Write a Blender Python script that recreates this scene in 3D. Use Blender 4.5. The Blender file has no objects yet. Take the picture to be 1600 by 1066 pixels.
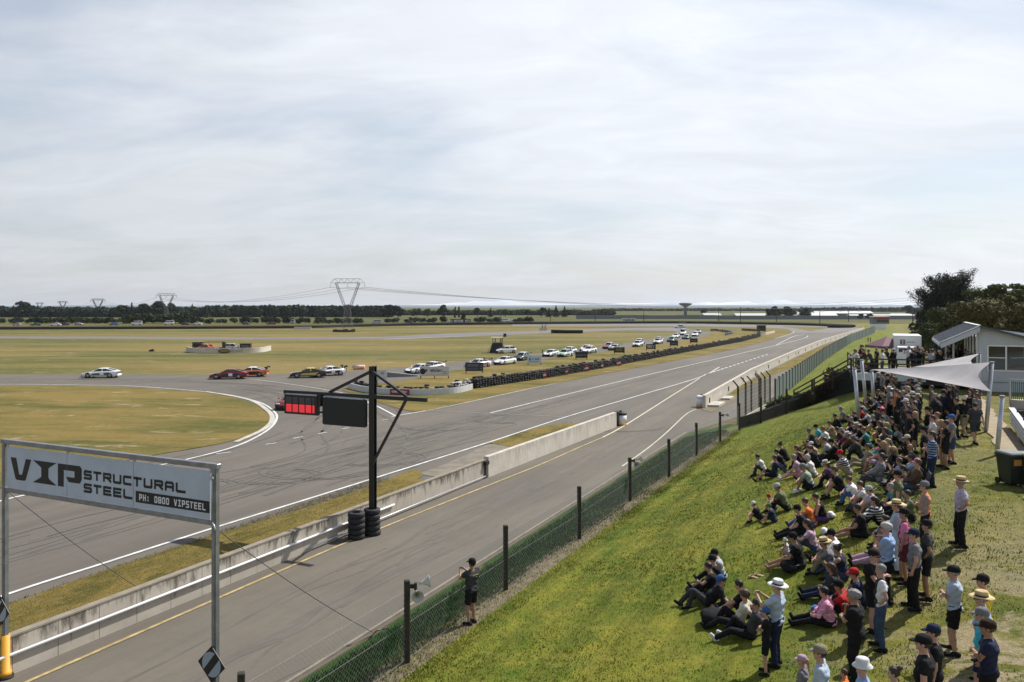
import bpy, bmesh, math, random
import numpy as np
from mathutils import Vector, Matrix, noise as mnoise
from mathutils.geometry import tessellate_polygon
random.seed(7)
rng = np.random.default_rng(11)
R = math.radians
scene = bpy.context.scene
COL = scene.collection
# ------------------------------------------------------------------ camera
CAM_H = 9.6
FPX = 1250.0
HOR = 477.0
cam_d = bpy.data.cameras.new("Camera")
cam = bpy.data.objects.new("Camera", cam_d)
COL.objects.link(cam)
cam.location = (0, 0, CAM_H)
cam.rotation_euler = (R(90), 0, 0)
cam_d.sensor_width = 36.0
cam_d.sensor_fit = 'HORIZONTAL'
cam_d.lens = FPX / 1600.0 * 36.0
cam_d.shift_y = -(533.0 - HOR) / 1600.0
cam_d.clip_start = 0.2
cam_d.clip_end = 30000
scene.camera = cam
# ------------------------------------------------------------------ sun + sky
SUN_EL = 50.0
SUN_AZ = 54.0          # clockwise from +Y
sd = bpy.data.lights.new("Sun", 'SUN')
so = bpy.data.objects.new("Sun", sd)
COL.objects.link(so)
sd.energy = 5.0
sd.angle = R(0.6)
sd.color = (1.0, 0.955, 0.88)
sv = Vector((math.sin(R(SUN_AZ)) * math.cos(R(SUN_EL)), math.cos(R(SUN_AZ)) * math.cos(R(SUN_EL)), math.sin(R(SUN_EL))))
so.rotation_euler = sv.to_track_quat('Z', 'Y').to_euler()
world = bpy.data.worlds.new("World")
scene.world = world
world.use_nodes = True
wt = world.node_tree
for n in list(wt.nodes):
    wt.nodes.remove(n)
wn = wt.nodes.new
wl = wt.links.new
w_out = wn('ShaderNodeOutputWorld')
w_bg = wn('ShaderNodeBackground')
w_bg.inputs['Strength'].default_value = 0.098
w_sky = wn('ShaderNodeTexSky')
w_sky.sky_type = 'NISHITA'
w_sky.sun_disc = False
w_sky.sun_elevation = R(SUN_EL)
w_sky.sun_rotation = R(SUN_AZ)
w_sky.air_density = 1.0
w_sky.dust_density = 1.2
w_sky.ozone_density = 1.2
w_tc = wn('ShaderNodeTexCoord')
w_sep = wn('ShaderNodeSeparateXYZ')
wl(w_tc.outputs['Generated'], w_sep.inputs[0])
def wmath(op, a, b=None, clamp=False):
    m = wn('ShaderNodeMath'); m.operation = op; m.use_clamp = clamp
    for i, v in enumerate((a, b)):
        if v is None: continue
        if isinstance(v, (int, float)): m.inputs[i].default_value = v
        else: wl(v, m.inputs[i])
    return m.outputs[0]
zz = wmath('ADD', wmath('MAXIMUM', w_sep.outputs[2], 0.0), 0.20)
cx_ = wmath('DIVIDE', w_sep.outputs[0], zz)
cy_ = wmath('DIVIDE', w_sep.outputs[1], zz)
w_comb = wn('ShaderNodeCombineXYZ')
wl(cx_, w_comb.inputs[0]); wl(cy_, w_comb.inputs[1])
def wnoise(scale, detail, rough, dist, sx, sy, rot=0, loc=(0, 0, 0)):
    mp = wn('ShaderNodeMapping'); wl(w_comb.outputs[0], mp.inputs[0])
    mp.inputs['Scale'].default_value = (sx, sy, 1)
    mp.inputs['Rotation'].default_value = (0, 0, rot)
    mp.inputs['Location'].default_value = loc
    nz = wn('ShaderNodeTexNoise'); wl(mp.outputs[0], nz.inputs['Vector'])
    nz.inputs['Scale'].default_value = scale
    nz.inputs['Detail'].default_value = detail
    nz.inputs['Roughness'].default_value = rough
    nz.inputs['Distortion'].default_value = dist
    return nz.outputs['Fac']
def wramp(fac, stops):
    r = wn('ShaderNodeValToRGB'); wl(fac, r.inputs[0])
    e = r.color_ramp.elements
    e[0].position, e[0].color = stops[0][0], (*[stops[0][1]] * 3, 1)
    e[1].position, e[1].color = stops[1][0], (*[stops[1][1]] * 3, 1)
    for p, c in stops[2:]:
        q = e.new(p); q.color = (c, c, c, 1)
    return r.outputs[0]
n_a = wnoise(0.75, 8, 0.56, 0.45, 1.0, 1.5, 0.45, (3.1, 0.6, 0))
n_b = wnoise(2.2, 8, 0.6, 1.5, 0.8, 1.6, 0.5, (1.0, 5.0, 0))
n_c = wnoise(0.16, 3, 0.5, 0.2, 1.0, 1.3, 0.1, (7.4, 2.2, 0))
cov = wramp(n_a, [(0.36, 0.52), (0.54, 1.0)])
cov = wmath('MAXIMUM', cov, wramp(w_sep.outputs[2], [(0.0, 0.98), (0.13, 0.0)]))
cov = wmath('MULTIPLY', cov, wramp(w_sep.outputs[2], [(0.37, 1.0), (0.60, 0.12)]))  # cloud thinned high overhead, out of view, to weaken the fill light
fine = wramp(n_b, [(0.3, 0.93), (0.7, 1.05)])
big = wramp(n_c, [(0.3, 0.86), (0.7, 1.05)])
w_dot = wn('ShaderNodeVectorMath'); w_dot.operation = 'DOT_PRODUCT'
wl(w_tc.outputs['Generated'], w_dot.inputs[0])
w_dot.inputs[1].default_value = sv
sunny = wmath('ADD', wmath('MULTIPLY', wmath('MAXIMUM', w_dot.outputs['Value'], 0.0), 3.6), 6.3)
cb = wmath('MULTIPLY', wmath('MULTIPLY', sunny, fine), big)
w_cc = wn('ShaderNodeCombineXYZ')
wl(wmath('MULTIPLY', cb, 0.962), w_cc.inputs[0])
wl(wmath('MULTIPLY', cb, 1.0), w_cc.inputs[1])
wl(wmath('MULTIPLY', cb, 1.06), w_cc.inputs[2])
w_mix = wn('ShaderNodeMix'); w_mix.data_type = 'RGBA'
wl(wmath('MULTIPLY', cov, 0.93), w_mix.inputs[0])
wl(w_sky.outputs[0], w_mix.inputs[6])
wl(w_cc.outputs[0], w_mix.inputs[7])
wl(w_mix.outputs[2], w_bg.inputs['Color'])
wl(w_bg.outputs[0], w_out.inputs['Surface'])
scene.view_settings.view_transform = 'Standard'
scene.view_settings.look = 'None'
scene.view_settings.exposure = 0.22
scene.view_settings.gamma = 1.0
scene.view_settings.use_curve_mapping = False
scene.cycles.max_bounces = 5
scene.cycles.diffuse_bounces = 2
scene.cycles.glossy_bounces = 2
scene.cycles.transparent_max_bounces = 6
scene.cycles.volume_bounces = 0
# ------------------------------------------------------------------ materials
def mat(name, col, rough=0.8, metal=0.0, var=0.0, vscale=3.0, vcol=None, bump=0.0, bscale=20.0, spec=0.5, emit=None, estr=0.0):
    m = bpy.data.materials.new(name)
    m.use_nodes = True
    nt = m.node_tree
    b = nt.nodes['Principled BSDF']
    b.inputs['Base Color'].default_value = (*col, 1)
    b.inputs['Roughness'].default_value = rough
    b.inputs['Metallic'].default_value = metal
    b.inputs['Specular IOR Level'].default_value = spec
    tc = nt.nodes.new('ShaderNodeTexCoord')
    if var > 0 or vcol:
        nz = nt.nodes.new('ShaderNodeTexNoise')
        nz.inputs['Scale'].default_value = vscale
        nz.inputs['Detail'].default_value = 5
        nz.inputs['Roughness'].default_value = 0.6
        nt.links.new(tc.outputs['Object'], nz.inputs['Vector'])
        rp = nt.nodes.new('ShaderNodeValToRGB')
        nt.links.new(nz.outputs['Fac'], rp.inputs[0])
        v2 = vcol if vcol else tuple(c * (1 - var) for c in col)
        rp.color_ramp.elements[0].position = 0.35
        rp.color_ramp.elements[0].color = (*v2, 1)
        rp.color_ramp.elements[1].position = 0.65
        rp.color_ramp.elements[1].color = (*col, 1)
        nt.links.new(rp.outputs[0], b.inputs['Base Color'])
    if bump > 0:
        n2 = nt.nodes.new('ShaderNodeTexNoise')
        n2.inputs['Scale'].default_value = bscale
        n2.inputs['Detail'].default_value = 4
        nt.links.new(tc.outputs['Object'], n2.inputs['Vector'])
        bp = nt.nodes.new('ShaderNodeBump')
        bp.inputs['Strength'].default_value = bump
        bp.inputs['Distance'].default_value = 0.02
        nt.links.new(n2.outputs['Fac'], bp.inputs['Height'])
        nt.links.new(bp.outputs[0], b.inputs['Normal'])
    if emit:
        b.inputs['Emission Color'].default_value = (*emit, 1)
        b.inputs['Emission Strength'].default_value = estr
    return m
class NT:
    """tiny helper for world-position procedural materials"""
    def __init__(s, name, rough=0.9):
        s.m = bpy.data.materials.new(name); s.m.use_nodes = True
        s.t = s.m.node_tree; s.b = s.t.nodes['Principled BSDF']
        s.b.inputs['Roughness'].default_value = rough
        g = s.t.nodes.new('ShaderNodeNewGeometry')
        s.pos = g.outputs['Position']
    def mapped(s, scale=(1, 1, 1), rot=0.0, loc=(0, 0, 0)):
        mp = s.t.nodes.new('ShaderNodeMapping'); s.t.links.new(s.pos, mp.inputs[0])
        mp.inputs['Rotation'].default_value = (0, 0, rot)
        m2 = s.t.nodes.new('ShaderNodeMapping'); s.t.links.new(mp.outputs[0], m2.inputs[0])
        m2.inputs['Scale'].default_value = scale
        m2.inputs['Location'].default_value = loc
        return m2.outputs[0]
    def noise(s, vec, scale=1.0, detail=4, rough=0.55, dist=0.0):
        n = s.t.nodes.new('ShaderNodeTexNoise'); s.t.links.new(vec, n.inputs['Vector'])
        n.inputs['Scale'].default_value = scale; n.inputs['Detail'].default_value = detail
        n.inputs['Roughness'].default_value = rough; n.inputs['Distortion'].default_value = dist
        return n.outputs['Fac']
    def ramp(s, fac, p0, p1, c0=0.0, c1=1.0):
        r = s.t.nodes.new('ShaderNodeMapRange'); s.t.links.new(fac, r.inputs[0])
        r.inputs[1].default_value = p0; r.inputs[2].default_value = p1
        r.inputs[3].default_value = c0; r.inputs[4].default_value = c1
        return r.outputs[0]
    def mix(s, fac, a, b, mode='MIX'):
        x = s.t.nodes.new('ShaderNodeMix'); x.data_type = 'RGBA'; x.blend_type = mode
        if isinstance(fac, (int, float)): x.inputs[0].default_value = fac
        else: s.t.links.new(fac, x.inputs[0])
        for i, v in ((6, a), (7, b)):
            if isinstance(v, tuple): x.inputs[i].default_value = (*v, 1)
            else: s.t.links.new(v, x.inputs[i])
        return x.outputs[2]
    def math(s, op, a, b=None, clamp=False):
        m = s.t.nodes.new('ShaderNodeMath'); m.operation = op; m.use_clamp = clamp
        for i, v in enumerate((a, b)):
            if v is None: continue
            if isinstance(v, (int, float)): m.inputs[i].default_value = v
            else: s.t.links.new(v, m.inputs[i])
        return m.outputs[0]
    def out(s, col, bump=None, bstr=0.5, bdist=0.03):
        s.t.links.new(col, s.b.inputs['Base Color'])
        if bump is not None:
            b = s.t.nodes.new('ShaderNodeBump'); b.inputs['Strength'].default_value = bstr
            b.inputs['Distance'].default_value = bdist
            s.t.links.new(bump, b.inputs['Height']); s.t.links.new(b.outputs[0], s.b.inputs['Normal'])
        return s.m
LANE = math.atan2(5.87, 12.4) if False else R(25.2)      # lane direction, clockwise from +Y
D2 = Vector((math.sin(LANE), math.cos(LANE), 0))         # along the lanes
N2 = Vector((math.cos(LANE), -math.sin(LANE), 0))        # to the right of the lanes
def UV(u, v, z=0.0):
    p = D2 * u + N2 * v
    return Vector((p.x, p.y, z))
def toUV(x, y):
    return x * D2.x + y * D2.y, x * N2.x + y * N2.y
def make_grass(name, gold, green, rot=0.0, sx=0.012, sy=0.05, bias=0.5, fine=1.0, mow=False, dirt=None):
    n = NT(name, 0.95)
    n.b.inputs['Specular IOR Level'].default_value = 0.15
    a = n.noise(n.mapped((sx, sy, 1), rot), 1.0, 6, 0.6, 0.6)
    b = n.noise(n.mapped((sx * 6, sy * 6, 1), rot, (4, 2, 0)), 1.0, 5, 0.65, 0.3)
    f = n.math('ADD', n.math('MULTIPLY', a, 0.66), n.math('MULTIPLY', b, 0.34))
    f = n.ramp(f, bias - 0.07, bias + 0.09)
    c = n.mix(f, gold, green)
    d = n.noise(n.mapped((1, 1, 1)), 2.6 * fine, 6, 0.75)
    c = n.mix(n.ramp(d, 0.3, 0.7, 0.0, 0.62), c, n.mix(0.5, c, (0.0, 0.0, 0.0)))
    e = n.noise(n.mapped((1, 1, 1), 0, (9, 3, 0)), 0.7, 5, 0.7)
    c = n.mix(n.ramp(e, 0.52, 0.72, 0.0, 0.45), c, gold)
    if dirt:
        g = n.noise(n.mapped((0.35, 1.0, 1), 0.0, (3, 8, 0)), 0.55, 6, 0.7, 0.4)
        c = n.mix(n.ramp(g, dirt[1], dirt[1] + 0.06, 0.0, 0.85), c, dirt[0])
    if mow:
        w = n.t.nodes.new('ShaderNodeTexWave'); n.t.links.new(n.mapped((1, 1, 1), LANE), w.inputs['Vector'])
        w.bands_direction = 'X'
        w.inputs['Scale'].default_value = 0.28; w.inputs['Distortion'].default_value = 1.6; w.inputs['Detail'].default_value = 3
        c = n.mix(n.ramp(w.outputs['Fac'], 0.0, 1.0, 0.0, 0.22), c, n.mix(0.5, c, (0.02, 0.04, 0.0)))
    h = n.noise(n.mapped((1, 1, 1)), 16.0 * fine, 3, 0.8)
    return n.out(c, h, 0.9, 0.05)
M_INFIELD = make_grass("infield_grass", (0.240, 0.183, 0.066), (0.098, 0.110, 0.028), 0.0, 0.008, 0.045, 0.50, dirt=((.34, .27, .16), .60))
M_ISLAND = make_grass("dry_grass", (0.240, 0.176, 0.054), (0.105, 0.108, 0.026), 0.1, 0.05, 0.16, 0.52, 1.2, dirt=((0.34, 0.28, 0.18), 0.60))
M_VERGE = make_grass("verge_grass", (0.235, 0.175, 0.050), (0.095, 0.090, 0.02), LANE, 0.8, 0.22, 0.52, 1.6, dirt=((0.27, 0.22, 0.14), 0.64))
def make_bank_top():
    n = NT("bank_grass", 0.95); n.b.inputs['Specular IOR Level'].default_value = 0.15
    dt = n.t.nodes.new('ShaderNodeVectorMath'); dt.operation = 'DOT_PRODUCT'; n.t.links.new(n.pos, dt.inputs[0]); dt.inputs[1].default_value = N2
    du = n.t.nodes.new('ShaderNodeVectorMath'); du.operation = 'DOT_PRODUCT'; n.t.links.new(n.pos, du.inputs[0]); du.inputs[1].default_value = D2
    v = dt.outputs['Value']; u = du.outputs['Value']
    a = n.noise(n.mapped((1, .35, 1), LANE), .35, 6, .62, .5); b = n.noise(n.mapped((1, 1, 1), 0, (4, 2, 0)), 1.3, 6, .7, .3)
    f = n.ramp(n.math('ADD', n.math('MULTIPLY', a, .5), n.math('MULTIPLY', b, .5)), .40, .60)
    lawn = n.mix(f, (.330, .305, .042), (.112, .180, .017))
    w = n.t.nodes.new('ShaderNodeTexWave'); n.t.links.new(n.mapped((1, 1, 1), LANE), w.inputs['Vector']); w.bands_direction = 'X'
    w.inputs['Scale'].default_value = .25; w.inputs['Distortion'].default_value = 2.2; w.inputs['Detail'].default_value = 3
    lawn = n.mix(n.ramp(w.outputs['Fac'], 0, 1, 0, .28), lawn, (.075, .10, .012))
    worn = n.mix(f, (.255, .225, .050), (.095, .130, .020))
    g = n.noise(n.mapped((.5, 1.1, 1), 0, (3, 8, 0)), .6, 7, .72, .5)
    dirt = n.math('MULTIPLY', n.ramp(g, .445, .51, 0, .95), n.ramp(n.math('SUBTRACT', n.math('MULTIPLY', v, 1.2), u), -23, -14, .22, 1.0))
    worn = n.mix(dirt, worn, (.46, .37, .25))
    jit = n.math('MULTIPLY', n.math('SUBTRACT', b, .5), 7.0)
    c = n.mix(n.ramp(n.math('ADD', v, jit), -2.0, 1.0), lawn, worn)
    straw = n.mix(f, (.27, .215, .08), (.14, .14, .04))
    c = n.mix(n.ramp(n.math('ADD', v, jit), 4.8, 6.2), c, straw)
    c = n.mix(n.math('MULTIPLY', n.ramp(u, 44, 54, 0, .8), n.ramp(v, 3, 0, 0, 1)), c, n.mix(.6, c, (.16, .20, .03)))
    d = n.noise(n.mapped((1, 1, 1)), 5.0, 6, .8)
    c = n.mix(n.ramp(d, .38, .66, 0, .58), c, n.mix(.6, c, (.012, .018, .0)))
    q = n.noise(n.mapped((3.2, .10, 1), LANE), 1.0, 5, .7, .4)
    c = n.mix(n.math('MULTIPLY', n.ramp(q, .45, .62, 0, .6), n.ramp(v, 1, -5, 0, 1)), c, n.mix(.55, c, (.02, .035, .0)))
    t = n.noise(n.mapped((1, 1, 1)), 17.0, 5, .85)
    c = n.mix(n.ramp(t, .42, .62, 0, .55), c, n.mix(.65, c, (.01, .016, .0)))
    e = n.noise(n.mapped((.6, 1.3, 1), .5, (1, 9, 0)), 1.1, 6, .75)
    c = n.mix(n.ramp(e, .50, .66, 0, .5), c, n.mix(.5, c, (.30, .25, .06)))
    return n.out(c, n.noise(n.mapped((1, 1, 1)), 22.0, 3, .8), .9, .05)
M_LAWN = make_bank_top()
M_BLADE = make_grass("lawn_blades", (0.40, 0.36, 0.08), (0.12, 0.19, 0.025), LANE, 0.35, 0.12, 0.47, 1.5)
M_BLADEDRY = make_grass("dry_blades", (0.34, 0.26, 0.09), (0.19, 0.18, 0.05), LANE, 0.6, 0.3, 0.47, 1.5)
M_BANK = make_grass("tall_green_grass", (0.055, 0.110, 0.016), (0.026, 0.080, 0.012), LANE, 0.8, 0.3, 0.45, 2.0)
M_DRYRIGHT = make_grass("straw_grass", (0.22, 0.175, 0.06), (0.125, 0.125, 0.035), 0.4, 0.12, 0.3, 0.53, 1.4)
M_FARGREEN = make_grass("paddock_grass", (0.13, 0.12, 0.04), (0.062, 0.085, 0.022), 0.0, 0.002, 0.02, 0.5)
def make_asphalt(name, base, warm, rot, streak=0.5, patch=0.4, pscale=0.08):
    n = NT(name, 0.82)
    n.b.inputs['Specular IOR Level'].default_value = 0.35
    a = n.noise(n.mapped((1, 0.045, 1), rot), 0.9, 6, 0.62, 0.4)
    b = n.noise(n.mapped((1, 1, 1)), pscale, 5, 0.6, 0.5)
    d = n.noise(n.mapped((1, 1, 1), 0, (5, 5, 0)), 45.0, 3, 0.7)
    e = n.noise(n.mapped((1, 0.10, 1), rot, (2, 7, 0)), 3.2, 5, 0.7, 0.7)
    c = n.mix(n.ramp(a, 0.35, 0.66, 0.0, streak), base, tuple(x * 0.52 for x in base))
    c = n.mix(n.ramp(b, 0.38, 0.64, 0.0, patch), c, warm)
    c = n.mix(n.ramp(e, 0.5, 0.75, 0.0, streak * 0.5), c, tuple(x * 0.4 for x in base))
    g = n.noise(n.mapped((.35, 0.03, 1), rot, (7, 1, 0)), 1.0, 5, 0.6, 0.8)
    c = n.mix(n.ramp(g, 0.46, 0.62, 0.0, streak * .6), c, tuple(x * 0.62 for x in base))
    h = n.noise(n.mapped((1, 1, 1), 0, (1, 1, 0)), 1.6, 7, 0.8, 0.3)
    c = n.mix(n.ramp(h, 0.35, 0.7, 0.0, 0.3), c, tuple(x * 0.6 for x in base))
    c = n.mix(n.ramp(d, 0.3, 0.75, 0.0, 0.35), c, tuple(x * 1.45 for x in base))
    return n.out(c, d, 0.25, 0.01)
M_ASPHALT = make_asphalt("track_asphalt", (0.128, 0.113, 0.094), (0.170, 0.150, 0.120), LANE, 0.72, 0.55, 0.06)
M_PIT = make_asphalt("pit_lane_asphalt", (0.128, 0.114, 0.093), (0.185, 0.160, 0.120), LANE, 0.65, 0.5, 0.13)
M_ROAD2 = make_asphalt("infield_asphalt", (0.165, 0.152, 0.145), (0.19, 0.175, 0.16), R(80), 0.40, 0.3)
M_LINE = mat("road_paint_white", (0.72, 0.72, 0.70), 0.6, var=0.35, vscale=1.5)
M_YLINE = mat("road_paint_yellow", (0.50, 0.38, 0.17), 0.65, var=0.5, vscale=2.0)
M_CLINE = mat("road_paint_cream", (0.62, 0.56, 0.42), 0.65, var=0.3, vscale=2.0)
M_FAINT = mat("worn_paint", (0.34, 0.335, 0.32), 0.7, var=0.3, vscale=2.0)
M_RUBBER = mat("tyre_rubber_mark", (0.078, 0.071, 0.062), 0.85, var=0.45, vscale=0.8, vcol=(0.115, 0.105, 0.092))
M_KERB = mat("kerb_concrete", (0.52, 0.49, 0.43), 0.85, var=0.3, vscale=0.8)
M_GRAVEL = mat("gravel_dirt", (0.19, 0.155, 0.095), 0.95, var=0.45, vscale=4.0, bump=0.6, bscale=30)
M_DIRTPATCH = mat("worn_gravel", (0.22, 0.19, 0.15), 0.95, var=0.35, vscale=1.2, bump=0.5, bscale=15)
def wall_mat(c1=(0.46, 0.42, 0.36), c2=(0.36, 0.325, 0.27), top=1.0, nm='stained_concrete'):
    n = NT(nm, 0.9)
    tc = n.t.nodes.new('ShaderNodeTexCoord')
    mp = n.t.nodes.new('ShaderNodeMapping'); n.t.links.new(tc.outputs['Object'], mp.inputs[0])
    mp.inputs['Scale'].default_value = (1, 1.5, 0.25)
    st = n.noise(mp.outputs[0], 3.2, 6, 0.72, 0.3)
    sep = n.t.nodes.new('ShaderNodeSeparateXYZ'); n.t.links.new(tc.outputs['Object'], sep.inputs[0])
    zf = n.ramp(sep.outputs[2], 0.25, 1.0, 0.0, 0.23)
    f = n.math('ADD', st, zf)
    mp2 = n.t.nodes.new('ShaderNodeMapping'); n.t.links.new(tc.outputs['Object'], mp2.inputs[0])
    nz = n.noise(mp2.outputs[0], 0.9, 5, 0.6)
    c = n.mix(n.ramp(nz, 0.3, 0.7), c1, c2)
    c = n.mix(n.ramp(f, 0.62, 0.80, 0.0, 0.9 * top), c, (0.075, 0.065, 0.05))
    return n.out(c, nz, 0.3)
M_WALL = wall_mat()
M_WALLW = wall_mat((.62, .58, .51), (.50, .46, .39), .30, "white_painted_concrete")
M_WALLTOP = mat("wall_cap_concrete", (0.27, 0.235, 0.18), 0.9, var=0.3, vscale=2.0)
M_STEEL = mat("galvanised_steel", (0.33, 0.34, 0.35), 0.45, 0.7, var=0.3, vscale=4.0)
M_STEELL = mat("light_galvanised_steel", (0.50, 0.52, 0.55), 0.4, 0.45, var=0.15, vscale=4.0)
M_PIPE = mat("white_plastic_pipe", (0.74, 0.75, 0.78), 0.35)
M_BLACK = mat("black_painted_steel", (0.012, 0.012, 0.013), 0.35, 0.0)
M_BLACKM = mat("black_matt_panel", (0.012, 0.013, 0.014), 0.6)
M_TYRE = mat("black_rubber", (0.017, 0.017, 0.018), 0.75, bump=0.3, bscale=14)
M_TYREW = mat("white_painted_tyre", (0.62, 0.61, 0.58), 0.8, var=0.4, vscale=3.0)
M_TYREG = mat("dusty_rubber", (0.055, 0.052, 0.048), 0.85, var=0.5, vscale=2.0)
M_WOOD = mat("dark_treated_timber", (0.045, 0.038, 0.028), 0.85, var=0.4, vscale=6.0, bump=0.3)
M_WIRE = mat("fence_wire", (0.24, 0.24, 0.235), 0.5, 0.4)
M_CABLE = mat("steel_cable", (0.055, 0.055, 0.055), 0.6)
M_BOARDW = mat("white_sign_board", (0.50, 0.57, 0.66), 0.5, var=0.14, vscale=1.6, bump=.25, bscale=2)
M_BOARDK = mat("black_sign_board", (0.015, 0.015, 0.016), 0.5)
M_BOARDN = mat("navy_sign_board", (0.022, 0.026, 0.06), 0.5)
M_BOARDB = mat("pale_blue_sign_board", (0.50, 0.60, 0.66), 0.5)
M_BOARDG = mat("pale_grey_sign_board", (0.56, 0.58, 0.58), 0.5, var=0.12)
M_BOARDBR = mat("brown_sign_board", (0.04, 0.03, 0.018), 0.5)
M_RED = mat("red_sign_board", (0.52, 0.045, 0.045), 0.55, var=0.15)
M_WINE = mat("dark_red_sign_board", (0.22, 0.012, 0.025), 0.55)
M_WHITE = mat("white_paint", (0.78, 0.78, 0.77), 0.5)
M_INK = mat("black_lettering", (0.010, 0.010, 0.011), 0.5)
M_INKW = mat("white_lettering", (0.75, 0.76, 0.78), 0.5)
M_INKB = mat("blue_lettering", (0.03, 0.12, 0.28), 0.5)
M_INKG = mat("gold_lettering", (0.42, 0.30, 0.10), 0.5)
M_INKGR = mat("grey_lettering", (0.25, 0.26, 0.28), 0.5)
M_YELLOW = mat("yellow_foam_padding", (0.72, 0.35, 0.025), 0.6, var=0.15)
M_HORN = mat("grey_horn_plastic", (0.44, 0.44, 0.41), 0.45, var=0.12)
M_HORNIN = mat("horn_inside", (0.16, 0.16, 0.15), 0.6)
M_GLASS = mat("dark_glass", (0.012, 0.014, 0.017), 0.06, spec=0.8)
M_LAMPRED = mat("lit_red_lamp", (0.6, 0.02, 0.02), 0.4, emit=(1.0, 0.05, 0.07), estr=0.42)
M_LAMPOFF = mat("unlit_lamp", (0.06, 0.06, 0.065), 0.35)
M_SHADE = mat("grey_shade_sail", (0.38, 0.365, 0.37), 0.85, var=0.2, vscale=0.6, bump=.5, bscale=2.5)
M_CLADD = mat("grey_wall_cladding", (0.50, 0.53, 0.57), 0.6, var=0.08, vscale=1.0)
M_ROOF = mat("dark_roof_iron", (0.07, 0.075, 0.085), 0.5, 0.2)
M_ROOFL = mat("ribbed_roof_iron", (0.20, 0.21, 0.24), 0.35, 0.4, var=0.15)
M_ARMCO = mat("corrugated_barrier_steel", (0.42, 0.43, 0.42), 0.42, 0.5, var=0.25, vscale=1.5)
M_BIN = mat("dark_green_bin_plastic", (0.012, 0.022, 0.014), 0.45)
M_BINLID = mat("bin_lid_plastic", (0.16, 0.18, 0.17), 0.35)
M_LABEL = mat("orange_sticker", (0.50, 0.24, 0.04), 0.6)
M_SHED = mat("white_shed_roof", (0.50, 0.51, 0.51), 0.5, var=0.1, vscale=0.02)
M_SHEDW = mat("grey_shed_wall", (0.17, 0.18, 0.19), 0.8)
M_BARK = mat("tree_bark", (0.06, 0.045, 0.03), 0.9, var=0.4, vscale=3)
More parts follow.
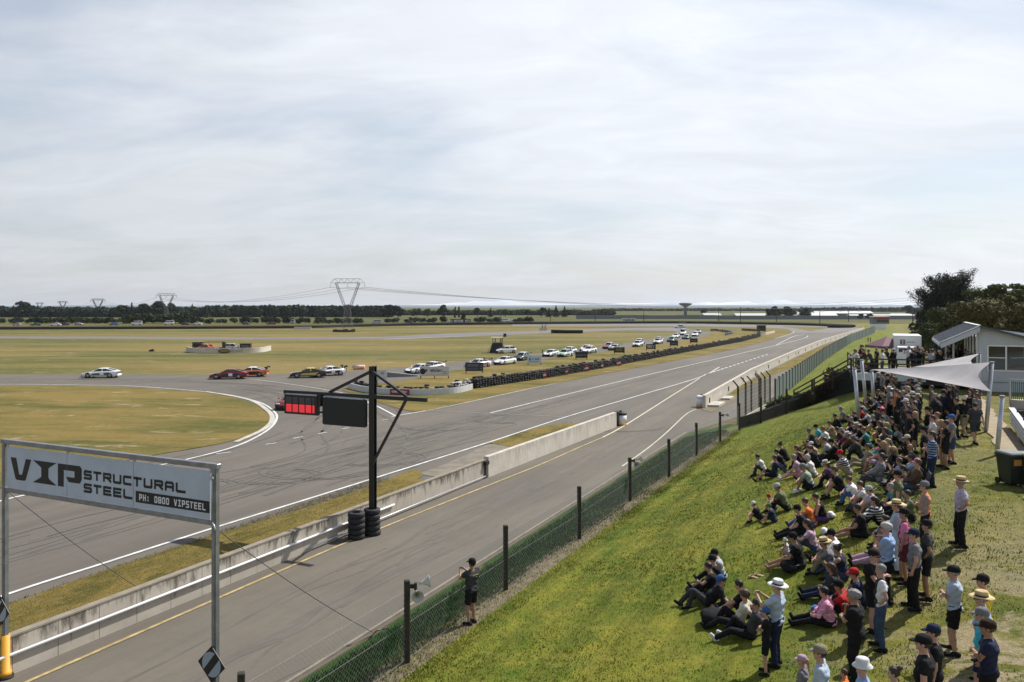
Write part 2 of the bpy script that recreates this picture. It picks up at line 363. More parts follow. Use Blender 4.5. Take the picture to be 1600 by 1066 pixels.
# ------------------------------------------------------------------ object helpers
def prop(o, label=None, cat=None, group=None, kind=None):
    if label: o['label'] = label
    if cat: o['category'] = cat
    if group: o['group'] = group
    if kind: o['kind'] = kind
    return o
def empty(name, loc=(0, 0, 0), rz=0.0, label=None, cat=None, group=None):
    o = bpy.data.objects.new(name, None); COL.objects.link(o)
    o.empty_display_size = 0.2
    o.location = loc; o.rotation_euler = (0, 0, rz)
    return prop(o, label, cat, group)
def link_mesh(name, me, parent=None, loc=(0, 0, 0), rz=0.0):
    o = bpy.data.objects.new(name, me); COL.objects.link(o)
    o.location = loc; o.rotation_euler = (0, 0, rz)
    if parent: o.parent = parent
    return o
class MB:
    """collects geometry; build() makes one mesh object"""
    def __init__(s):
        s.v = []; s.f = []; s.mi = []; s.sm = []
    def add(s, vs, fs, mi=0, smooth=False):
        b = len(s.v)
        s.v.extend([tuple(p) for p in vs])
        s.f.extend([tuple(b + i for i in f) for f in fs])
        s.mi.extend([mi] * len(fs)); s.sm.extend([smooth] * len(fs))
        return s
    def box(s, c, size, mi=0, rz=0.0, bev=0.0, mx=None):
        x, y, z = (d / 2 for d in size)
        if bev > 0:
            e = min(bev, x * 0.9, y * 0.9)
            ring = [(-x + e, -y), (x - e, -y), (x, -y + e), (x, y - e), (x - e, y), (-x + e, y), (-x, y - e), (-x, -y + e)]
            ez = min(bev, z * 0.9)
            lv = []
            for zz_, k in ((-z, e), (-z + ez, 0), (z - ez, 0), (z, e)):
                for (a, b) in ring:
                    lv.append((a * (x - k) / x, b * (y - k) / y, zz_))
            fs = [tuple(reversed(range(8)))]
            for r_ in range(3):
                for i in range(8):
                    j = (i + 1) % 8
                    fs.append((r_ * 8 + i, r_ * 8 + j, r_ * 8 + 8 + j, r_ * 8 + 8 + i))
            fs.append(tuple(range(24, 32)))
        else:
            lv = [(-x, -y, -z), (x, -y, -z), (x, y, -z), (-x, y, -z), (-x, -y, z), (x, -y, z), (x, y, z), (-x, y, z)]
            fs = [(3, 2, 1, 0), (4, 5, 6, 7), (0, 1, 5, 4), (1, 2, 6, 5), (2, 3, 7, 6), (3, 0, 4, 7)]
        cr, sr = math.cos(rz), math.sin(rz)
        c = Vector(c)
        if mx is not None:
            vs = [c + mx @ Vector(p) for p in lv]
        else:
            vs = [(c.x + p[0] * cr - p[1] * sr, c.y + p[0] * sr + p[1] * cr, c.z + p[2]) for p in lv]
        return s.add(vs, fs, mi)
    def bar(s, a, b, w, h=None, mi=0, up=(0, 0, 1)):
        a = Vector(a); b = Vector(b); h = h or w
        d = (b - a); L = d.length
        if L < 1e-6: return s
        d /= L; u = Vector(up)
        if abs(d.dot(u)) > 0.98: u = Vector((0, 1, 0)) if abs(d.y) < 0.9 else Vector((1, 0, 0))
        x = d.cross(u).normalized(); y = x.cross(d).normalized()
        mx = Matrix((x, d, y)).transposed()
        return s.box((a + b) / 2, (w, L, h), mi, mx=mx)
    def tube(s, pts, r, n=6, mi=0, caps=True, smooth=True):
        pts = [Vector(p) for p in pts]
        rs = r if isinstance(r, (list, tuple)) else [r] * len(pts)
        vs = []; fs = []
        prev = None
        for i, p in enumerate(pts):
            d = (pts[min(i + 1, len(pts) - 1)] - pts[max(i - 1, 0)])
            d = d.normalized() if d.length > 1e-9 else Vector((0, 0, 1))
            if prev is None:
                u = Vector((0, 0, 1)) if abs(d.z) < 0.9 else Vector((1, 0, 0))
                x = d.cross(u).normalized()
            else:
                x = (prev - d * prev.dot(d))
                x = x.normalized() if x.length > 1e-6 else d.cross(Vector((0, 0, 1))).normalized()
            prev = x; y = d.cross(x)
            for k in range(n):
                a = 2 * math.pi * k / n
                vs.append(p + (x * math.cos(a) + y * math.sin(a)) * rs[i])
        for i in range(len(pts) - 1):
            for k in range(n):
                k2 = (k + 1) % n
                fs.append((i * n + k, i * n + k2, (i + 1) * n + k2, (i + 1) * n + k))
        s.add(vs, fs, mi, smooth)
        if caps:
            b = len(s.v) - len(vs)
            s.f.append(tuple(b + k for k in reversed(range(n)))); s.mi.append(mi); s.sm.append(False)
            s.f.append(tuple(b + (len(pts) - 1) * n + k for k in range(n))); s.mi.append(mi); s.sm.append(False)
        return s
    def lathe(s, prof, n=16, c=(0, 0, 0), mi=0, mx=None, smooth=True, a0=0, a1=2 * math.pi):
        vs = []; fs = []; c = Vector(c)
        for (r_, z) in prof:
            for k in range(n):
                a = a0 + (a1 - a0) * k / n
                p = Vector((r_ * math.cos(a), r_ * math.sin(a), z))
                if mx is not None: p = mx @ p
                vs.append(c + p)
        for i in range(len(prof) - 1):
            for k in range(n):
                k2 = (k + 1) % n
                fs.append((i * n + k, i * n + k2, (i + 1) * n + k2, (i + 1) * n + k))
        s.add(vs, fs, mi, smooth)
        b = len(s.v) - len(vs)
        if prof[0][0] > 1e-4:
            s.f.append(tuple(b + k for k in reversed(range(n)))); s.mi.append(mi); s.sm.append(False)
        if prof[-1][0] > 1e-4:
            s.f.append(tuple(b + (len(prof) - 1) * n + k for k in range(n))); s.mi.append(mi); s.sm.append(False)
        return s
    def mesh(s, name, mats):
        me = bpy.data.meshes.new(name)
        me.from_pydata(s.v, [], s.f)
        for m in (mats if isinstance(mats, (list, tuple)) else [mats]):
            me.materials.append(m)
        if any(s.mi): me.polygons.foreach_set('material_index', s.mi)
        me.polygons.foreach_set('use_smooth', s.sm)
        me.update()
        return me
    def build(s, name, mats, parent=None, loc=(0, 0, 0), rz=0.0):
        return link_mesh(name, s.mesh(name, mats), parent, loc, rz)
# ------------------------------------------------------------------ terrain
def lerp_tab(t, x):
    if x <= t[0][0]: return t[0][1]
    for (a, fa), (b, fb) in zip(t, t[1:]):
        if x <= b: return fa + (fb - fa) * (x - a) / (b - a)
    return t[-1][1]
ZP = [(-20, 2.35), (0, 2.4), (16, 2.5), (19, 2.75), (23, 3.35), (28, 3.75), (34, 3.85), (66, 3.85), (90, 3.2), (120, 2.2), (190, 1.0), (260, 0.5), (420, 0.03)]
ZF = [(-20, 1.3), (15, 1.28), (35, 0.95), (55, 0.7), (64, 0.62), (70, 0.35), (78, 0.12), (420, 0.03)]
BOT = [(-20, -13.45), (60, -13.45), (70, -10.9), (420, -10.4)]
def TZ(u, v):
    zf = lerp_tab(ZF, u); zp = lerp_tab(ZP, u)
    vb = lerp_tab(BOT, u)
    if v <= vb: return 0.0
    if v < -10.3:
        t = (v - vb) / max(0.2, (-10.3 - vb)); return zf * (t * t * (3 - 2 * t)) ** 0.8
    if v < 0.6:
        t = (v + 10.3) / 10.9
        t = t ** 1.1
        e = t * t * (3 - 2 * t)
        return zf + (zp - zf) * (0.45 * t + 0.55 * e)
    if v < 34: return zp
    t = min(1, (v - 34) / 60); return zp * (1 - t * t * (3 - 2 * t))
def TXY(x, y):
    return TZ(*toUV(x, y))
def G(px, py, z=0.0):
    """pixel on a level plane of height z -> world"""
    D = (CAM_H - z) * FPX / (py - HOR)
    return Vector(((px - 800) / FPX * D, D, z))
def ground(px, py):
    """pixel -> point on the embankment terrain"""
    k = Vector(((px - 800) / FPX, 1.0, -(py - HOR) / FPX))
    lo = 5.0
    D = lo
    while D < 900:
        p = Vector((0, 0, CAM_H)) + k * D
        if p.z <= TXY(p.x, p.y):
            a, b = D - 0.25 * max(1, D / 60), D
            for _ in range(14):
                m = (a + b) / 2; q = Vector((0, 0, CAM_H)) + k * m
                if q.z <= TXY(q.x, q.y): b = m
                else: a = m
            q = Vector((0, 0, CAM_H)) + k * b
            return Vector((q.x, q.y, TXY(q.x, q.y)))
        D += 0.25 * max(1, D / 60)
    return G(px, py)
def sheet(name, pts, z, m, kind='structure'):
    bm = bmesh.new()
    vs = [bm.verts.new((p[0], p[1], z)) for p in pts]
    tris = tessellate_polygon([[Vector((p[0], p[1], 0)) for p in pts]])
    for t in tris:
        f = bm.faces.new([vs[i] for i in t])
        if f.normal.z < 0: pass
    bmesh.ops.recalc_face_normals(bm, faces=bm.faces)
    bm.normal_update()
    if sum(f.normal.z for f in bm.faces) < 0:
        bmesh.ops.reverse_faces(bm, faces=bm.faces)
    me = bpy.data.meshes.new(name); bm.to_mesh(me); bm.free()
    me.materials.append(m)
    o = link_mesh(name, me)
    if kind: o['kind'] = kind
    return o
def wpts(pl):
    return [tuple(G(x, y)[:2]) for x, y in pl]
def smooth_line(pts, sub=8, closed=False):
    P = [Vector((p[0], p[1], 0)) for p in pts]
    out = []
    n = len(P)
    rngi = range(n) if closed else range(n - 1)
    for i in rngi:
        p0 = P[(i - 1) % n] if (closed or i > 0) else P[0]
        p1 = P[i]; p2 = P[(i + 1) % n]
        p3 = P[(i + 2) % n] if (closed or i + 2 < n) else P[-1]
        for k in range(sub):
            t = k / sub
            q = 0.5 * ((2 * p1) + (-p0 + p2) * t + (2 * p0 - 5 * p1 + 4 * p2 - p3) * t * t + (-p0 + 3 * p1 - 3 * p2 + p3) * t ** 3)
            out.append((q.x, q.y))
    if not closed: out.append((P[-1].x, P[-1].y))
    return out
def ribbon(name, pts, w, z, m, kind='structure', mb=None):
    P = [Vector((p[0], p[1], 0)) for p in pts]
    b = mb or MB()
    vs = []
    for i, p in enumerate(P):
        d = (P[min(i + 1, len(P) - 1)] - P[max(0, i - 1)]).normalized()
        n = Vector((-d.y, d.x, 0)) * w / 2
        vs += [(p.x + n.x, p.y + n.y, z), (p.x - n.x, p.y - n.y, z)]
    fs = [(2 * i, 2 * i + 1, 2 * i + 3, 2 * i + 2) for i in range(len(P) - 1)]
    b.add(vs, fs)
    if mb: return mb
    o = b.build(name, m)
    if kind: o['kind'] = kind
    return o
sheet("ground", [(-8200, -300), (8200, -300), (8200, 7600), (-8200, 7600)], -0.02, M_INFIELD)
sheet("paddock", [(-900, 420), (-300, 372), (-60, 392), (90, 430), (190, 425), (260, 352), (400, 330), (2500, 700), (2500, 5500), (-2500, 5500), (-2500, 800)], -0.008, M_FARGREEN)
roadA_up = [(-300, 585.5), (0, 585.5), (200, 585), (331, 586), (439, 585), (526, 581), (587, 577.5), (644, 573.5), (728, 564), (774, 560.5), (831, 553.5), (898, 548), (944, 540.5), (987, 535.5), (1020, 529.5), (1052, 523), (1058, 519.5), (1049, 516)]
roadA_lo = [(1091, 529.5), (1077, 531), (1035, 537), (1005, 541), (987, 544), (970, 546.5), (901, 556), (850, 561.5), (800, 567.5), (757, 574.5), (702, 580), (660, 590), (620, 597), (580, 601.5), (548, 604), (536, 607)]
P_main = wpts(roadA_up) + wpts([(1062, 513.5), (1076, 514), (1091, 516), (1107, 519.5), (1110, 523.5), (1091, 529.5), (1240, 518), (1300, 514.5), (1352, 512.5), (1368, 512.5)])
P_main += [tuple(UV(u, -10.7 if u > 75 else -10.7 - (75 - u) * 2.9 / 15)[:2]) for u in (330, 280, 200, 120, 75, 60)]
P_main += [tuple(UV(-25, -13.6)[:2]), (-150, 8), (-420, 60)]
sheet("main_track", P_main, 0.010, M_ASPHALT)
sheet("pit_lane", [tuple(UV(u, v)[:2]) for u, v in ((-25, -20.6), (62, -19.4), (80, -15.6), (300, -15.4), (300, -10.75), (75, -10.75), (60, -13.65), (-25, -13.65))], 0.014, M_PIT)
sheet("far_straight", wpts([(800, 509.6), (980, 510), (1100, 510.4), (1190, 512), (1228, 514), (1244, 520), (1300, 520), (1352, 514), (1334, 511.2), (1235, 508.4), (1060, 505.9), (800, 506.8)]), 0.018, M_ROAD2)
sheet("infield_loop", wpts([(-300, 526), (200, 526.2), (420, 527.6), (600, 526.5), (700, 521), (860, 516.5), (980, 512.8), (1062, 512), (1078, 514), (1058, 517.5), (980, 516.3), (860, 521), (740, 525.5), (620, 530.5), (420, 530.8), (200, 529.4), (-300, 529.5)]), 0.022, M_ROAD2)
ribbon("far_rumble_strip", wpts([(40, 528.9), (200, 529.2), (395, 530.6)]), 0.6, 0.028, M_KERB)
ribbon("loop_rumble_strip", wpts([(600, 530.4), (680, 527.4), (740, 525.4)]), 0.9, 0.028, M_KERB)
island_r = [(-300, 603), (0, 603), (163, 604.6), (250, 609), (321, 614.5), (382, 626), (412, 642), (422, 656), (408, 671), (358, 691), (236, 713), (120, 737), (0, 764), (-120, 800), (-300, 870)]
sheet("hairpin_island", smooth_line(wpts(island_r), 6), 0.045, M_ISLAND)
kerb_line = wpts([(-300, 600.5), (0, 600.8), (163, 602.5), (203, 603.6), (287, 609.5), (355, 617), (405, 629), (428, 643.5), (432, 656), (417, 673.5), (371, 697), (290, 719), (180, 742), (50, 772), (0, 784), (-200, 840)])
ribbon("edge_line", smooth_line(kerb_line, 10), 0.20, 0.034, M_LINE)
ribbon("island_kerb", smooth_line(wpts([(321, 612.4), (386, 624.2), (417, 641), (425.5, 656), (411, 672), (368, 691.5)]), 10), 0.42, 0.05, M_KERB)
mid = list(reversed(roadA_lo)) + [(1110, 524.5), (1130, 520), (1160, 515), (1195, 512.6), (1216, 514), (1233, 517), (1237, 520), (1222, 525.5)] + [(1160, 543), (1000, 574), (860, 601), (700, 635.5), (655, 643), (636, 642), (600, 632), (560, 619), (538, 611)]
sheet("middle_island", smooth_line(wpts(mid), 4, True), 0.045, M_ISLAND)
sheet("verge_strip", smooth_line(wpts([(-80, 985), (11, 947), (163, 894), (331, 839), (480, 794), (585, 759), (642, 735.5), (661, 742), (652, 750)]), 4) + [tuple(UV(u, -21.05)[:2]) for u in (38, 30, 20, 10, 0)], 0.045, M_VERGE)
sheet("verge_end", smooth_line(wpts([(763.5, 693), (800, 681), (850, 667), (897, 662), (905, 668), (870, 684)]), 4) + [tuple(UV(u, -20.65)[:2]) for u in (53, 48)], 0.045, M_VERGE)
sheet("gravel_gap", smooth_line(wpts([(655, 741), (700, 724), (760, 697), (800, 690)]), 3) + [tuple(UV(u, -20.8)[:2]) for u in (48, 38)], 0.030, M_DIRTPATCH)
sheet("pit_exit_verge", smooth_line(wpts([(1135, 624), (1152, 607), (1180, 592), (1244, 559.5), (1287, 540), (1345, 520)]), 3) + smooth_line(wpts([(1357, 519), (1319, 541), (1262, 566), (1203, 588), (1165, 606), (1145, 622)]), 3), 0.045, M_VERGE)
sheet("wall_gravel", wpts([(1095, 640), (1130, 625), (1160, 600), (1166, 604), (1148, 626), (1112, 645)]), 0.038, M_GRAVEL)
sheet("far_gap_grass", smooth_line(wpts([(1222, 510.3), (1260, 510.8), (1296, 512.2), (1280, 515), (1266, 517), (1245, 513.5)]), 3, True), 0.045, M_ISLAND)
def strip(pl, w, m, name, z=0.034, sub=6):
    return ribbon(name, smooth_line(wpts(pl), sub), w, z, m)
strip([(-300, 1040), (11, 930), (163, 881), (331, 827), (480, 781), (585, 748), (763, 692), (888, 651), (1000, 618), (1094, 589.5), (1124, 574)], 0.17, M_LINE, "edge_line")
strip([(541, 615.5), (584, 633), (617, 650)], 0.20, M_LINE, "edge_line")
strip([(612, 651.5), (700, 635.5), (860, 601), (1000, 572.5), (1160, 541.5), (1225, 525), (1240, 520), (1238, 518), (1224, 516.5)], 0.20, M_LINE, "edge_line", sub=8)
strip([(390, 592.5), (470, 603), (541, 615.5)], 0.14, M_LINE, "edge_line")
strip([(766, 646), (860, 623), (1000, 589), (1160, 552), (1253, 530), (1262, 525)], 0.18, M_LINE, "centre_line")
strip([(640, 640.2), (700, 643.5), (884, 652)], 0.12, M_FAINT, "grid_line")
strip([(0, 592), (-300, 592)], 0.1, M_FAINT, "edge_line")
mb = MB()
for a, b in (((338, 710), (361, 707)), ((415, 695.2), (432, 692.8)), ((458, 685.8), (473, 683)), ((497, 678.6), (511, 676)), ((534, 671), (545, 669)), ((568, 664.2), (577, 662.8)), ((597, 657.2), (607, 655.8)), ((262, 738), (278, 735))):
    ribbon('', wpts([a, b]), 0.14, 0.034, None, mb=mb)
o = mb.build("dashed_line", M_LINE); o['kind'] = 'structure'
mb = MB()
x = 20
while x < 400:
    ribbon('', wpts([(x, 595.4), (x + 9, 595.4)]), 0.16, 0.034, None, mb=mb); x += 23
o = mb.build("dashed_line", M_FAINT); o['kind'] = 'structure'
mb = MB()
for i in range(16):
    t = i / 16
    a = (1101 + (1203 - 1101) * t, 586 - 33 * t); b = (a[0] + 4.5 - 2 * t, a[1] - 1.5 + .5 * t)
    ribbon('', wpts([a, b]), 0.28, 0.034, None, mb=mb)
o = mb.build("dashed_line", M_LINE); o['kind'] = 'structure'
strip([(1212, 540), (1240, 526), (1256, 523)], 0.2, M_LINE, "edge_line")
strip([(-100, 1130), (45, 1066), (300, 954), (555, 843), (744, 767), (846, 726), (900, 702), (942, 684)], 0.13, M_YLINE, "pit_line_yellow")
strip([(942, 684), (977, 665), (1040, 625), (1094, 591)], 0.15, M_CLINE, "pit_exit_line")
strip([(972, 729.5), (1007, 705), (1040, 678), (1072, 648), (1088, 640)], 0.10, M_CLINE, "pit_exit_line")
mb = MB()
rr = random.Random(3)
hp = [G(*p) for p in ((330, 830), (470, 745), (560, 690), (560, 640), (480, 612), (330, 598), (60, 593), (-200, 592))]
hp2 = [G(*p) for p in ((20, 860), (250, 800), (450, 740), (640, 690), (900, 630), (1150, 560))]
hp3 = [G(*p) for p in ((-120, 780), (120, 760), (330, 715), (470, 665), (490, 640), (440, 615), (330, 603), (100, 598), (-200, 597))]
def marks(path, n, spread, w=(0.10, 0.22)):
    for i in range(n):
        off = rr.gauss(0, spread)
        L = len(path) - 1
        a = rr.uniform(0, L * 0.75); b = min(L, a + rr.uniform(0.5, 2.6))
        pts = smooth_line([(p.x, p.y) for p in path], 12)
        i0, i1 = int(a * 12), int(b * 12)
        seg = pts[i0:i1 + 1]
        if len(seg) < 3: continue
        ph = rr.uniform(0, 6); am = rr.uniform(0, 1.1)
        o2 = []
        for k, p in enumerate(seg):
            q = seg[min(k + 1, len(seg) - 1)]; r_ = seg[max(k - 1, 0)]
            d = Vector((q[0] - r_[0], q[1] - r_[1]));  d = d.normalized() if d.length > 0 else Vector((1, 0))
            f = off + am * math.sin(ph + k * 0.35)
            o2.append((p[0] - d.y * f, p[1] + d.x * f))
        for s_ in (-0.75, 0.75) if rr.random() < 0.5 else (0,):
            o3 = []
            for k, p in enumerate(o2):
                q = o2[min(k + 1, len(o2) - 1)]; r_ = o2[max(k - 1, 0)]
                d = Vector((q[0] - r_[0], q[1] - r_[1])); d = d.normalized() if d.length > 0 else Vector((1, 0))
                o3.append((p[0] - d.y * s_, p[1] + d.x * s_))
            ribbon('', o3, rr.uniform(*w), 0.024 + 0.00003 * i, None, mb=mb)
marks(hp, 14, 2.4); marks(hp2, 14, 2.6, (.08, .16)); marks(hp3, 9, 2.0)
for cx, cy, r_ in ((430, 745, 1.7), (500, 735, 2.3), (790, 655, 2.2), (690, 665, 2.5), (590, 717, 2.0), (300, 760, 1.5), (960, 665, 3.0)):
    c = G(cx, cy); a0 = rr.uniform(0, 6)
    for dr in (0, 0.35):
        ribbon('', [(c.x + (r_ + dr) * 1.3 * math.cos(a0 + t * 0.25), c.y + (r_ + dr) * math.sin(a0 + t * 0.25)) for t in range(15)], 0.11, 0.026, None, mb=mb)
o = mb.build("tyre_marks", M_RUBBER); o['kind'] = 'structure'
mb = MB()
for i in range(34):
    v = rr.choice((-17.9, -17.4, -16.2, -15.7, -16.8)) + rr.gauss(0, .25); u = rr.uniform(8, 58); L = rr.uniform(3, 16)
    ribbon('', [tuple(UV(u + L * t / 10, v + .25 * math.sin(t * .5 + i))[:2]) for t in range(11)], rr.uniform(.05, .22), 0.020 + .00004 * i, None, mb=mb)
for i in range(30):
    v = rr.uniform(-33, -28.5); u = rr.uniform(5, 60); L = rr.uniform(8, 30)
    ribbon('', [tuple(UV(u + L * t / 10, v + .4 * math.sin(t * .35 + i))[:2]) for t in range(11)], rr.uniform(.06, .3), 0.020 + .00004 * i, None, mb=mb)
mb.build("tyre_marks", mat("faint_rubber_mark", (0.098, 0.088, 0.074), 0.85, var=0.3, vscale=.7, vcol=(.125, .112, .094)))['kind'] = 'structure'
us = [-24 + 2.0 * i for i in range(58)] + [95 + i * 8 for i in range(42)]
vs_ = [-13.7, -13.45, -13.2, -12.8, -12.2, -11.6, -11.0, -10.6, -10.3, -9.75, -9.3, -8.5, -7.5] + [-6.5 + i for i in range(12)] + [7, 9, 12, 16, 20, 26, 34, 44, 60, 80, 95]
bm = bmesh.new()
grid = []
for u in us:
    row = []
    vb = lerp_tab(BOT, u)
    for v in vs_:
        vv = v if v > -10.3 else vb - 0.2 + (v + 13.7) / 3.4 * (-10.3 - vb + 0.2)
        p = UV(u, vv)
        z = TZ(u, vv)
        if vb < vv < -1 or vv > 0:
            z += 0.035 * mnoise.noise(Vector((p.x * 0.5, p.y * 0.5, 0))) + 0.015 * mnoise.noise(Vector((p.x * 2.1, p.y * 2.1, 0)))
        row.append(bm.verts.new((p.x, p.y, z - 0.03 if vv <= vb else z)))
    grid.append(row)
for i in range(len(us) - 1):
    for j in range(len(vs_) - 1):
        f = bm.faces.new((grid[i][j], grid[i + 1][j], grid[i + 1][j + 1], grid[i][j + 1]))
        f.smooth = True
        um = (us[i] + us[i + 1]) / 2; vm = (vs_[j] + vs_[j + 1]) / 2
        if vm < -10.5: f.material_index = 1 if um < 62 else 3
        elif vm < -9.7 and um < 58: f.material_index = 2
bmesh.ops.recalc_face_normals(bm, faces=bm.faces)
if sum(f.normal.z for f in bm.faces) < 0: bmesh.ops.reverse_faces(bm, faces=bm.faces)
me = bpy.data.meshes.new("embankment"); bm.to_mesh(me); bm.free()
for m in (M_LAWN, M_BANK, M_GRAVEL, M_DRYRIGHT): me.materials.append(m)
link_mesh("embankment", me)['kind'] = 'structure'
mb = MB()
mb.bar(UV(-10, -13.75, 0.05), UV(60, -13.75, 0.05), 0.09, 0.08)
mb.build("kerb", M_WALLTOP)['kind'] = 'structure'
def drape(name, pts, m, lift=0.03):
    """strip between two polylines (u, v0, v1) laid on the embankment"""
    mb = MB(); n = 6
    P = []
    for (u0, a0, b0), (u1, a1, b1) in zip(pts, pts[1:]):
        k = max(1, int((u1 - u0) / 0.7))
        for i in range(k):
            t = i / k; P.append((u0 + (u1 - u0) * t, a0 + (a1 - a0) * t, b0 + (b1 - b0) * t))
    P.append(pts[-1])
    vs = []
    for k, (u, a, b) in enumerate(P):
        jag = 0.07 * math.sin(k * .9) + 0.06 * math.sin(k * 2.1 + 1)
        for j in range(n + 1):
            v = a + jag + (b - a) * j / n
            vs.append(UV(u, v, TZ(u, v) + lift + 0.02))
    fs = [(i * (n + 1) + j, i * (n + 1) + j + 1, (i + 1) * (n + 1) + j + 1, (i + 1) * (n + 1) + j) for i in range(len(P) - 1) for j in range(n)]
    mb.add(vs, fs, 0, True)
    o = mb.build(name, m); o['kind'] = 'structure'
    return o
drape("dirt_strip", [(14, 4.6, 5.4), (24, 3.7, 4.7), (40, 4.0, 5.0), (58, 4.4, 5.2)], mat("bare_dirt", (0.36, 0.29, 0.19), 0.95, var=0.3, vscale=2.0, bump=0.4))
def blades(name, n, ur, vr, h, m, seed, spread=0.05, keep=None):
    g = np.random.default_rng(seed)
    uu = ur[0] + (ur[1] - ur[0]) * g.random(n) ** 1.25
    vv = g.uniform(vr[0], vr[1], n)
    ft = np.clip((ur[1] - uu) / 12, 0, 1) * np.clip((vr[1] - vv) / 4.5, .02, 1) if vr[1] > 0 else np.ones(n)
    kp = g.random(n) < ft; uu = uu[kp]; vv = vv[kp]; n = len(uu)
    V = np.zeros((n * 9, 3), np.float32)
    a = g.uniform(0, 6.283, (n, 3)); hh = h * g.uniform(0.5, 1.3, (n, 3)); tl = g.uniform(-0.5, 0.5, (n, 3, 2))
    bx = uu * D2.x + vv * N2.x; by = uu * D2.y + vv * N2.y
    bz = np.array([TZ(a_, b_) for a_, b_ in zip(uu, vv)]) - 0.02
    for k in range(3):
        ox = bx + g.normal(0, spread, n); oy = by + g.normal(0, spread, n)
        w = 0.010 + 0.006 * g.random(n)
        dx = np.cos(a[:, k]) * w; dy = np.sin(a[:, k]) * w
        V[k * 3::9] = np.stack([ox - dx, oy - dy, bz], 1)
        V[k * 3 + 1::9] = np.stack([ox + dx, oy + dy, bz], 1)
        V[k * 3 + 2::9] = np.stack([ox + tl[:, k, 0] * hh[:, k], oy + tl[:, k, 1] * hh[:, k], bz + hh[:, k]], 1)
    me = bpy.data.meshes.new(name)
    me.vertices.add(n * 9); me.vertices.foreach_set('co', V.ravel())
    nf = n * 3
    me.loops.add(nf * 3); me.loops.foreach_set('vertex_index', np.arange(nf * 3, dtype=np.int32))
    me.polygons.add(nf); me.polygons.foreach_set('loop_start', np.arange(0, nf * 3, 3, dtype=np.int32))
    me.update(calc_edges=True); me.validate()
    me.materials.append(m)
    o = link_mesh(name, me); o['kind'] = 'stuff'
    prop(o, None, 'grass')
    return o
blades("grass", 80000, (9, 60), (-9.7, 5.2), 0.058, M_BLADE, 1)["label"] = "short mown grass of the spectator lawn"
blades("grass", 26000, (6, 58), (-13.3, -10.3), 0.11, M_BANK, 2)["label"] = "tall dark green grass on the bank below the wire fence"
blades("grass", 14000, (8, 58), (-10.7, -9.2), 0.07, M_BLADE, 4, 0.1)["label"] = "sparse dry grass on the dirt strip under the wire fence"
blades("grass", 26000, (4, 37), (-25.6, -21.1), 0.10, M_BLADEDRY, 3, 0.1)["label"] = "rough dry grass on the verge behind the pit wall"
def slatted(L, h, th):
    """concrete wall panel mesh along +X with vertical joints"""
    mb = MB(); n = max(1, int(round(L / 1.25)))
    for i in range(n):
        a = L * i / n + 0.008; b = L * (i + 1) / n - 0.008
        mb.box(((a + b) / 2, 0, h / 2), (b - a, th, h), 0)
    return mb
def wall_run(name, a, b, h, th, m, capm, label, cap=True):
    a = Vector(a); b = Vector(b); d = b - a; L = d.length
    e = empty(name, a, math.atan2(d.y, d.x), label, 'concrete wall')
    slatted(L, h, th).build('wall_panel', m, e)
    if cap:
        mb = MB(); mb.box((L / 2, 0, h + 0.025), (L, th + 0.03, 0.05)); mb.build('wall_cap', capm, e)
    return e
w1 = wall_run("pit_wall", UV(2, -20.85), UV(39.6, -20.35), 0.98, 0.22, M_WALL, M_WALLTOP, "long low stained grey concrete pit wall with white pipe, nearest the camera")
mb = MB(); L1 = (UV(39.6, -20.35) - UV(2, -20.85)).length
mb.tube([(0, -0.18, 0.56), (L1 * 0.52, -0.18, 0.56), (L1 * 0.76, -0.18, 0.56)], 0.045, 8); mb.build('pipe', M_PIPE, w1)
mb = MB(); mb.tube([(L1 * 0.60, -0.19, 0.18), (L1 - 0.2, -0.19, 0.14)], 0.035, 8); mb.build('pipe', M_STEELL, w1)
mb = MB(); mb.box((L1 - 0.1, -0.2, 0.86), (0.36, 0.2, 0.2)); mb.box((L1 - 0.15, -0.16, 0.4), (0.08, 0.06, 0.8)); mb.build('junction_box', M_BLACKM, w1)
w2 = wall_run("pit_wall", UV(39.75, -20.3), UV(60.6, -19.55), 1.16, 0.3, M_WALLW, M_WALLTOP, "white painted concrete pit wall ending at the black and yellow drum", cap=False)
def drum(p, label, kinds):
    e = empty("barrier_drum", p, 0, label, 'drum')
    mb = MB()
    mb.lathe([(0.44, 0.0), (0.46, 0.16)], 20, mi=1); mb.lathe([(0.455, 0.16), (0.44, 0.84)], 20, mi=0); mb.lathe([(0.45, 0.84), (0.45, 1.0), (0.36, 1.05)], 20, mi=kinds)
    mb.build('drum_body', [M_WHITE, M_YELLOW, M_BLACKM], e)
    mb = MB(); mb.lathe([(0.05, 1.05), (0.05, 1.22)], 8); mb.build('cap_knob', M_BLACKM, e)
    return e
e = drum(UV(61.6, -19.35), "white and yellow drum with black lid at the end of the white pit wall", 2)
mb = MB(); mb.box((-0.34, -0.28, 0.58), (0.35, 0.9, 1.16), rz=-LANE); mb.build('end_pad', M_BLACKM, e)
drum(UV(76.0, -16.0), "white drum with yellow foot at the start of the second white wall", 0)
mb = MB(); mb.box((0, 0, 0.12), (3.2, 1.1, 0.22)); o = mb.build("concrete_slab", M_KERB, None, UV(77.6, -14.9), -LANE + R(90)); prop(o, "flat pale concrete slab beside the drum at the second wall", 'slab')
mb = MB(); mb.box((0, 0, 0.10), (2.4, 0.9, 0.2)); o = mb.build("concrete_slab", M_KERB, None, UV(83.5, -14.9), -LANE + R(90)); prop(o, "second pale concrete slab further along the white wall", 'slab')
w3p = [G(1100, 638), G(1175, 590), G(1244, 556.5), G(1287, 537.5), G(1350, 517)]
e = empty("trackside_wall", w3p[0], 0, "long white concrete wall between the race track and the dry grass strip", 'concrete wall')
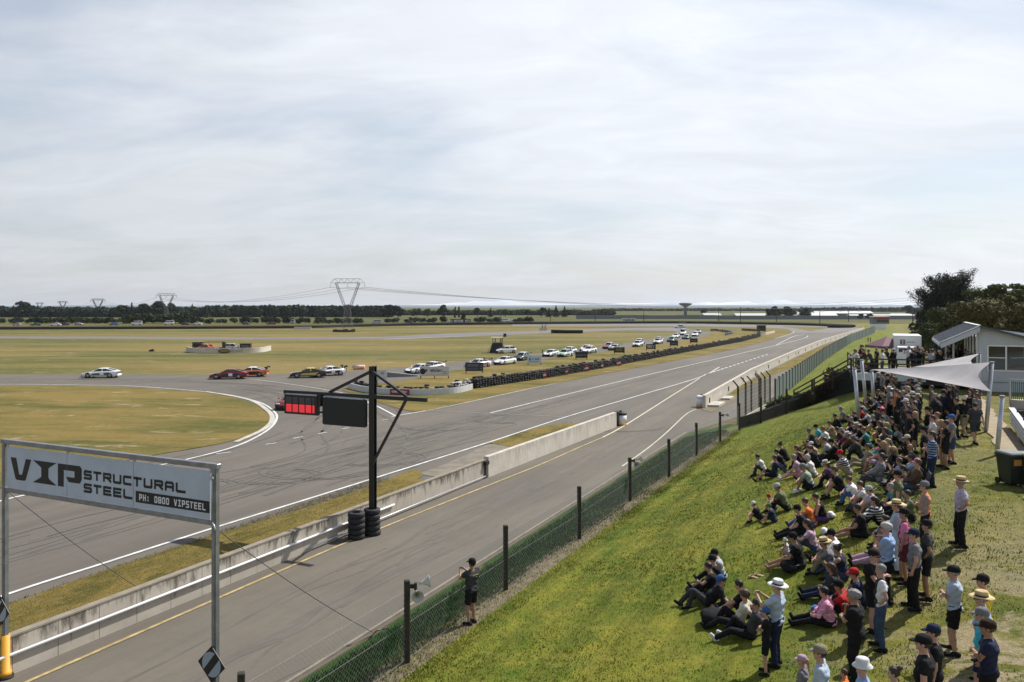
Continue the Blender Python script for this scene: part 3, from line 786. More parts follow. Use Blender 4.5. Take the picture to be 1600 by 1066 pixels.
for k, (a, b) in enumerate(zip(w3p, w3p[1:])):
    d = b - a; m4 = Matrix.Translation(a - w3p[0]) @ Matrix.Rotation(math.atan2(d.y, d.x), 4, 'Z')
    mb = MB(); n = max(1, int(d.length / 3.6))
    for i in range(n):
        x0 = d.length * i / n + 0.02; x1 = d.length * (i + 1) / n - 0.02
        mb.box(((x0 + x1) / 2, 0, 0.60), (x1 - x0, 0.3, 1.2))
    o = mb.build('wall_panel', M_WALLW, e); o.matrix_local = m4
    mb = MB()
    for i in range(0, n, 3):
        x0 = d.length * (i + .5) / n
        mb.box((x0, -0.2, 0.55), (0.14, 0.06, 0.5))
    o = mb.build('drain_slot', M_BLACKM, e); o.matrix_local = m4
GL = {
 'S': [[(1, 1), (.12, 1), (0, .88), (0, .6), (.1, .52), (.9, .5), (1, .4), (1, .12), (.9, 0), (0, 0)]],
 'T': [[(0, 1), (1, 1)], [(.42, 1), (.42, 0)]],
 'R': [[(0, 0), (0, 1), (.9, 1), (1, .9), (1, .58), (.9, .48), (.2, .48)], [(.5, .48), (1, 0)]],
 'U': [[(0, 1), (0, .12), (.1, 0), (.9, 0), (1, .12), (1, 1)]],
 'C': [[(1, 1), (.12, 1), (0, .88), (0, .12), (.12, 0), (1, 0)]],
 'A': [[(0, 0), (0, .85), (.15, 1), (.85, 1), (1, .85), (1, 0)], [(.1, .42), (1, .42)]],
 'L': [[(0, 1), (0, .12), (.12, 0), (1.1, 0)]],
 'E': [[(1, 1), (0, 1), (0, 0), (1, 0)], [(0, .5), (.9, .5)]],
 'P': [[(0, 0), (0, 1), (.9, 1), (1, .9), (1, .55), (.9, .45), (.15, .45)]],
 'H': [[(0, 0), (0, 1)], [(1, 0), (1, 1)], [(0, .5), (1, .5)]],
 ':': [[(.4, .75), (.4, .62)], [(.4, .2), (.4, .07)]],
 '0': [[(.12, 0), (0, .12), (0, .88), (.12, 1), (.88, 1), (1, .88), (1, .12), (.88, 0), (.12, 0)]],
 '8': [[(.1, 0), (0, .1), (0, .4), (.1, .5), (.9, .5), (1, .6), (1, .9), (.9, 1), (.1, 1), (0, .9), (0, .6), (.1, .5)], [(.9, .5), (1, .4), (1, .1), (.9, 0), (.1, 0)]],
 'V': [[(0, 1), (.45, 0), (.6, 0), (1, 1)]],
 'I': [[(.5, 1), (.5, 0)], [(0.1, 1), (.9, 1)], [(0.1, 0), (.9, 0)]],
 'N': [[(0, 0), (0, 1), (.88, 1), (1, .88), (1, 0)]],
 'M': [[(0, 0), (0, 1), (.5, .4), (1, 1), (1, 0)]],
 'O': [[(.12, 0), (0, .12), (0, .88), (.12, 1), (.88, 1), (1, .88), (1, .12), (.88, 0), (.12, 0)]],
 'F': [[(1, 1), (0, 1), (0, 0)], [(0, .5), (.8, .5)]],
 'X': [[(0, 0), (1, 1)], [(0, 1), (1, 0)]],
 'K': [[(0, 0), (0, 1)], [(1, 1), (0, .45)], [(.2, .55), (1, 0)]],
 'G': [[(1, 1), (.1, 1), (0, .9), (0, .1), (.1, 0), (1, 0), (1, .45), (.5, .45)]],
 'i': [[(.4, 0), (.4, .62)], [(.4, .82), (.4, .95)]],
 'n': [[(0, 0), (0, .62), (.9, .62), (1, .5), (1, 0)]],
 'd': [[(1, 1), (1, 0), (.1, 0), (0, .12), (0, .5), (.1, .62), (1, .62)]],
 'a': [[(0, .62), (.9, .62), (1, .5), (1, 0), (.1, 0), (0, .1), (0, .3), (1, .35)]],
 'o': [[(.1, 0), (0, .1), (0, .52), (.1, .62), (.9, .62), (1, .52), (1, .1), (.9, 0), (.1, 0)]],
 'r': [[(0, 0), (0, .62), (.9, .62)]],
 's': [[(1, .62), (0, .62), (0, .34), (1, .3), (1, 0), (0, 0)]],
 ' ': [],
}
def lettering(mb, text, x0, z0, w, h, th, y=0.0, mi=0, gap=0.28, dep=0.006):
    """flat strokes in the XZ plane facing -Y"""
    n = len(text); cw = w / (n + (n - 1) * gap)
    for i, ch in enumerate(text):
        ox = x0 + i * cw * (1 + gap)
        if ch == ' ': continue
        iw = cw - th; ih = h - th
        for st in GL.get(ch, GL['I']):
            P = [(ox + th / 2 + a * iw, z0 + th / 2 + b * ih) for a, b in st]
            for k, ((xa, za), (xb, zb)) in enumerate(zip(P, P[1:])):
                dx, dz = xb - xa, zb - za; L = math.hypot(dx, dz) or 1e-6
                dx /= L; dz /= L; e_ = th * 0.42; t = th / 2
                xa2, za2, xb2, zb2 = xa - dx * e_, za - dz * e_, xb + dx * e_, zb + dz * e_
                nx, nz = -dz * t, dx * t
                yy = y - dep - 0.0004 * k
                mb.add([(xa2 + nx, yy, za2 + nz), (xb2 + nx, yy, zb2 + nz), (xb2 - nx, yy, zb2 - nz), (xa2 - nx, yy, za2 - nz)], [(0, 1, 2, 3)], mi)
def poly_xz(mb, pts, y, mi=0):
    vs = [(p[0], y, p[1]) for p in pts]
    for t in tessellate_polygon([[Vector((p[0], p[1], 0)) for p in pts]]):
        mb.add([vs[i] for i in t], [(0, 1, 2)], mi)
PL = Vector((-13.05, 20.6, 0)); PR = Vector((-6.45, 17.4, 0))
dg = PR - PL; LG = dg.length
gan = empty("overhead_sign", PL, math.atan2(dg.y, dg.x), "large white VIP Structural Steel sign on two tall steel posts over the pit lane", 'sign')
for x_, tz in ((0.0, 6.12), (LG, 6.14)):
    mb = MB(); z0 = 0.0 if x_ < 1 else 0.0
    mb.box((x_, 0, tz / 2), (0.075, 0.14, tz), bev=0.008)
    for s_ in (-0.052, 0.052):
        mb.box((x_ + s_, 0, tz / 2 - 0.02), (0.028, 0.10, tz - 0.06))
    mb.build('post', M_STEEL, gan)
mb = MB(); mb.box((LG / 2, 0, 6.10), (LG + 0.22, 0.13, 0.11), bev=0.01); mb.build('top_beam', M_STEEL, gan)
mb = MB(); mb.box((LG / 2, 0.02, 4.86), (LG - 0.1, 0.12, 0.11), bev=0.01); mb.build('bottom_beam', M_STEEL, gan)
bx0, bx1, bz0, bz1 = 0.13, LG - 0.13, 4.93, 5.98
BW = bx1 - bx0; BH = bz1 - bz0
mb = MB(); mb.box(((bx0 + bx1) / 2, -0.01, (bz0 + bz1) / 2), (BW, 0.04, BH))
board = mb.build('sign_board', M_BOARDW, gan)
for t in (0.33, 0.66):
    mb = MB(); mb.box((bx0 + BW * t, -0.033, (bz0 + bz1) / 2), (0.006, 0.004, BH * 0.98)); mb.build('panel_seam', M_INKGR, board)
mb = MB(); yf = -0.034
def fx(t): return t * LG
def fz(f): return bz1 - f * BH
zt, zb = fz(.25), fz(.78)
hh = zt - zb
x0, x1 = fx(.037), fx(.150); w = x1 - x0
poly_xz(mb, [(x0, zt), (x0 + .28 * w, zt), (x0 + .42 * w, zb + .26 * hh), (x0 + .56 * w, zb + .26 * hh), (x0 + .74 * w, zt), (x1, zt), (x0 + .74 * w, zb + .06 * hh), (x0 + .68 * w, zb), (x0 + .30 * w, zb), (x0 + .24 * w, zb + .06 * hh)], yf)
x0, x1 = fx(.158), fx(.284); w = x1 - x0
poly_xz(mb, [(x0, zt), (x1, zt), (x0 + .72 * w, zt - .22 * hh), (x0 + .66 * w, zt - .30 * hh), (x0 + .66 * w, zb + .30 * hh), (x0 + .72 * w, zb + .22 * hh), (x1, zb), (x0, zb), (x0 + .28 * w, zb + .22 * hh), (x0 + .36 * w, zb + .30 * hh), (x0 + .36 * w, zt - .30 * hh), (x0 + .28 * w, zt - .22 * hh)], yf)
x0, x1 = fx(.290), fx(.410); w = x1 - x0
poly_xz(mb, [(x0, zt), (x0 + .92 * w, zt), (x1, zt - .1 * hh), (x1, zb + .42 * hh), (x0 + .92 * w, zb + .24 * hh), (x0 + .46 * w, zb + .24 * hh), (x0 + .34 * w, zb + .46 * hh), (x0 + .70 * w, zb + .46 * hh), (x0 + .70 * w, zt - .26 * hh), (x0 + .25 * w, zt - .26 * hh), (x0 + .25 * w, zb), (x0, zb)], yf)
lettering(mb, "STRUCTURAL", fx(.420), fz(.535), fx(.880) - fx(.420), BH * .215, 0.062, y=-0.028, gap=0.18)
lettering(mb, "STEEL", fx(.420), fz(.835), fx(.648) - fx(.420), BH * .215, 0.062, y=-0.028, gap=0.18)
mb.build('lettering', M_INK, board)
mb = MB(); poly_xz(mb, [(fx(.665), fz(.875)), (bx1 - 0.01, fz(.875)), (bx1 - 0.01, fz(.625)), (fx(.665), fz(.625))], -0.0335)
mb.build('number_panel', M_INK, board)
mb = MB(); lettering(mb, "PH: 0800 VIPSTEEL", fx(.682), fz(.825), bx1 - 0.12 - fx(.682), BH * .145, 0.030, y=-0.0345, gap=0.26)
mb.build('lettering', M_INKW, board)
for x_ in (0.12, 0.13 + BW * .33, 0.13 + BW * .66, LG - 0.12):
    mb = MB(); mb.box((x_, 0.0, 6.02), (0.06, 0.05, 0.1)); mb.build('hanger', M_STEELL, gan)
mb = MB(); mb.lathe([(0.05, -0.02), (0.05, 0.02)], 10, c=(LG, -0.11, 5.86), mx=Matrix.Rotation(R(90), 3, 'X'))
mb.tube([(LG, -0.11, 5.95), (LG + .005, -0.11, 4.9)], 0.014, 6)
mb.tube([(LG, -0.1, 4.9), (LG + 0.1, -0.14, 4.86), (LG + 0.16, -0.15, 4.76)], 0.02, 6)
mb.build('shackle', M_STEELL, gan)
for x_, zc in ((-0.05, 1.76), (LG, 1.83)):
    mb = MB(); q = 0.40
    mb.add([(x_ - q, -.115, zc), (x_, -.115, zc - q), (x_ + q, -.115, zc), (x_, -.115, zc + q), (x_ - q, -.10, zc), (x_, -.10, zc - q), (x_ + q, -.10, zc), (x_, -.10, zc + q)],
           [(0, 1, 2, 3), (7, 6, 5, 4), (0, 4, 5, 1), (1, 5, 6, 2), (2, 6, 7, 3), (3, 7, 4, 0)])
    dsg = mb.build('diamond_sign', M_INK, gan)
    mb = MB(); rd = 0.272
    for sgn in (1, -1):
        pts = []
        for k in range(21):
            a = R(45) + (R(-90) if sgn < 0 else R(90)) + 0
        half = 0.085; a0 = math.asin(half / rd)
        base = R(50)
        ang = [a0 + (math.pi - 2 * a0) * k / 20 for k in range(21)]
        pts = [(x_ + rd * math.cos(sgn * t + base), zc + rd * math.sin(sgn * t + base)) for t in ang]
        if sgn < 0: pts.reverse()
        poly_xz(mb, pts, -.1165)
    mb.build('sign_face', mat('grey_reflective_face', (0.34, 0.40, 0.45), 0.35), dsg)
mb = MB(); mb.lathe([(0.15, 0.0), (0.15, 0.12), (0.11, 0.13), (0.11, 1.05)], 14, c=(0, 0, 0.06)); mb.build('post_padding', M_YELLOW, gan)
mb = MB(); mb.lathe([(0.2, 0.0), (0.2, 0.07)], 14); mb.build('post_foot', M_BLACKM, gan)
mb = MB()
gl = gan.matrix_world if False else (Matrix.Translation(PL) @ Matrix.Rotation(math.atan2(dg.y, dg.x), 4, 'Z'))
inv = gl.inverted()
def guy(a, b, sag=0.12):
    a = Vector(a); b = Vector(b)
    return [a.lerp(b, t / 8) - Vector((0, 0, sag * 4 * (t / 8) * (1 - t / 8))) for t in range(9)]
mb.tube(guy(inv @ Vector((PL.x, PL.y, 4.85)), inv @ (G(250, 946) + Vector((0, 0, .12)))), 0.011, 5); mb.build('guy_wire', M_CABLE, gan); mb = MB()
mb.tube(guy(inv @ Vector((PR.x, PR.y, 4.75)), inv @ UV(19.3, -13.55, 0.1)), 0.011, 5)
mb.build('guy_wire', M_CABLE, gan)
mb = MB(); mb.box((0, 0, 0.07), (0.95, 0.2, 0.14), bev=0.03); o = mb.build("wheel_chock", M_BLACKM, None, G(262, 946), R(90) - LANE); prop(o, "flat black block lying at the foot of the stained pit wall", 'block')
mb = MB(); mb.tube([UV(19.0, -13.5, 0), UV(19.35, -13.45, 0.16), UV(19.7, -13.3, 0.12)], 0.02, 6); o = mb.build("ground_anchor", M_BLACK); prop(o, "bent steel anchor stake holding the guy wire at the kerb", 'stake')
GB = UV(27.85, -19.55)
lg = empty("light_gantry", GB, -LANE, "tall black gantry with red start lights and a black panel beside the pit wall", 'start lights')
def tzpx(py, D=33.5): return CAM_H - (py - HOR) * D / FPX
mb = MB()
mb.box((0, -0.10, 3.52), (0.24, 0.03, 7.04)); mb.box((0, 0.10, 3.52), (0.24, 0.03, 7.04)); mb.box((0, 0, 3.5), (0.10, 0.17, 7.0))
mb.build('post', M_BLACK, lg)
mb = MB(); mb.box((-0.95, -0.13, 5.78), (7.3, 0.16, 0.16)); mb.build('cross_beam', M_BLACK, lg)
mb = MB(); mb.bar((-0.02, -0.13, 6.82), (-2.15, -0.13, 5.86), 0.10, 0.12); mb.bar((0.02, -0.13, 6.86), (1.75, -0.13, 5.86), 0.08, 0.10); mb.build('tie_bar', M_BLACK, lg)
mb = MB(); mb.bar((1.72, -0.13, 5.72), (0.06, -0.13, 2.95), 0.09, 0.10); mb.build('lower_strut', M_BLACK, lg)
mb = MB(); mb.box((-1.33, -0.16, 5.06), (2.25, 0.22, 1.16), bev=0.05)
bp_ = mb.build('black_panel', M_BLACKM, lg)
mb = MB(); mb.tube([(-2.3, -0.2, 5.68), (-0.3, -0.2, 5.66)], 0.055, 10); mb.build('panel_rod', M_STEELL, bp_)
mb = MB()
mb.box((-3.62, -0.15, 5.26), (1.86, 0.18, 0.86), bev=0.03)
lp = mb.build('light_panel', M_BLACK, lg)
mb = MB(); mb.tube([(-4.45, -0.2, 5.70), (-2.75, -0.2, 5.70)], 0.045, 10); mb.build('panel_rod', M_STEELL, lp)
for i in range(5):
    xx = -4.26 + i * 0.36
    w_ = 0.30 if i < 4 else 0.12
    if i == 4: xx -= 0.09
    mb = MB(); mb.box((xx, -0.25, 5.10), (w_, 0.02, 0.34), bev=0.04, mx=None); mb.build('lit_lamp', M_LAMPRED, lp)
    mb = MB(); mb.box((xx, -0.25, 5.44), (w_, 0.02, 0.27), bev=0.04); mb.build('dark_lamp', M_LAMPOFF, lp)
mb = MB(); mb.box((-2.55, -0.2, 5.5), (0.12, 0.2, 0.5)); mb.box((-2.55, -0.2, 5.0), (0.2, 0.12, 0.08)); mb.build('hinge_bracket', M_BLACK, lg)
def torus(mb, R0, r, z, n=18, m=7, mi=0, c=(0, 0)):
    vs = []; fs = []
    for i in range(n):
        a = 2 * math.pi * i / n
        for j in range(m):
            b = 2 * math.pi * j / m
            sq = lambda q: math.copysign(abs(q) ** .55, q)
            rr_ = R0 + r * sq(math.cos(b)) * 0.9
            vs.append((c[0] + rr_ * math.cos(a), c[1] + rr_ * math.sin(a), z + r * sq(math.sin(b)) * .97))
    for i in range(n):
        for j in range(m):
            fs.append((i * m + j, ((i + 1) % n) * m + j, ((i + 1) % n) * m + (j + 1) % m, i * m + (j + 1) % m))
    mb.add(vs, fs, mi, True)
tm = MB(); torus(tm, 0.255, 0.110, 0.115, 22, 12); tyre_me = tm.mesh('tyre', M_TYRE)
for j, (px_, py_, n, lb) in enumerate(((557, 842, 5, "black tyre stack left of the gantry post, nearest the camera"), (581.5, 836, 5, "black tyre stack right around the foot of the gantry post"))):
    e = empty("tyre_stack", G(px_, py_), 0, lb, 'tyre stack', 'tyre stacks at the light gantry')
    for k in range(n):
        o = link_mesh('tyre', tyre_me, e, (rr.uniform(-.02, .02), rr.uniform(-.02, .02), k * 0.222))
fp = [(10.9, -10.25, 1.95), (16.0, -10.05, 1.9)]
for (x, y) in ((636, 1035), (790, 922), (905, 842), (984, 783), (1045, 745), (1088, 712), (1125, 690), (1155, 672), (1189, 661), (1229, 650), (1269, 636)):
    pass
post_uv = [(10.6, -10.2), (15.6, -10.15), (21.3, -10.1), (27.5, -10.1), (34.8, -10.1), (41.0, -10.1), (47.6, -10.1), (53.6, -10.1)]
def vfence(px, py):
    p = ground(px, py); return toUV(p.x, p.y)
fpx = [(636, 1035), (790, 922), (905, 842), (984, 783), (1045, 745), (1088, 712), (1125, 690), (1155, 672), (1189, 661), (1229, 650), (1269, 636)]
posts = [UV(10.6, -10.2)]
for x, y in fpx[:8]:
    u, v = vfence(x, y); posts.append(UV(u, v))
for x, D in ((1189, 58.5), (1229, 60.8), (1269, 63.0)):
    posts.append(Vector(((x - 800) / FPX * D, D, 0)))
for p in posts:
    u, v = toUV(p.x, p.y); p.z = TZ(u, v)
fence = empty("wire_fence", posts[1], 0, "chain wire fence on dark timber posts along the foot of the lawn", 'fence')
f0 = posts[1]
FH = 1.92
for p in posts:
    mb = MB(); mb.box((0, 0, FH / 2 - 0.05), (0.13, 0.13, FH + 0.1), bev=0.015)
    mb.build('post', M_WOOD, fence, p - f0, 0.3)
mb = MB()
def mesh_bay(mb, a, b, h, s, r, z0=0.06):
    a = Vector(a); b = Vector(b); L = (b - a).length; n = int((L + h) / s)
    for sg in (0, 1):
        for i in range(n):
            t0 = i * s - h
            x0, z_0, x1, z_1 = t0, 0.0, t0 + h, h
            if x0 < 0: z_0 = -x0; x0 = 0
            if x1 > L: z_1 = h - (x1 - L); x1 = L
            if z_1 - z_0 < 0.02: continue
            if sg: x0, x1 = L - x0, L - x1
            p = a.lerp(b, x0 / L) + Vector((0, 0, z0 + z_0)); q = a.lerp(b, x1 / L) + Vector((0, 0, z0 + z_1))
            mb.tube([p, q], r, 3, caps=False, smooth=False)
for a, b in zip(posts, posts[1:9]):
    mesh_bay(mb, a - f0, b - f0, 1.62, 0.12, 0.002)
for a, b in zip(posts, posts[1:]):
    for z in (0.08, 0.9, 1.68):
        mb.tube([a - f0 + Vector((0, 0, z)), b - f0 + Vector((0, 0, z))], 0.004, 3, caps=False)
mb.build('wire_mesh', M_WIRE, fence)
def horn(p, z, rots, label):
    e = empty("horn_speaker", Vector((p.x, p.y, p.z + z)), 0, label, 'loudspeaker', 'horn speakers on the fence posts')
    mb = MB(); mb.box((0.10, 0, 0), (0.18, 0.06, 0.10)); mb.box((0.2, 0, 0.0), (0.06, 0.10, 0.16)); mb.build('bracket', M_BLACK, e)
    for az, el, off in rots:
        mx = (Matrix.Rotation(az, 3, 'Z') @ Matrix.Rotation(R(90) - el, 3, 'Y'))
        mb = MB(); mx = mx * .72; mb.lathe([(0.045, -0.02), (0.05, 0.10), (0.08, 0.16), (0.12, 0.24), (0.19, 0.33), (0.20, 0.345), (0.185, 0.335), (.10, .25), (.05, .20), (.0001, .19)], 20, c=off, mx=mx)
        h_ = mb.build('horn', M_HORN, e)
        mb = MB(); mb.lathe([(0.04, 0.20), (0.05, 0.29), (0.0001, 0.31)], 14, c=off, mx=mx); mb.build('horn_throat', M_HORNIN, h_)
horn(posts[1], 1.78, ((R(15), R(8), (0.28, 0.0, 0.06)), (R(-75), R(-10), (0.22, -0.06, -0.10))), "pair of grey horn speakers on the nearest full fence post")
horn(posts[4], 1.78, ((R(10), R(8), (0.28, 0.0, 0.06)), (R(-80), R(-8), (0.22, -0.06, -0.10))), "pair of grey horn speakers on a fence post halfway along the lawn")
horn(posts[7], 1.70, ((R(20), R(5), (0.28, 0.0, 0.02)),), "single small horn speaker on a fence post near the fence corner")
tf0 = UV(81.5, -10.0)
tf = empty("security_fence", tf0, 0, "long tall grey mesh fence with dark steel posts beside the service road", 'fence')
line = [UV(u, v) for u, v in ((81.5, -10.0), (150, -9.9), (220, -8.5), (300, -4.0))]
def along(line, s):
    for a, b in zip(line, line[1:]):
        L = (b - a).length
        if s <= L: return a.lerp(b, s / L)
        s -= L
    return line[-1]
pm = MB(); pm.box((0, 0, 1.15), (0.13, 0.13, 2.3)); post_me = pm.mesh('post', M_BLACK)
s = 0.0; k = 0
while s < 215:
    p = along(line, s); o = link_mesh('post', post_me, tf, p - tf0 + Vector((0, 0, TXY(p.x, p.y)))); s += 3.0 if s < 120 else 4.5
mb = MB()
for i in range(int(215 / 0.16)):
    p = along(line, i * 0.16) - tf0; z = TXY(p.x + tf0.x, p.y + tf0.y)
    mb.add([(p.x - .018, p.y, z), (p.x + .018, p.y + 0.0, z), (p.x + .018, p.y, z + 2.15), (p.x - .018, p.y, z + 2.15)], [(0, 1, 2, 3)])
for z in np.arange(0.05, 2.2, 0.22):
    for i in range(0, 215, 5):
        mb.bar(along(line, i) - tf0 + Vector((0, 0, z)), along(line, i + 5) - tf0 + Vector((0, 0, z)), 0.02, 0.035)
mb.build('mesh_panel', mat('blue_grey_fence_mesh', (0.44, 0.49, 0.50), 0.6, 0.0), tf)
af0 = UV(60.5, -11.2)
af = empty("angled_post_fence", G(1153, 666), 0, "short run of tall steel posts with bent tops beside the service road", 'fence')
a0 = G(1153, 668)
apx = [(1153, 668, 613), (1165, 659, 605), (1174, 652, 600), (1186, 646, 596), (1188.5, 646, 595), (1195, 637, 592), (1203, 630, 589)]
aps = []
for x, yb, yt in apx:
    p = UV(60.5 + (x - 1153) * 0.33, -11.4 + (x - 1153) * 0.004)
    D = p.y; p.x = (x - 800) / FPX * D; p.z = TXY(p.x, p.y)
    aps.append(p)
af.location = aps[0]
for p in aps:
    ht = 2.9
    mb = MB(); mb.box((0, 0, ht / 2), (0.12, 0.12, ht)); mb.bar((0, 0, ht), (-0.34, 0.12, ht + 0.42), 0.10)
    mb.build('post', M_BLACK, af, p - aps[0])
mb = MB()
a, b = aps[0] - aps[0], aps[-1] - aps[0]
for i in range(70):
    p = a.lerp(b, i / 69); mb.bar(p, p + Vector((0, 0, 2.7)), 0.012)
for z in np.arange(0.3, 2.8, 0.3): mb.bar(a + Vector((0, 0, z)), b + Vector((0, 0, z)), 0.012)
mb.build('mesh_panel', M_STEEL, af)
mb = MB(); mb.bar(aps[0] - aps[0] + Vector((0, 0, 0.25)), b + Vector((0, 0, 0.3)), 0.1, 0.3); mb.build('base_rail', M_KERB, af)
sc = [posts[8], posts[9], posts[10], posts[11], Vector((26.3, 60.5, 0)), Vector((25.9, 56.5, 0))]
mb = MB()
for i, p in enumerate(sc):
    p = p.copy(); p.z = TXY(p.x, p.y); sc[i] = p
off = Vector((0.15, 0.35, 0)); hs = [0.85, 0.9, 1.0, 1.2, 1.9, 2.1]
vs = []
for p, h in zip(sc, hs):
    for dy in (0, 0.04): vs += [p + off + Vector((0, dy, -0.25)), p + off + Vector((0, dy, h))]
fs = []
for i in range(len(sc) - 1):
    a = i * 4; fs += [(a, a + 4, a + 5, a + 1), (a + 2, a + 3, a + 7, a + 6), (a + 1, a + 5, a + 7, a + 3)]
mb.add(vs, fs)
o = mb.build("shade_cloth", mat("black_shade_cloth", (0.022, 0.022, 0.021), 0.9, var=0.4)); prop(o, "dark cloth screen stretched along the far edge of the lawn", 'screen')
DK = 4.75
PLR = Matrix.Translation((24.2, 56.3, 0)) @ Matrix.Rotation(R(-19), 4, "Z") @ Matrix.Translation((2.8, .85, 0))
pl_ = empty("viewing_platform", PLR.translation, R(-19), "raised timber viewing platform crowded with people behind the shade sail", 'platform')
pc = Vector((25.5, 57, 0))
mb = MB()
rzp = R(-6)
mb.box((3.9, 3.2, DK - 0.12), (13.6, 8.2, 0.24)); mb.build('deck', mat("weathered_deck", (0.20, 0.19, 0.18), 0.85, var=0.3), pl_)
mb = MB(); mb.box((-0.6, -0.96, DK - 0.16), (4.4, 0.08, 0.5)); mb.build('fascia', M_CLADD, pl_)
mb = MB(); mb.box((0.2, -1.03, DK + 0.22), (1.5, 0.05, 0.36)); mb.build('notice_board', M_BOARDG, pl_)
mb = MB()
for x in (-2.7, 0.4, 3.6, 6.8, 10.4):
    mb.box((x, -0.8, (DK + 2.2) / 2), (0.18, 0.18, DK - 2.2))
mb.build('support_post', M_WOOD, pl_)
mb = MB()
for x in (-2.8, -0.2, 2.4, 5.0, 7.6, 10.4):
    mb.box((x, -0.85, DK + 0.55), (0.09, 0.09, 1.1))
for y in (1.5, 4.0, 7.2): mb.box((-2.8, y, DK + 0.55), (0.09, 0.09, 1.1))
for z in (0.42, 0.75, 1.08):
    mb.box((3.8, -0.85, DK + z), (13.2, 0.05, 0.09)); mb.box((-2.8, 3.2, DK + z), (0.05, 8.0, 0.09))
mb.build('railing', M_WOOD, pl_)
mb = MB()
for i, x in enumerate((4.3, 5.4, 6.3)): mb.box((x, -0.93, DK + 0.2), (0.45, 0.03, 0.34))
mb.build('white_plate', M_WHITE, pl_)
mb = MB(); mb.box((3.9, 2.0, 3.9), (13.0, 0.1, 1.5)); mb.box((3.8, -0.75, 4.35), (13.0, 0.04, 0.5)); mb.build('under_deck_dark', M_BLACKM, pl_)  # black sheets put in for the shade under the deck
mb = MB()
a = Vector((24.0, 56.6, DK + 1.1)); b = Vector((22.2, 63.0, 2.9))
for dz in (0, -0.36, -0.7):
    mb.bar(a + Vector((0, 0, dz)), b + Vector((0, 0, dz)), 0.06, 0.09)
for t in (0.0, 0.3, 0.62, 1.0):
    p = a.lerp(b, t); mb.box((p.x, p.y, p.z - 0.75), (0.09, 0.09, 1.5))
o = mb.build("ramp_handrail", M_WOOD); prop(o, "dark timber handrail sloping down to the left from the viewing platform", 'handrail')
def pole(px, py_top, py_bot, D, label, lean_px=0.0, r=0.09):
    zb = CAM_H - (py_bot - HOR) * D / FPX; zt_ = CAM_H - (py_top - HOR) * D / FPX
    x = (px - 800) / FPX * D
    g_ = TXY(x, D)
    e = empty("shade_sail_pole", (x, D, g_ - 0.05), 0, label, 'pole', 'grey poles of the shade sails')
    top = Vector((lean_px * D / FPX, 0, zt_ - g_))
    mb = MB(); mb.tube([(0, 0, -0.1), top], r, 10); mb.build('pole_shaft', M_STEELL, e)
    mb = MB(); mb.tube([top - Vector((0, 0, 0.02)), top + Vector((0, 0, 0.05))], r * 1.12, 10); mb.build('pole_cap', M_STEEL, e)
    return e.location + top
pA = pole(1343, 575, 676, 41.0, "leaning grey sail pole furthest left, standing among the seated crowd", -8)
pB = pole(1355, 562, 647, 46.5, "tallest of the three leaning grey poles left of the shade sail", -9)
pC = pole(1366, 579, 646, 47.5, "grey pole right of the other two at the left tip of the sail", -4)
pD = pole(1540, 565, 680, 36.3, "grey pole at the right corners of the shade sail beside the barrier", 10)
pE = pole(1557, 618, 720, 30.6, "short free-standing grey pole nearest the wheelie bin", 9, 0.085)
pF = pole(1530, 551, 600, 49.5, "grey pole by the building holding the rear shade sail", 1, 0.07)
def sail(name, corners, label, sagin=(.1, .4, .1), n=16, wob=0.25):
    A, B, C = [Vector(c) for c in corners]
    cen = (A + B + C) / 3
    vs = []; fs = []; idx = {}
    for i in range(n + 1):
        for j in range(n + 1 - i):
            a, b, c = i / n, j / n, 1 - (i + j) / n
            p = A * a + B * b + C * c
            m_ = max(0, 1 - 27 * a * b * c)
            f = 4 * m_ * (sagin[0] * a * b * (1 - c) ** 2 + sagin[1] * b * c * (1 - a) ** 2 + sagin[2] * a * c * (1 - b) ** 2)
            p = p + (cen - p) * f
            p.z -= wob * 27 * a * b * c * 0.5
            idx[(i, j)] = len(vs); vs.append(p)
    for i in range(n):
        for j in range(n - i):
            fs.append((idx[(i, j)], idx[(i + 1, j)], idx[(i, j + 1)]))
            if j < n - i - 1: fs.append((idx[(i + 1, j)], idx[(i + 1, j + 1)], idx[(i, j + 1)]))
    mb = MB(); k = len(vs)
    mb.add(vs + [v - Vector((0, 0, 0.012)) for v in vs], fs + [tuple(reversed([q + k for q in f])) for f in fs], 0, True)
    o = mb.build(name, M_SHADE); prop(o, label, 'shade sail')
    return o
c1 = Vector(((1361 - 800) / FPX * 47.2, 47.2, CAM_H - (577.5 - HOR) * 47.2 / FPX))
c2 = Vector(((1549 - 800) / FPX * 36.3, 36.3, CAM_H - (566 - HOR) * 36.3 / FPX))
c3 = Vector(((1549 - 800) / FPX * 32.5, 32.5, CAM_H - (612 - HOR) * 32.5 / FPX))
sail("shade_sail", (c1, c2, c3), "large pale grey triangular shade sail over the seated crowd", (.10, .24, .04))
c4 = Vector(((1425 - 800) / FPX * 55, 55, CAM_H - (574 - HOR) * 55 / FPX))
c5 = Vector(((1532 - 800) / FPX * 49.5, 49.5, CAM_H - (552 - HOR) * 49.5 / FPX))
c6 = Vector(((1523 - 800) / FPX * 44, 44, CAM_H - (572 - HOR) * 44 / FPX))
sail("shade_sail", (c4, c5, c6), "smaller pale grey shade sail behind, reaching toward the building", (.04, .26, .04), wob=0.1)
mb = MB(); mb.tube([c2, pD], 0.02, 5); o = mb.build("sail_cable", M_STEELL); prop(o, "short steel cable tying the large sail to its right pole", 'cable')
bl = [UV(u, 5.0) for u in (23.8, 28, 33, 38, 42.5)]
bar_px = [(1594, 742), (1531, 632)]
B0 = UV(24.2, 4.55); B1 = UV(44.0, 5.2)
B0.z = TXY(B0.x, B0.y); B1.z = TXY(B1.x, B1.y)
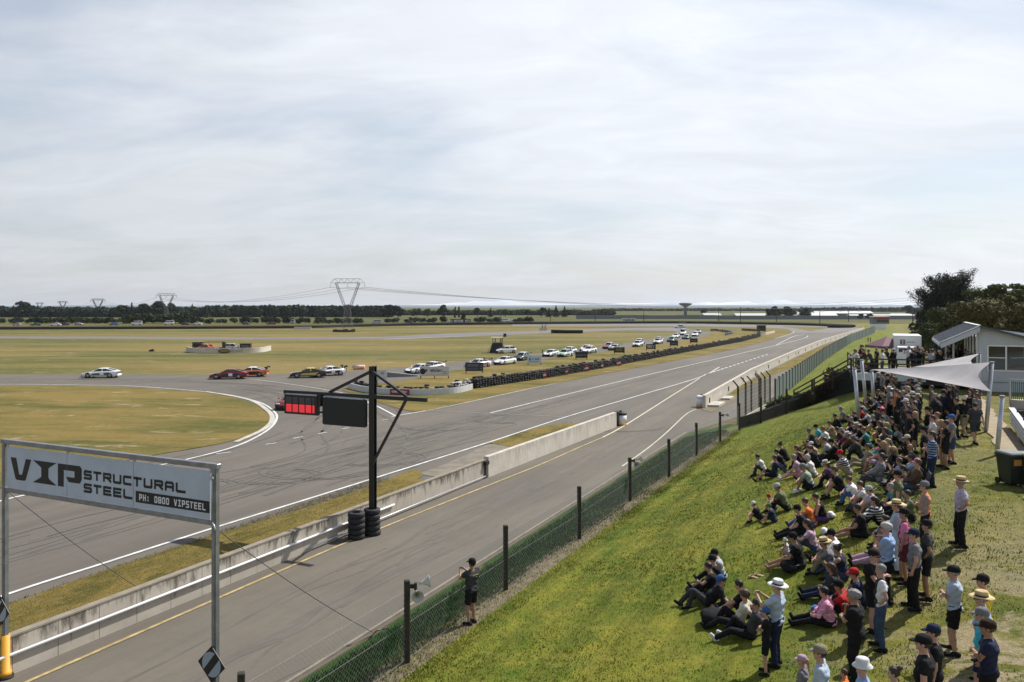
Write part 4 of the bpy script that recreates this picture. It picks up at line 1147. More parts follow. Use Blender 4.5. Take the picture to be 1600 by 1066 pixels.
be = empty("crash_barrier", B0, 0, "corrugated steel crash barrier on dark timber posts behind the lawn", 'barrier')
prof = []
for k in range(25):
    t = k / 24; prof.append((0.05 * math.cos(t * math.pi * 8), 0.15 + t * 0.72))
d = (B1 - B0); dn = d.normalized(); sx = Vector((dn.y, -dn.x, 0))
mb = MB(); vs = []; fs = []
for end in (0, 1):
    base = d * end
    for q, z in prof: vs.append(base + sx * (q - 0.0) + Vector((0, 0, z)))
    for q, z in reversed(prof): vs.append(base + sx * (q + 0.01) + Vector((0, 0, z)))
n = len(prof) * 2
for k in range(n): fs.append((k, (k + 1) % n, n + (k + 1) % n, n + k))
mb.add(vs, fs, 0, True); mb.build('corrugated_rail', M_ARMCO, be)
mb = MB(); mb.bar(Vector((0, 0, 0.92)) + sx * 0.03, d + Vector((0, 0, 0.92)) + sx * 0.03, 0.24, 0.05); mb.build('top_rail', M_STEELL, be)
for i in range(8):
    p = d * ((i + 0.4) / 8)
    mb = MB(); mb.box((0, 0, 0.5), (0.26, 0.22, 1.05), bev=0.02); mb.build('post', M_WOOD, be, p + sx * 0.26)
def wheelie(p, rz, label, bag=False):
    e = empty("wheelie_bin", p, rz, label, 'bin')
    mb = MB()
    b0 = [(-.23, -.26, .06), (.23, -.26, .06), (.23, .24, .06), (-.23, .24, .06)]; b1 = [(-.29, -.34, .98), (.29, -.34, .98), (.29, .34, .98), (-.29, .34, .98)]
    mb.add(b0 + b1, [(3, 2, 1, 0), (4, 5, 6, 7), (0, 1, 5, 4), (1, 2, 6, 5), (2, 3, 7, 6), (3, 0, 4, 7)])
    mb.box((0, 0, 0.96), (0.63, 0.73, 0.05))
    mb.build('bin_body', M_BIN, e)
    mb = MB(); mb.box((0, -0.02, 1.03), (0.66, 0.78, 0.09), bev=0.035); mb.tube([(-.25, .4, 1.0), (.25, .4, 1.0)], .02, 6); mb.build('lid', M_BINLID, e)
    mb = MB(); mb.add([(-.16, -.322, .66), (.16, -.322, .66), (.17, -.345, .86), (-.17, -.345, .86)], [(0, 1, 2, 3)]); mb.build('sticker', M_LABEL, e)
    for s_ in (-1, 1):
        mb = MB(); mb.lathe([(0.1, -.03), (0.1, .03)], 14, c=(s_ * .27, .27, .1), mx=Matrix.Rotation(R(90), 3, 'Y')); mb.build('wheel', M_TYRE, e)
    if bag:
        mb = MB(); mb.lathe([(0.02, 1.34), (0.12, 1.28), (0.3, 1.12), (0.34, 0.95), (0.33, 0.86)], 12); mb.build('bin_liner', M_STEELL, e)
for x, y, lb in ((1580, 757, "dark green wheelie bin with an orange sticker beside the barrier"), (1608, 760, "second dark wheelie bin cut off by the right edge of the photo")):
    p = ground(x, y); wheelie(p, R(6), lb)
q0 = Vector((31.3, 53.7, TXY(31.3, 53.7)))
bd = empty("club_building", (q0.x, q0.y, q0.z), -LANE, "grey clubroom building with ribbed gable roof and a wide dark window", 'building')
zr = 8.12 - q0.z; LN = 10.5
WL = 9.0
def zroof(x): return zr - 0.27 * x if x >= 0 else zr + 0.50 * x
mb = MB()
wx0, wx1, wz0, wz1 = 0.55, WL, 5.25 - q0.z, 6.9 - q0.z
def quadxz(mb, pts, y0, y1, mi=0):
    n = len(pts); vs = [(p[0], y0, p[1]) for p in pts] + [(p[0], y1, p[1]) for p in pts]
    fs = [tuple(range(n)), tuple(reversed(range(n, 2 * n)))] + [(i, n + i, n + (i + 1) % n, (i + 1) % n) for i in range(n)]
    mb.add(vs, fs, mi)
quadxz(mb, [(0, -0.5), (WL, -0.5), (WL, wz0), (0, wz0)], 0, 0.18)
quadxz(mb, [(0, wz0 + .001), (wx0, wz0 + .001), (wx0, wz1), (0, wz1)], 0, 0.18)
quadxz(mb, [(0, wz1 + .001), (WL, wz1 + .001), (WL, zroof(WL)), (0, zroof(0))], 0, 0.18)
mb.box((0.09, LN / 2 + .1, 0.75), (0.16, LN - .2, 2.5))
mb.box((WL - .1, LN / 2 + 0.1, 1.1), (0.18, LN - .2, 3.2)); mb.box((WL / 2, LN, 1.2), (WL - .1, 0.16, 3.3))
mb.build('wall', M_CLADD, bd)
mb = MB(); mb.box((WL / 2, -0.02, 0.62), (WL, 0.03, 0.03)); mb.build('wall_joint', M_SHEDW, bd)
mb = MB()
for x in (wx0, wx0 + 1.05): mb.box((x, 0.02, (wz0 + wz1) / 2), (0.09, 0.12, wz1 - wz0))
mb.box(((wx0 + wx1) / 2, 0.02, wz0), (wx1 - wx0, 0.12, 0.09)); mb.box(((wx0 + wx1) / 2, 0.02, wz1), (wx1 - wx0, 0.12, 0.09)); mb.box((wx0 + .52, 0.02, wz0 + .85), (1.0, 0.08, 0.06))
wf = mb.build('window', M_WHITE, bd)
mb = MB(); mb.box(((wx0 + wx1) / 2, 0.09, (wz0 + wz1) / 2), (wx1 - wx0 - .02, 0.02, wz1 - wz0 - .02)); mb.build('pane', mat('window_glass', (0.02, 0.024, 0.028), 0.05, spec=0.7), wf)
mb = MB(); mb.bar((wx0 + 1.3, 0.05, wz0 + .85), (wx0 + 2.2, 0.06, wz0 + .9), .06); mb.box((wx0 + 2.1, .06, wz0 + 1.2), (.08, .02, .7)); mb.box((wx0 + 2.8, .06, wz0 + 1.3), (.1, .02, .6)); mb.build('inner_frame', M_STEEL, wf)
mb = MB(); mb.box((-0.02, LN / 2, 2.9), (0.04, LN - .4, 2.1)); gz = mb.build('side_window', mat('tinted_glass', (0.06, 0.045, 0.035), 0.08, spec=0.7), bd)
mb = MB()
for y in (0.12, 2.2, 4.4, 6.6, 8.8): mb.box((-0.06, y, 2.9), (0.09, 0.1, 2.2))
mb.build('mullion', M_WHITE, gz)
mb = MB()
def slab(mb, xa, xb, y0, y1, th, rib=0.0, mi=0):
    za, zb_ = zroof(xa), zroof(xb)
    vs = [(xa, y0, za), (xb, y0, zb_), (xb, y1, zb_), (xa, y1, za)]
    vs += [(x, y, z + th) for x, y, z in vs]
    mb.add(vs, [(3, 2, 1, 0), (4, 5, 6, 7), (0, 1, 5, 4), (1, 2, 6, 5), (2, 3, 7, 6), (3, 0, 4, 7)], mi)
    if rib:
        y = y0 + .1
        while y < y1:
            mb.bar(Vector((xa, y, za + th + .02)), Vector((xb, y, zb_ + th + .02)), .05, .04, mi); y += rib
slab(mb, -2.25, -0.003, -0.5, LN, 0.10, 0.42); mb.build('roof', M_ROOFL, bd)
mb = MB(); slab(mb, 0.003, WL + .5, -0.5, LN, 0.12, 0.6); mb.build('roof', M_ROOF, bd)
mb = MB()
vs = [(-2.25, -.53, zroof(-2.25) - .32), (0, -.53, zroof(0) - .32), (0, -.53, zroof(0)), (-2.25, -.53, zroof(-2.25))]
mb.add(vs + [(x, y - .05, z) for x, y, z in vs], [(0, 1, 2, 3), (7, 6, 5, 4), (0, 4, 5, 1), (1, 5, 6, 2), (2, 6, 7, 3), (3, 7, 4, 0)])
mb.box((0, -.56, zroof(0) - .15), (0.1, .1, .3)); mb.box((-2.27, LN / 2 - .25, zroof(-2.25) - .1), (.1, LN, .2))
mb.build('fascia', M_CLADD, bd)
mb = MB(); mb.bar((0, -.6, zroof(0) + .14), (0, LN, zroof(0) + .14), .2, .05); mb.bar((-2.27, -.6, zroof(-2.25) + .1), (0, -.6, zroof(0) + .1), .06, .06); mb.build('ridge_cap', M_WHITE, bd)
mb = MB()
for y in (1.8, 6.0, 10.0): mb.box((-1.35, y, (zroof(-1.35)) / 2), (0.12, 0.12, zroof(-1.35)))
mb.bar((-2.0, 1.8, 2.05), (0, 1.8, 1.95), .06, .05)
mb.build('verandah_post', M_WHITE, bd)
rp0 = Vector(((1578 - 800) / FPX * 44.5, 44.5, 0)); rp0.z = TXY(rp0.x, rp0.y)
rmp = empty("access_ramp", rp0, 0, "concrete access ramp with green and grey balustrade at the right edge", 'ramp')
ra = Vector((0, 0, 0)); rb = Vector((3.4, -11.5, 0))
dn = (rb - ra).normalized(); nx = Vector((-dn.y, dn.x, 0))
mb = MB(); mb.bar(ra + Vector((0, 0, .25)) + nx * .9, rb + Vector((0, 0, .9)) + nx * .9, 1.8, .5); mb.build('ramp_slab', M_KERB, rmp)
mb = MB()
for t in (0, .12, .3, .5, .7, .9, 1.0):
    p = ra.lerp(rb, t); mb.box(p + Vector((0, 0, .9 + .6 * t)), (.07, .07, 1.5 + .2 * t))
mb.bar(ra + Vector((0, 0, 1.62)), rb + Vector((0, 0, 2.3)), .07, .07); mb.build('handrail', M_STEELL, rmp)
mb = MB()
for i in range(12): p = ra.lerp(rb, .01 + .01 * i); mb.box(p + Vector((0, 0, 1.05)), (.03, .03, 1.0))
mb.build('green_bars', mat('green_paint', (0.03, 0.16, 0.12), .5), rmp)
mb = MB(); a = ra.lerp(rb, .13); mb.bar(a + Vector((0, 0, 1.1)), rb + Vector((0, 0, 1.75)), .03, .9); mb.build('balustrade_panel', mat('frosted_panel', (0.30, 0.36, 0.38), .3), rmp)
def path_pts(pl, step):
    P = [G(*p) for p in pl]; out = []; carry = 0.0
    for a, b in zip(P, P[1:]):
        L = (b - a).length; s = carry
        while s < L:
            out.append((a.lerp(b, s / L), math.atan2((b - a).y, (b - a).x))); s += step
        carry = s - L
    return out
def torus_lo(mb, R0, r, c, n=10, m=4, tilt=0.0, az=0.0, mi=0):
    mx = Matrix.Rotation(az, 3, 'Z') @ Matrix.Rotation(tilt, 3, 'X')
    vs = []; fs = []
    for i in range(n):
        a = 2 * math.pi * i / n
        for j in range(m):
            b = 2 * math.pi * (j + .5) / m
            p = mx @ Vector(((R0 + r * math.cos(b)) * math.cos(a), (R0 + r * math.cos(b)) * math.sin(a), r * 1.0 * math.sin(b)))
            vs.append((c[0] + p.x, c[1] + p.y, c[2] + p.z))
    for i in range(n):
        for j in range(m):
            fs.append((i * m + j, ((i + 1) % n) * m + j, ((i + 1) % n) * m + (j + 1) % m, i * m + (j + 1) % m))
    mb.add(vs, fs, mi, True)
def wallstrip(mb, P, h, th=0.12, z0=0.0, mi=0):
    vs = []; fs = []
    for i, p in enumerate(P):
        d = (P[min(i + 1, len(P) - 1)] - P[max(i - 1, 0)]).normalized(); n = Vector((-d.y, d.x, 0)) * th / 2
        bul = Vector((0, 0, 0))
        vs += [p - n + Vector((0, 0, z0)), p - n + Vector((0, 0, h)), p + n + Vector((0, 0, h)), p + n + Vector((0, 0, z0))]
    for i in range(len(P) - 1):
        for k in range(4): fs.append((i * 4 + k, i * 4 + (k + 1) % 4, i * 4 + 4 + (k + 1) % 4, i * 4 + 4 + k))
    fs += [(3, 2, 1, 0), tuple(4 * (len(P) - 1) + k for k in range(4))]
    mb.add(vs, fs, mi)
tr = random.Random(5)
def tyre_wall(name, pl, rows, high, label, mats=(M_TYRE,), wfrac=0.0, step=0.58, dusty=0.08, lump=0.0):
    mb = MB(); pts = path_pts(pl, step)
    for i, (p, a) in enumerate(pts):
        nx = Vector((-math.sin(a), math.cos(a), 0))
        for r_ in range(rows if rows > 1 else 1):
            hh_ = high + (1 if tr.random() < lump else 0) - (1 if tr.random() < lump else 0)
            for k in range(hh_):
                t = tr.random(); mi = 1 if (len(mats) > 1 and t < wfrac) else (len(mats) - 1 if t > 1 - dusty else 0)
                c = p + nx * (r_ * .56 + tr.uniform(-.06, .06)) + D2 * tr.uniform(-.05, .05)
                tl = tr.gauss(0, .12)
                torus_lo(mb, .2, .115, (c.x - pts[0][0].x, c.y - pts[0][0].y, .12 + k * .225), 9, 4, tl, tr.uniform(0, 6), mi)
    if not wfrac and len(pl) > 2 and rows > 1 and high > 4:
        wallstrip(mb, [G(*q) - pts[0][0] + Vector((-.02, .30, 0)) for q in pl], high * .2, .5)
    o = mb.build(name, list(mats), None, pts[0][0]); prop(o, label, 'tyre wall'); return o
tyre_wall("tyre_wall", [(744, 607.5), (860, 590), (950, 574), (988, 566.5)], 2, 5, "near half of the long black tyre wall behind the main straight", (M_TYRE, M_TYREG), 0, .58, .10, .22)
tyre_wall("tyre_wall", [(989, 566.3), (1080, 549), (1160, 533.8), (1187, 526.5), (1186, 520)], 1, 5, "far half of the long black tyre wall narrowing towards the marshal hut", (M_TYRE, M_TYREG), 0, .62, .10, .2)
tyre_wall("tyre_wall", [(714, 610.5), (728, 608), (743, 606)], 2, 4, "white painted tyres where the white barrier meets the black tyre wall", (M_TYREW, M_TYREG), 0, .5, .12, .2)
tyre_wall("tyre_wall", [(556, 605), (585, 611), (640, 614), (690, 613), (714, 610)], 1, 3, "single row of dusty tyres behind the curved white barrier", (M_TYRE, M_TYREG), 0, .58, .4, .25)
wb = [G(*p) for p in ((543, 607), (556, 610.5), (576, 614.3), (609, 617), (641, 618), (675, 617.7), (714, 615), (738, 609))]
o_ = wb[0]
e = empty("curved_barrier", o_, 0, "curved white barrier with a dark red panel on the tip of the grass island", 'barrier')
mb = MB(); S = smooth_line([(p.x - o_.x, p.y - o_.y) for p in wb], 6); wallstrip(mb, [Vector((a, b, 0)) for a, b in S], 0.68)
mb.build('barrier_band', M_BOARDG, e)
a = G(610, 617.3) - o_; b = G(640, 618.3) - o_; d = (b - a); ang = math.atan2(d.y, d.x)
mb = MB(); mb.box((d.length / 2, -.10, .36), (d.length, .03, .62));
rp_ = mb.build('red_panel', M_WINE, e, a, ang)
mb = MB(); lettering(mb, "KARTSPORT", .22, .26, d.length - .44, .24, .055, y=-.125, gap=.25); mb.build('lettering', M_INKW, rp_)
for i, (x, y) in enumerate(((848, 591.5), (882, 585.6), (914, 580.4), (939, 576.0), (966, 571.6))):
    p = G(x, y); p.y -= .55; w = 9.5 * p.y / FPX; w = max(.75, w) * (1.15 if i < 3 else .8)
    lb = ["nearest", "second nearest", "middle", "second farthest", "farthest"][i]
    e = empty("trackside_sign", p, R(62), "small red and white advert panel on the tyre wall, %s of the five" % lb, 'panel', 'red advert panels on the tyre wall')
    e.rotation_euler = (0, 0, R(-4))
    mb = MB(); mb.box((0, 0, .42), (w, .06, .72)); mb.build('panel', M_RED, e)
    mb = MB(); mb.bar((-w * .42, -.045, .38), (w * .42, -.045, .55), .02, .24); mb.build('white_stripe', M_INKW, e)
def board(px, py, wpx, hpx, label, m, legs=2, text=None, tm=M_INKW, rz=0.0, extra=None, legh=.35, name="advert_board"):
    p = G(px, py); s = p.y / FPX; w = wpx * s; h = hpx * s
    e = empty(name, p, rz, label, 'advertising board', 'advertising boards on the grass island')
    mb = MB(); mb.box((0, 0, legh + h / 2), (w, .06, h)); bo = mb.build('board', m, e)
    for k in range(legs):
        mb = MB(); x = -w / 2 + .12 + (w - .24) * k / max(1, legs - 1); mb.box((x, .06, (legh + h * .8) / 2), (.11, .07, legh + h * .8)); mb.build('leg', M_BLACK, e)
    if text:
        mb = MB()
        for (t, fx0, fz0, fw, fh, th) in text: lettering(mb, t, -w / 2 + fx0 * w, legh + fz0 * h, fw * w, fh * h, th * h, y=-.032)
        mb.build('lettering', tm, bo)
    if extra: extra(bo, w, h, legh)
    return e
def wheel_logo(bo, w, h, lh):
    mb = MB(); mx = Matrix.Rotation(R(90), 3, 'X')
    mb.lathe([(h * .30, -.0), (h * .30, .02), (h * .17, .02)], 20, c=(-w * .40, -.04, lh + h * .5), mx=mx)
    mb.lathe([(h * .16, .012), (h * .02, .014)], 8, c=(-w * .40, -.045, lh + h * .5), mx=mx, mi=1)
    poly_xz(mb, [(-w * .33, lh + h * .5), (-w * .26, lh + h * .78), (-w * .24, lh + h * .6), (-w * .31, lh + h * .38)], -.037)
    mb.build('wheel_logo', [M_INK, M_INKGR], bo)
board(679, 592, 46, 15, "white board with a black wheel logo and the word indiacors", M_BOARDG, 3, [("indiacors", .34, .45, .40, .34, .055), (":::::", .78, .2, .14, .4, .05)], M_INK, 0, wheel_logo)
board(596, 598.5, 17, 16, "white board half hidden behind the black light gantry", M_BOARDG, 2, [("HO", .45, .55, .3, .25, .05), (":::", .5, .2, .4, .2, .04)], M_INKGR)
board(741, 583.8, 28, 13.5, "navy board with an oval outline in front of a white race car", M_BOARDN, 2, [("OOOO", .12, .55, .6, .22, .04), ("IIIIII", .12, .18, .6, .16, .03), (":::", .82, .2, .12, .6, .04)], M_INKGR)
board(835, 570.8, 22, 12, "pale blue board with a dark leaf shaped swirl", M_BOARDB, 2, [("or dalap", .34, .42, .52, .26, .05), ("IIIIIIII", .1, .14, .7, .12, .03)], M_INKB, 0,
      lambda bo, w, h, lh: (lambda mb: (poly_xz(mb, [(-w * .36, lh + h * .3), (-w * .40, lh + h * .6), (-w * .2, lh + h * .9), (-w * .31, lh + h * .6), (-w * .22, lh + h * .4)], -.037), mb.build('leaf_logo', M_INKB, bo)))(MB()))
board(908.5, 562.5, 19, 9.5, "black board with a small line of grey letters behind the tyre wall", M_BOARDK, 2, [("NAVARA MX", .1, .35, .8, .2, .035)], M_INKGR)
board(967.5, 554, 17, 8.5, "dark brown board with a gold emblem", M_BOARDBR, 2, [("OOO", .22, .35, .55, .4, .05)], M_INKG)
board(1017, 548, 15, 7.5, "black board with white capital letters beside two white race cars", M_BOARDK, 2, [("NECT", .14, .25, .72, .48, .08)], M_INKW)
board(1053, 542.5, 13, 8, "small navy board in front of the farthest green car", M_BOARDN, 2, [("IIIII", .2, .3, .6, .15, .05)], M_INKGR)
board(1084, 537.5, 12, 6.5, "farthest small black board on the grass near the infield corner", M_BOARDK, 2, [("XXXX", .2, .3, .6, .25, .05)], M_INKGR)
board(719, 506.4, 33, 7, "dark MOTOR OIL board in front of the far hedge", M_BOARDBR, 2, [("OI", .0, .12, .14, .7, .1), ("MOTOR OIL", .21, .2, .78, .62, .10)], M_INKW, legh=.25)
board(982.5, 504.5, 21, 6.5, "white board with black capital letters beyond the far straight", M_BOARDG, 2, [("FLEXPLUS", .1, .3, .8, .45, .1)], M_INK, legh=.35)
fb = [(-300, 516.5), (0, 515.2), (430, 513.4), (560, 510.6), (680, 508.4), (860, 506.6), (1060, 505.6), (1235, 508.2), (1300, 510.5), (1336, 511.6)]
P = [G(*p) for p in fb]; e = empty("boundary_tyre_wall", P[0], 0, "long low black wall closing the far side of the circuit", 'tyre wall')
mb = MB(); S = smooth_line([(p.x - P[0].x, p.y - P[0].y) for p in P], 10); wallstrip(mb, [Vector((a, b, 0)) for a, b in S], 1.05, .7); mb.build('tyre_bank', M_TYRE, e)
mb = MB(); wallstrip(mb, [Vector((a, b + 1.6, 0)) for a, b in S], 1.35, .1, 1.12); mb.build('top_rail', M_WALLTOP, e)
tyre_wall("tyre_wall", [(1294, 512.3), (1312, 512.6), (1333, 512.2)], 2, 5, "short thick black tyre barrier at the far end of the main straight", (M_TYRE,), 0, .6)
tyre_wall("tyre_wall", [(862, 520.5), (884, 521), (911, 521)], 2, 5, "black tyre block standing alone in the infield grass", (M_TYRE,), 0, .58)
tyre_wall("tyre_wall", [(1111, 517), (1128, 518.2), (1140, 520.6), (1145, 522.4), (1134, 524.8)], 1, 4, "grey and white curved tyre row inside the infield corner", (M_TYREG, M_TYREW), .35, .6)
tyre_wall("tyre_wall", [(1160, 517), (1186, 518)], 1, 4, "short black tyre row left of the marshal hut", (M_TYRE,), 0, .6)
tyre_wall("tyre_wall", [(521, 519), (538, 519.3), (556, 518.8)], 2, 4, "black tyre heap at the foot of the big pylon", (M_TYRE,), 0, .6, .08, .5)
p = G(1189.5, 519.5); e = empty("marshal_hut", p, 0, "small black marshal hut on legs at the end of the tyre wall", 'hut')
mb = MB(); mb.box((0, 0, 1.45), (2.6, 2.2, 1.9), bev=.05); mb.build('cabin', M_BLACKM, e)
mb = MB(); mb.box((0, -.1, 2.5), (3.0, 2.6, .12)); mb.build('roof', M_ROOF, e)
mb = MB(); mb.box((0, -1.12, 1.7), (1.5, .03, .7)); mb.build('window', M_GLASS, e)
mb = MB()
for x in (-1.1, 1.1): mb.box((x, -.9, .25), (.14, .14, .5)); mb.box((x, .9, .25), (.14, .14, .5))
mb.build('leg', M_BLACK, e)
P = [G(1184, 524), G(1196, 523.5), (G(1210, 520.3))]; mb = MB(); wallstrip(mb, [q - P[0] for q in P], .75, .25); o = mb.build("low_white_wall", M_WALLW, None, P[0]); prop(o, "low white wall in front of the black marshal hut", 'wall')
def post_barrier(pl, h, label, m=M_WALLW):
    P = [G(*q) for q in pl]; mb = MB(); S = smooth_line([(p.x - P[0].x, p.y - P[0].y) for p in P], 5); wallstrip(mb, [Vector((a, b, 0)) for a, b in S], h, .3); o = mb.build("marshal_barrier", m, None, P[0]); prop(o, label, 'barrier'); return o
post_barrier([(292, 549.5), (303, 551.6), (330, 552.2), (366, 552), (396, 551.2), (412, 550), (422.5, 547.6)], 1.02, "curved white barrier with a brown oval emblem round the infield marshal post")
p = G(351, 552.3); mb = MB(); mb.lathe([(0.0001, 0.0), (1.28, .0), (1.28, .05), (0.0001, .05)], 24, mx=Matrix.Rotation(R(90), 3, 'X') @ Matrix.Diagonal((1, .36, 1)))
o = mb.build("oval_emblem", mat('brown_emblem', (.20, .13, .07), .6), None, (p.x, p.y - .22, .5)); prop(o, "brown oval emblem on the white marshal barrier", 'emblem')
mb = MB(); lettering(mb, "OXOX", -.7, -.16, 1.4, .3, .06, y=-.06); l_ = mb.build('lettering', M_INKG, o)
mb = MB(); lettering(mb, "IIIIIIIIII", 0, .28, 2.4, .16, .05, y=0); lettering(mb, "IIIIIIIIII", 0, .02, 2.4, .16, .05, y=0)
l_ = mb.build("painted_slogan", M_INKB, None, G(361, 552.5) + Vector((0, -.19, .3))); prop(l_, "two lines of small blue lettering on the white marshal barrier", 'lettering')
def booth(x, y, w, h, label, m, trim=M_STEEL):
    p = G(x, y); e = empty("marshal_booth", p, 0, label, 'booth')
    mb = MB(); mb.box((0, 0, h / 2), (w, 1.2, h), bev=.06); mb.build('cabin', m, e)
    mb = MB(); mb.box((0, -.05, h + .04), (w + .15, 1.35, .08)); mb.build('roof', trim, e)
    mb = MB(); mb.box((0, -.62, h * .55), (w * .75, .03, h * .6)); mb.build('opening', M_GLASS, e)
booth(309.5, 547.5, 2.1, 1.75, "dark box booth at the left end of the marshal post", mat('olive_grey_paint', (.08, .085, .08), .6))
booth(384, 547, 2.2, 1.35, "low dark covered machine at the right of the marshal post", M_BLACKM, M_ROOF)
p = G(332, 549); mb = MB()
mb.bar((-2.6, 0, 1.9), (2.4, 0, 1.95), .1); mb.box((-2.2, 0, .95), (.12, .12, 1.9)); mb.box((2.3, 0, .95), (.12, .12, 1.9)); mb.box((2.35, .1, 1.0), (.6, .5, 1.9))
o = mb.build("steel_frame", M_BLACK, None, p); prop(o, "dark steel goalpost frame inside the marshal post", 'frame')
p = G(777, 551); e = empty("lookout_tower", p, 0, "dark cloth-covered lookout tower with a flat roof in the infield", 'tower')
mb = MB(); b0 = [(-1.6, -1.1, 0), (1.3, -1.1, 0), (1.3, 1.1, 0), (-1.6, 1.1, 0)]; b1 = [(-.95, -.8, 2.0), (1.0, -.8, 2.0), (1.0, .8, 2.0), (-.95, .8, 2.0)]
mb.add(b0 + b1, [(3, 2, 1, 0), (4, 5, 6, 7), (0, 1, 5, 4), (1, 2, 6, 5), (2, 3, 7, 6), (3, 0, 4, 7)]); mb.build('cloth_cover', mat('dark_blue_tarpaulin', (.018, .02, .03), .8, bump=.6, bscale=4), e)
mb = MB()
for x in (-.9, .95):
    for y in (-.75, .75): mb.box((x, y, 1.5), (.09, .09, 3.0))
mb.bar((1.3, -.8, .1), (1.05, -.8, 3.2), .07); mb.bar((-2.0, -1.1, 0), (-.95, -.8, 1.9), .06); mb.build('frame', M_BLACK, e)
mb = MB(); mb.box((0, 0, 3.05), (2.3, 1.9, .12)); mb.build('roof', M_BOARDG, e)
mb = MB(); mb.bar((1.1, -.8, 2.9), (1.35, -.8, 3.3), .06); mb.box((1.55, -.85, 3.55), (.62, .08, .66)); mb.build('signal_board', M_BLACKM, e)
for x, y, w, lb in ((849, 516.5, 12, "tiny white marshal post with two marshals beyond the loop"), (1066, 513.4, 9, "tiny white marshal post beside a parked white car near the corner"), (473, 514.6, 27, "low white barrier in front of the far tyre wall")):
    p = G(x, y); s = p.y / FPX; e = empty("marshal_post", p, 0, lb, 'marshal post')
    mb = MB(); mb.box((0, 0, .5), (w * s, .3, .95)); mb.build('barrier', M_WALLW, e)
    if w < 20:
        mb = MB(); mb.box((-.8, .4, 1.2), (.1, .1, 2.4)); mb.box((1.2, .4, 1.2), (.1, .1, 2.4)); mb.box((.2, .4, 2.3), (2.6, .8, .1)); mb.build('shelter', M_STEEL, e)
    else:
        mb = MB(); mb.box((1.4, .8, 1.1), (2.8, 1.0, .5), bev=.2); mb.build('covered_load', M_BLACKM, e)
p = G(562, 577.5); e = empty("barrier_roll", p, R(5), "red and white roll lying on the grass left of the sign board", 'roll')
mb = MB(); mb.tube([(-.95, 0, .34), (.75, 0, .36)], .33, 14); mb.build('roll', mat('faded_pink_cover', (.62, .22, .19), .7, vcol=(.75, .62, .58), vscale=1.6), e)
mb = MB(); mb.tube([(-1.02, 0, .3), (-.95, 0, .34)], .22, 10); mb.build('end_cap', M_BLACK, e)
for x, y, h, lb in ((542, 579, .9, "left"), (588, 578, .9, "right")):
    p = G(x, y); mb = MB(); mb.box((0, 0, h / 2), (.12, .12, h)); o = mb.build("marker_stake", mat('pale_wood', (.42, .38, .28), .8), None, p); prop(o, "pale wooden stake in the grass %s of the red and white roll" % lb, 'stake')
p = G(847.5, 557.5); mb = MB(); mb.box((0, 0, .65), (.16, .16, 1.3)); o = mb.build("marker_stake", M_WOOD, None, p); prop(o, "dark stake in the infield grass behind the white cars", 'stake')
p = G(237, 549.5); mb = MB(); mb.box((0, 0, .22), (1.0, .7, .35), bev=.1); mb.box((.2, 0, .46), (.4, .5, .18), bev=.05); o = mb.build("infield_box", M_BLACKM, None, p); prop(o, "small dark box lying alone in the infield grass", 'box')
p = G(620, 590); mb = MB(); vs = [(-1.6, 0, 0), (2.6, 1.5, 0), (2.6, 2.3, 0), (-1.6, .9, 0), (-1.6, 0, .75), (2.6, 1.5, .15), (2.6, 2.3, .15), (-1.6, .9, .75)]
mb.add(vs, [(3, 2, 1, 0), (4, 5, 6, 7), (0, 1, 5, 4), (1, 2, 6, 5), (2, 3, 7, 6), (3, 0, 4, 7)]); o = mb.build("concrete_block", M_SHEDW, None, p); prop(o, "sloping dark concrete block left of the indiacors board", 'block')
# ------------------------------------------------------------------ vehicles
STY = {
 'coupe': dict(L=4.6, W=.94, H=1.28, belt=[(2.3, .48), (2.1, .66), (1.2, .78), (.75, .84), (-1.2, .92), (-1.9, .96), (-2.3, .80)], gh=(.95, .15, -.75, -1.75), wx=(1.42, -1.38)),
 'sedan': dict(L=4.6, W=.90, H=1.42, belt=[(2.3, .52), (2.1, .72), (1.2, .86), (.9, .90), (-1.3, .94), (-1.8, .98), (-2.3, .88)], gh=(1.0, .25, -.85, -1.55), wx=(1.40, -1.35)),
 'hatch': dict(L=4.0, W=.87, H=1.45, belt=[(2.0, .55), (1.8, .76), (1.1, .90), (.8, .93), (-1.3, .96), (-1.8, .96), (-2.0, .80)], gh=(.95, .30, -1.25, -1.85), wx=(1.25, -1.25)),
 'van': dict(L=4.9, W=.95, H=1.95, belt=[(2.45, .6), (2.3, .95), (1.7, 1.1), (1.4, 1.12), (-1.5, 1.12), (-2.3, 1.12), (-2.45, .9)], gh=(1.75, 1.2, -2.2, -2.42), wx=(1.6, -1.5)),
}
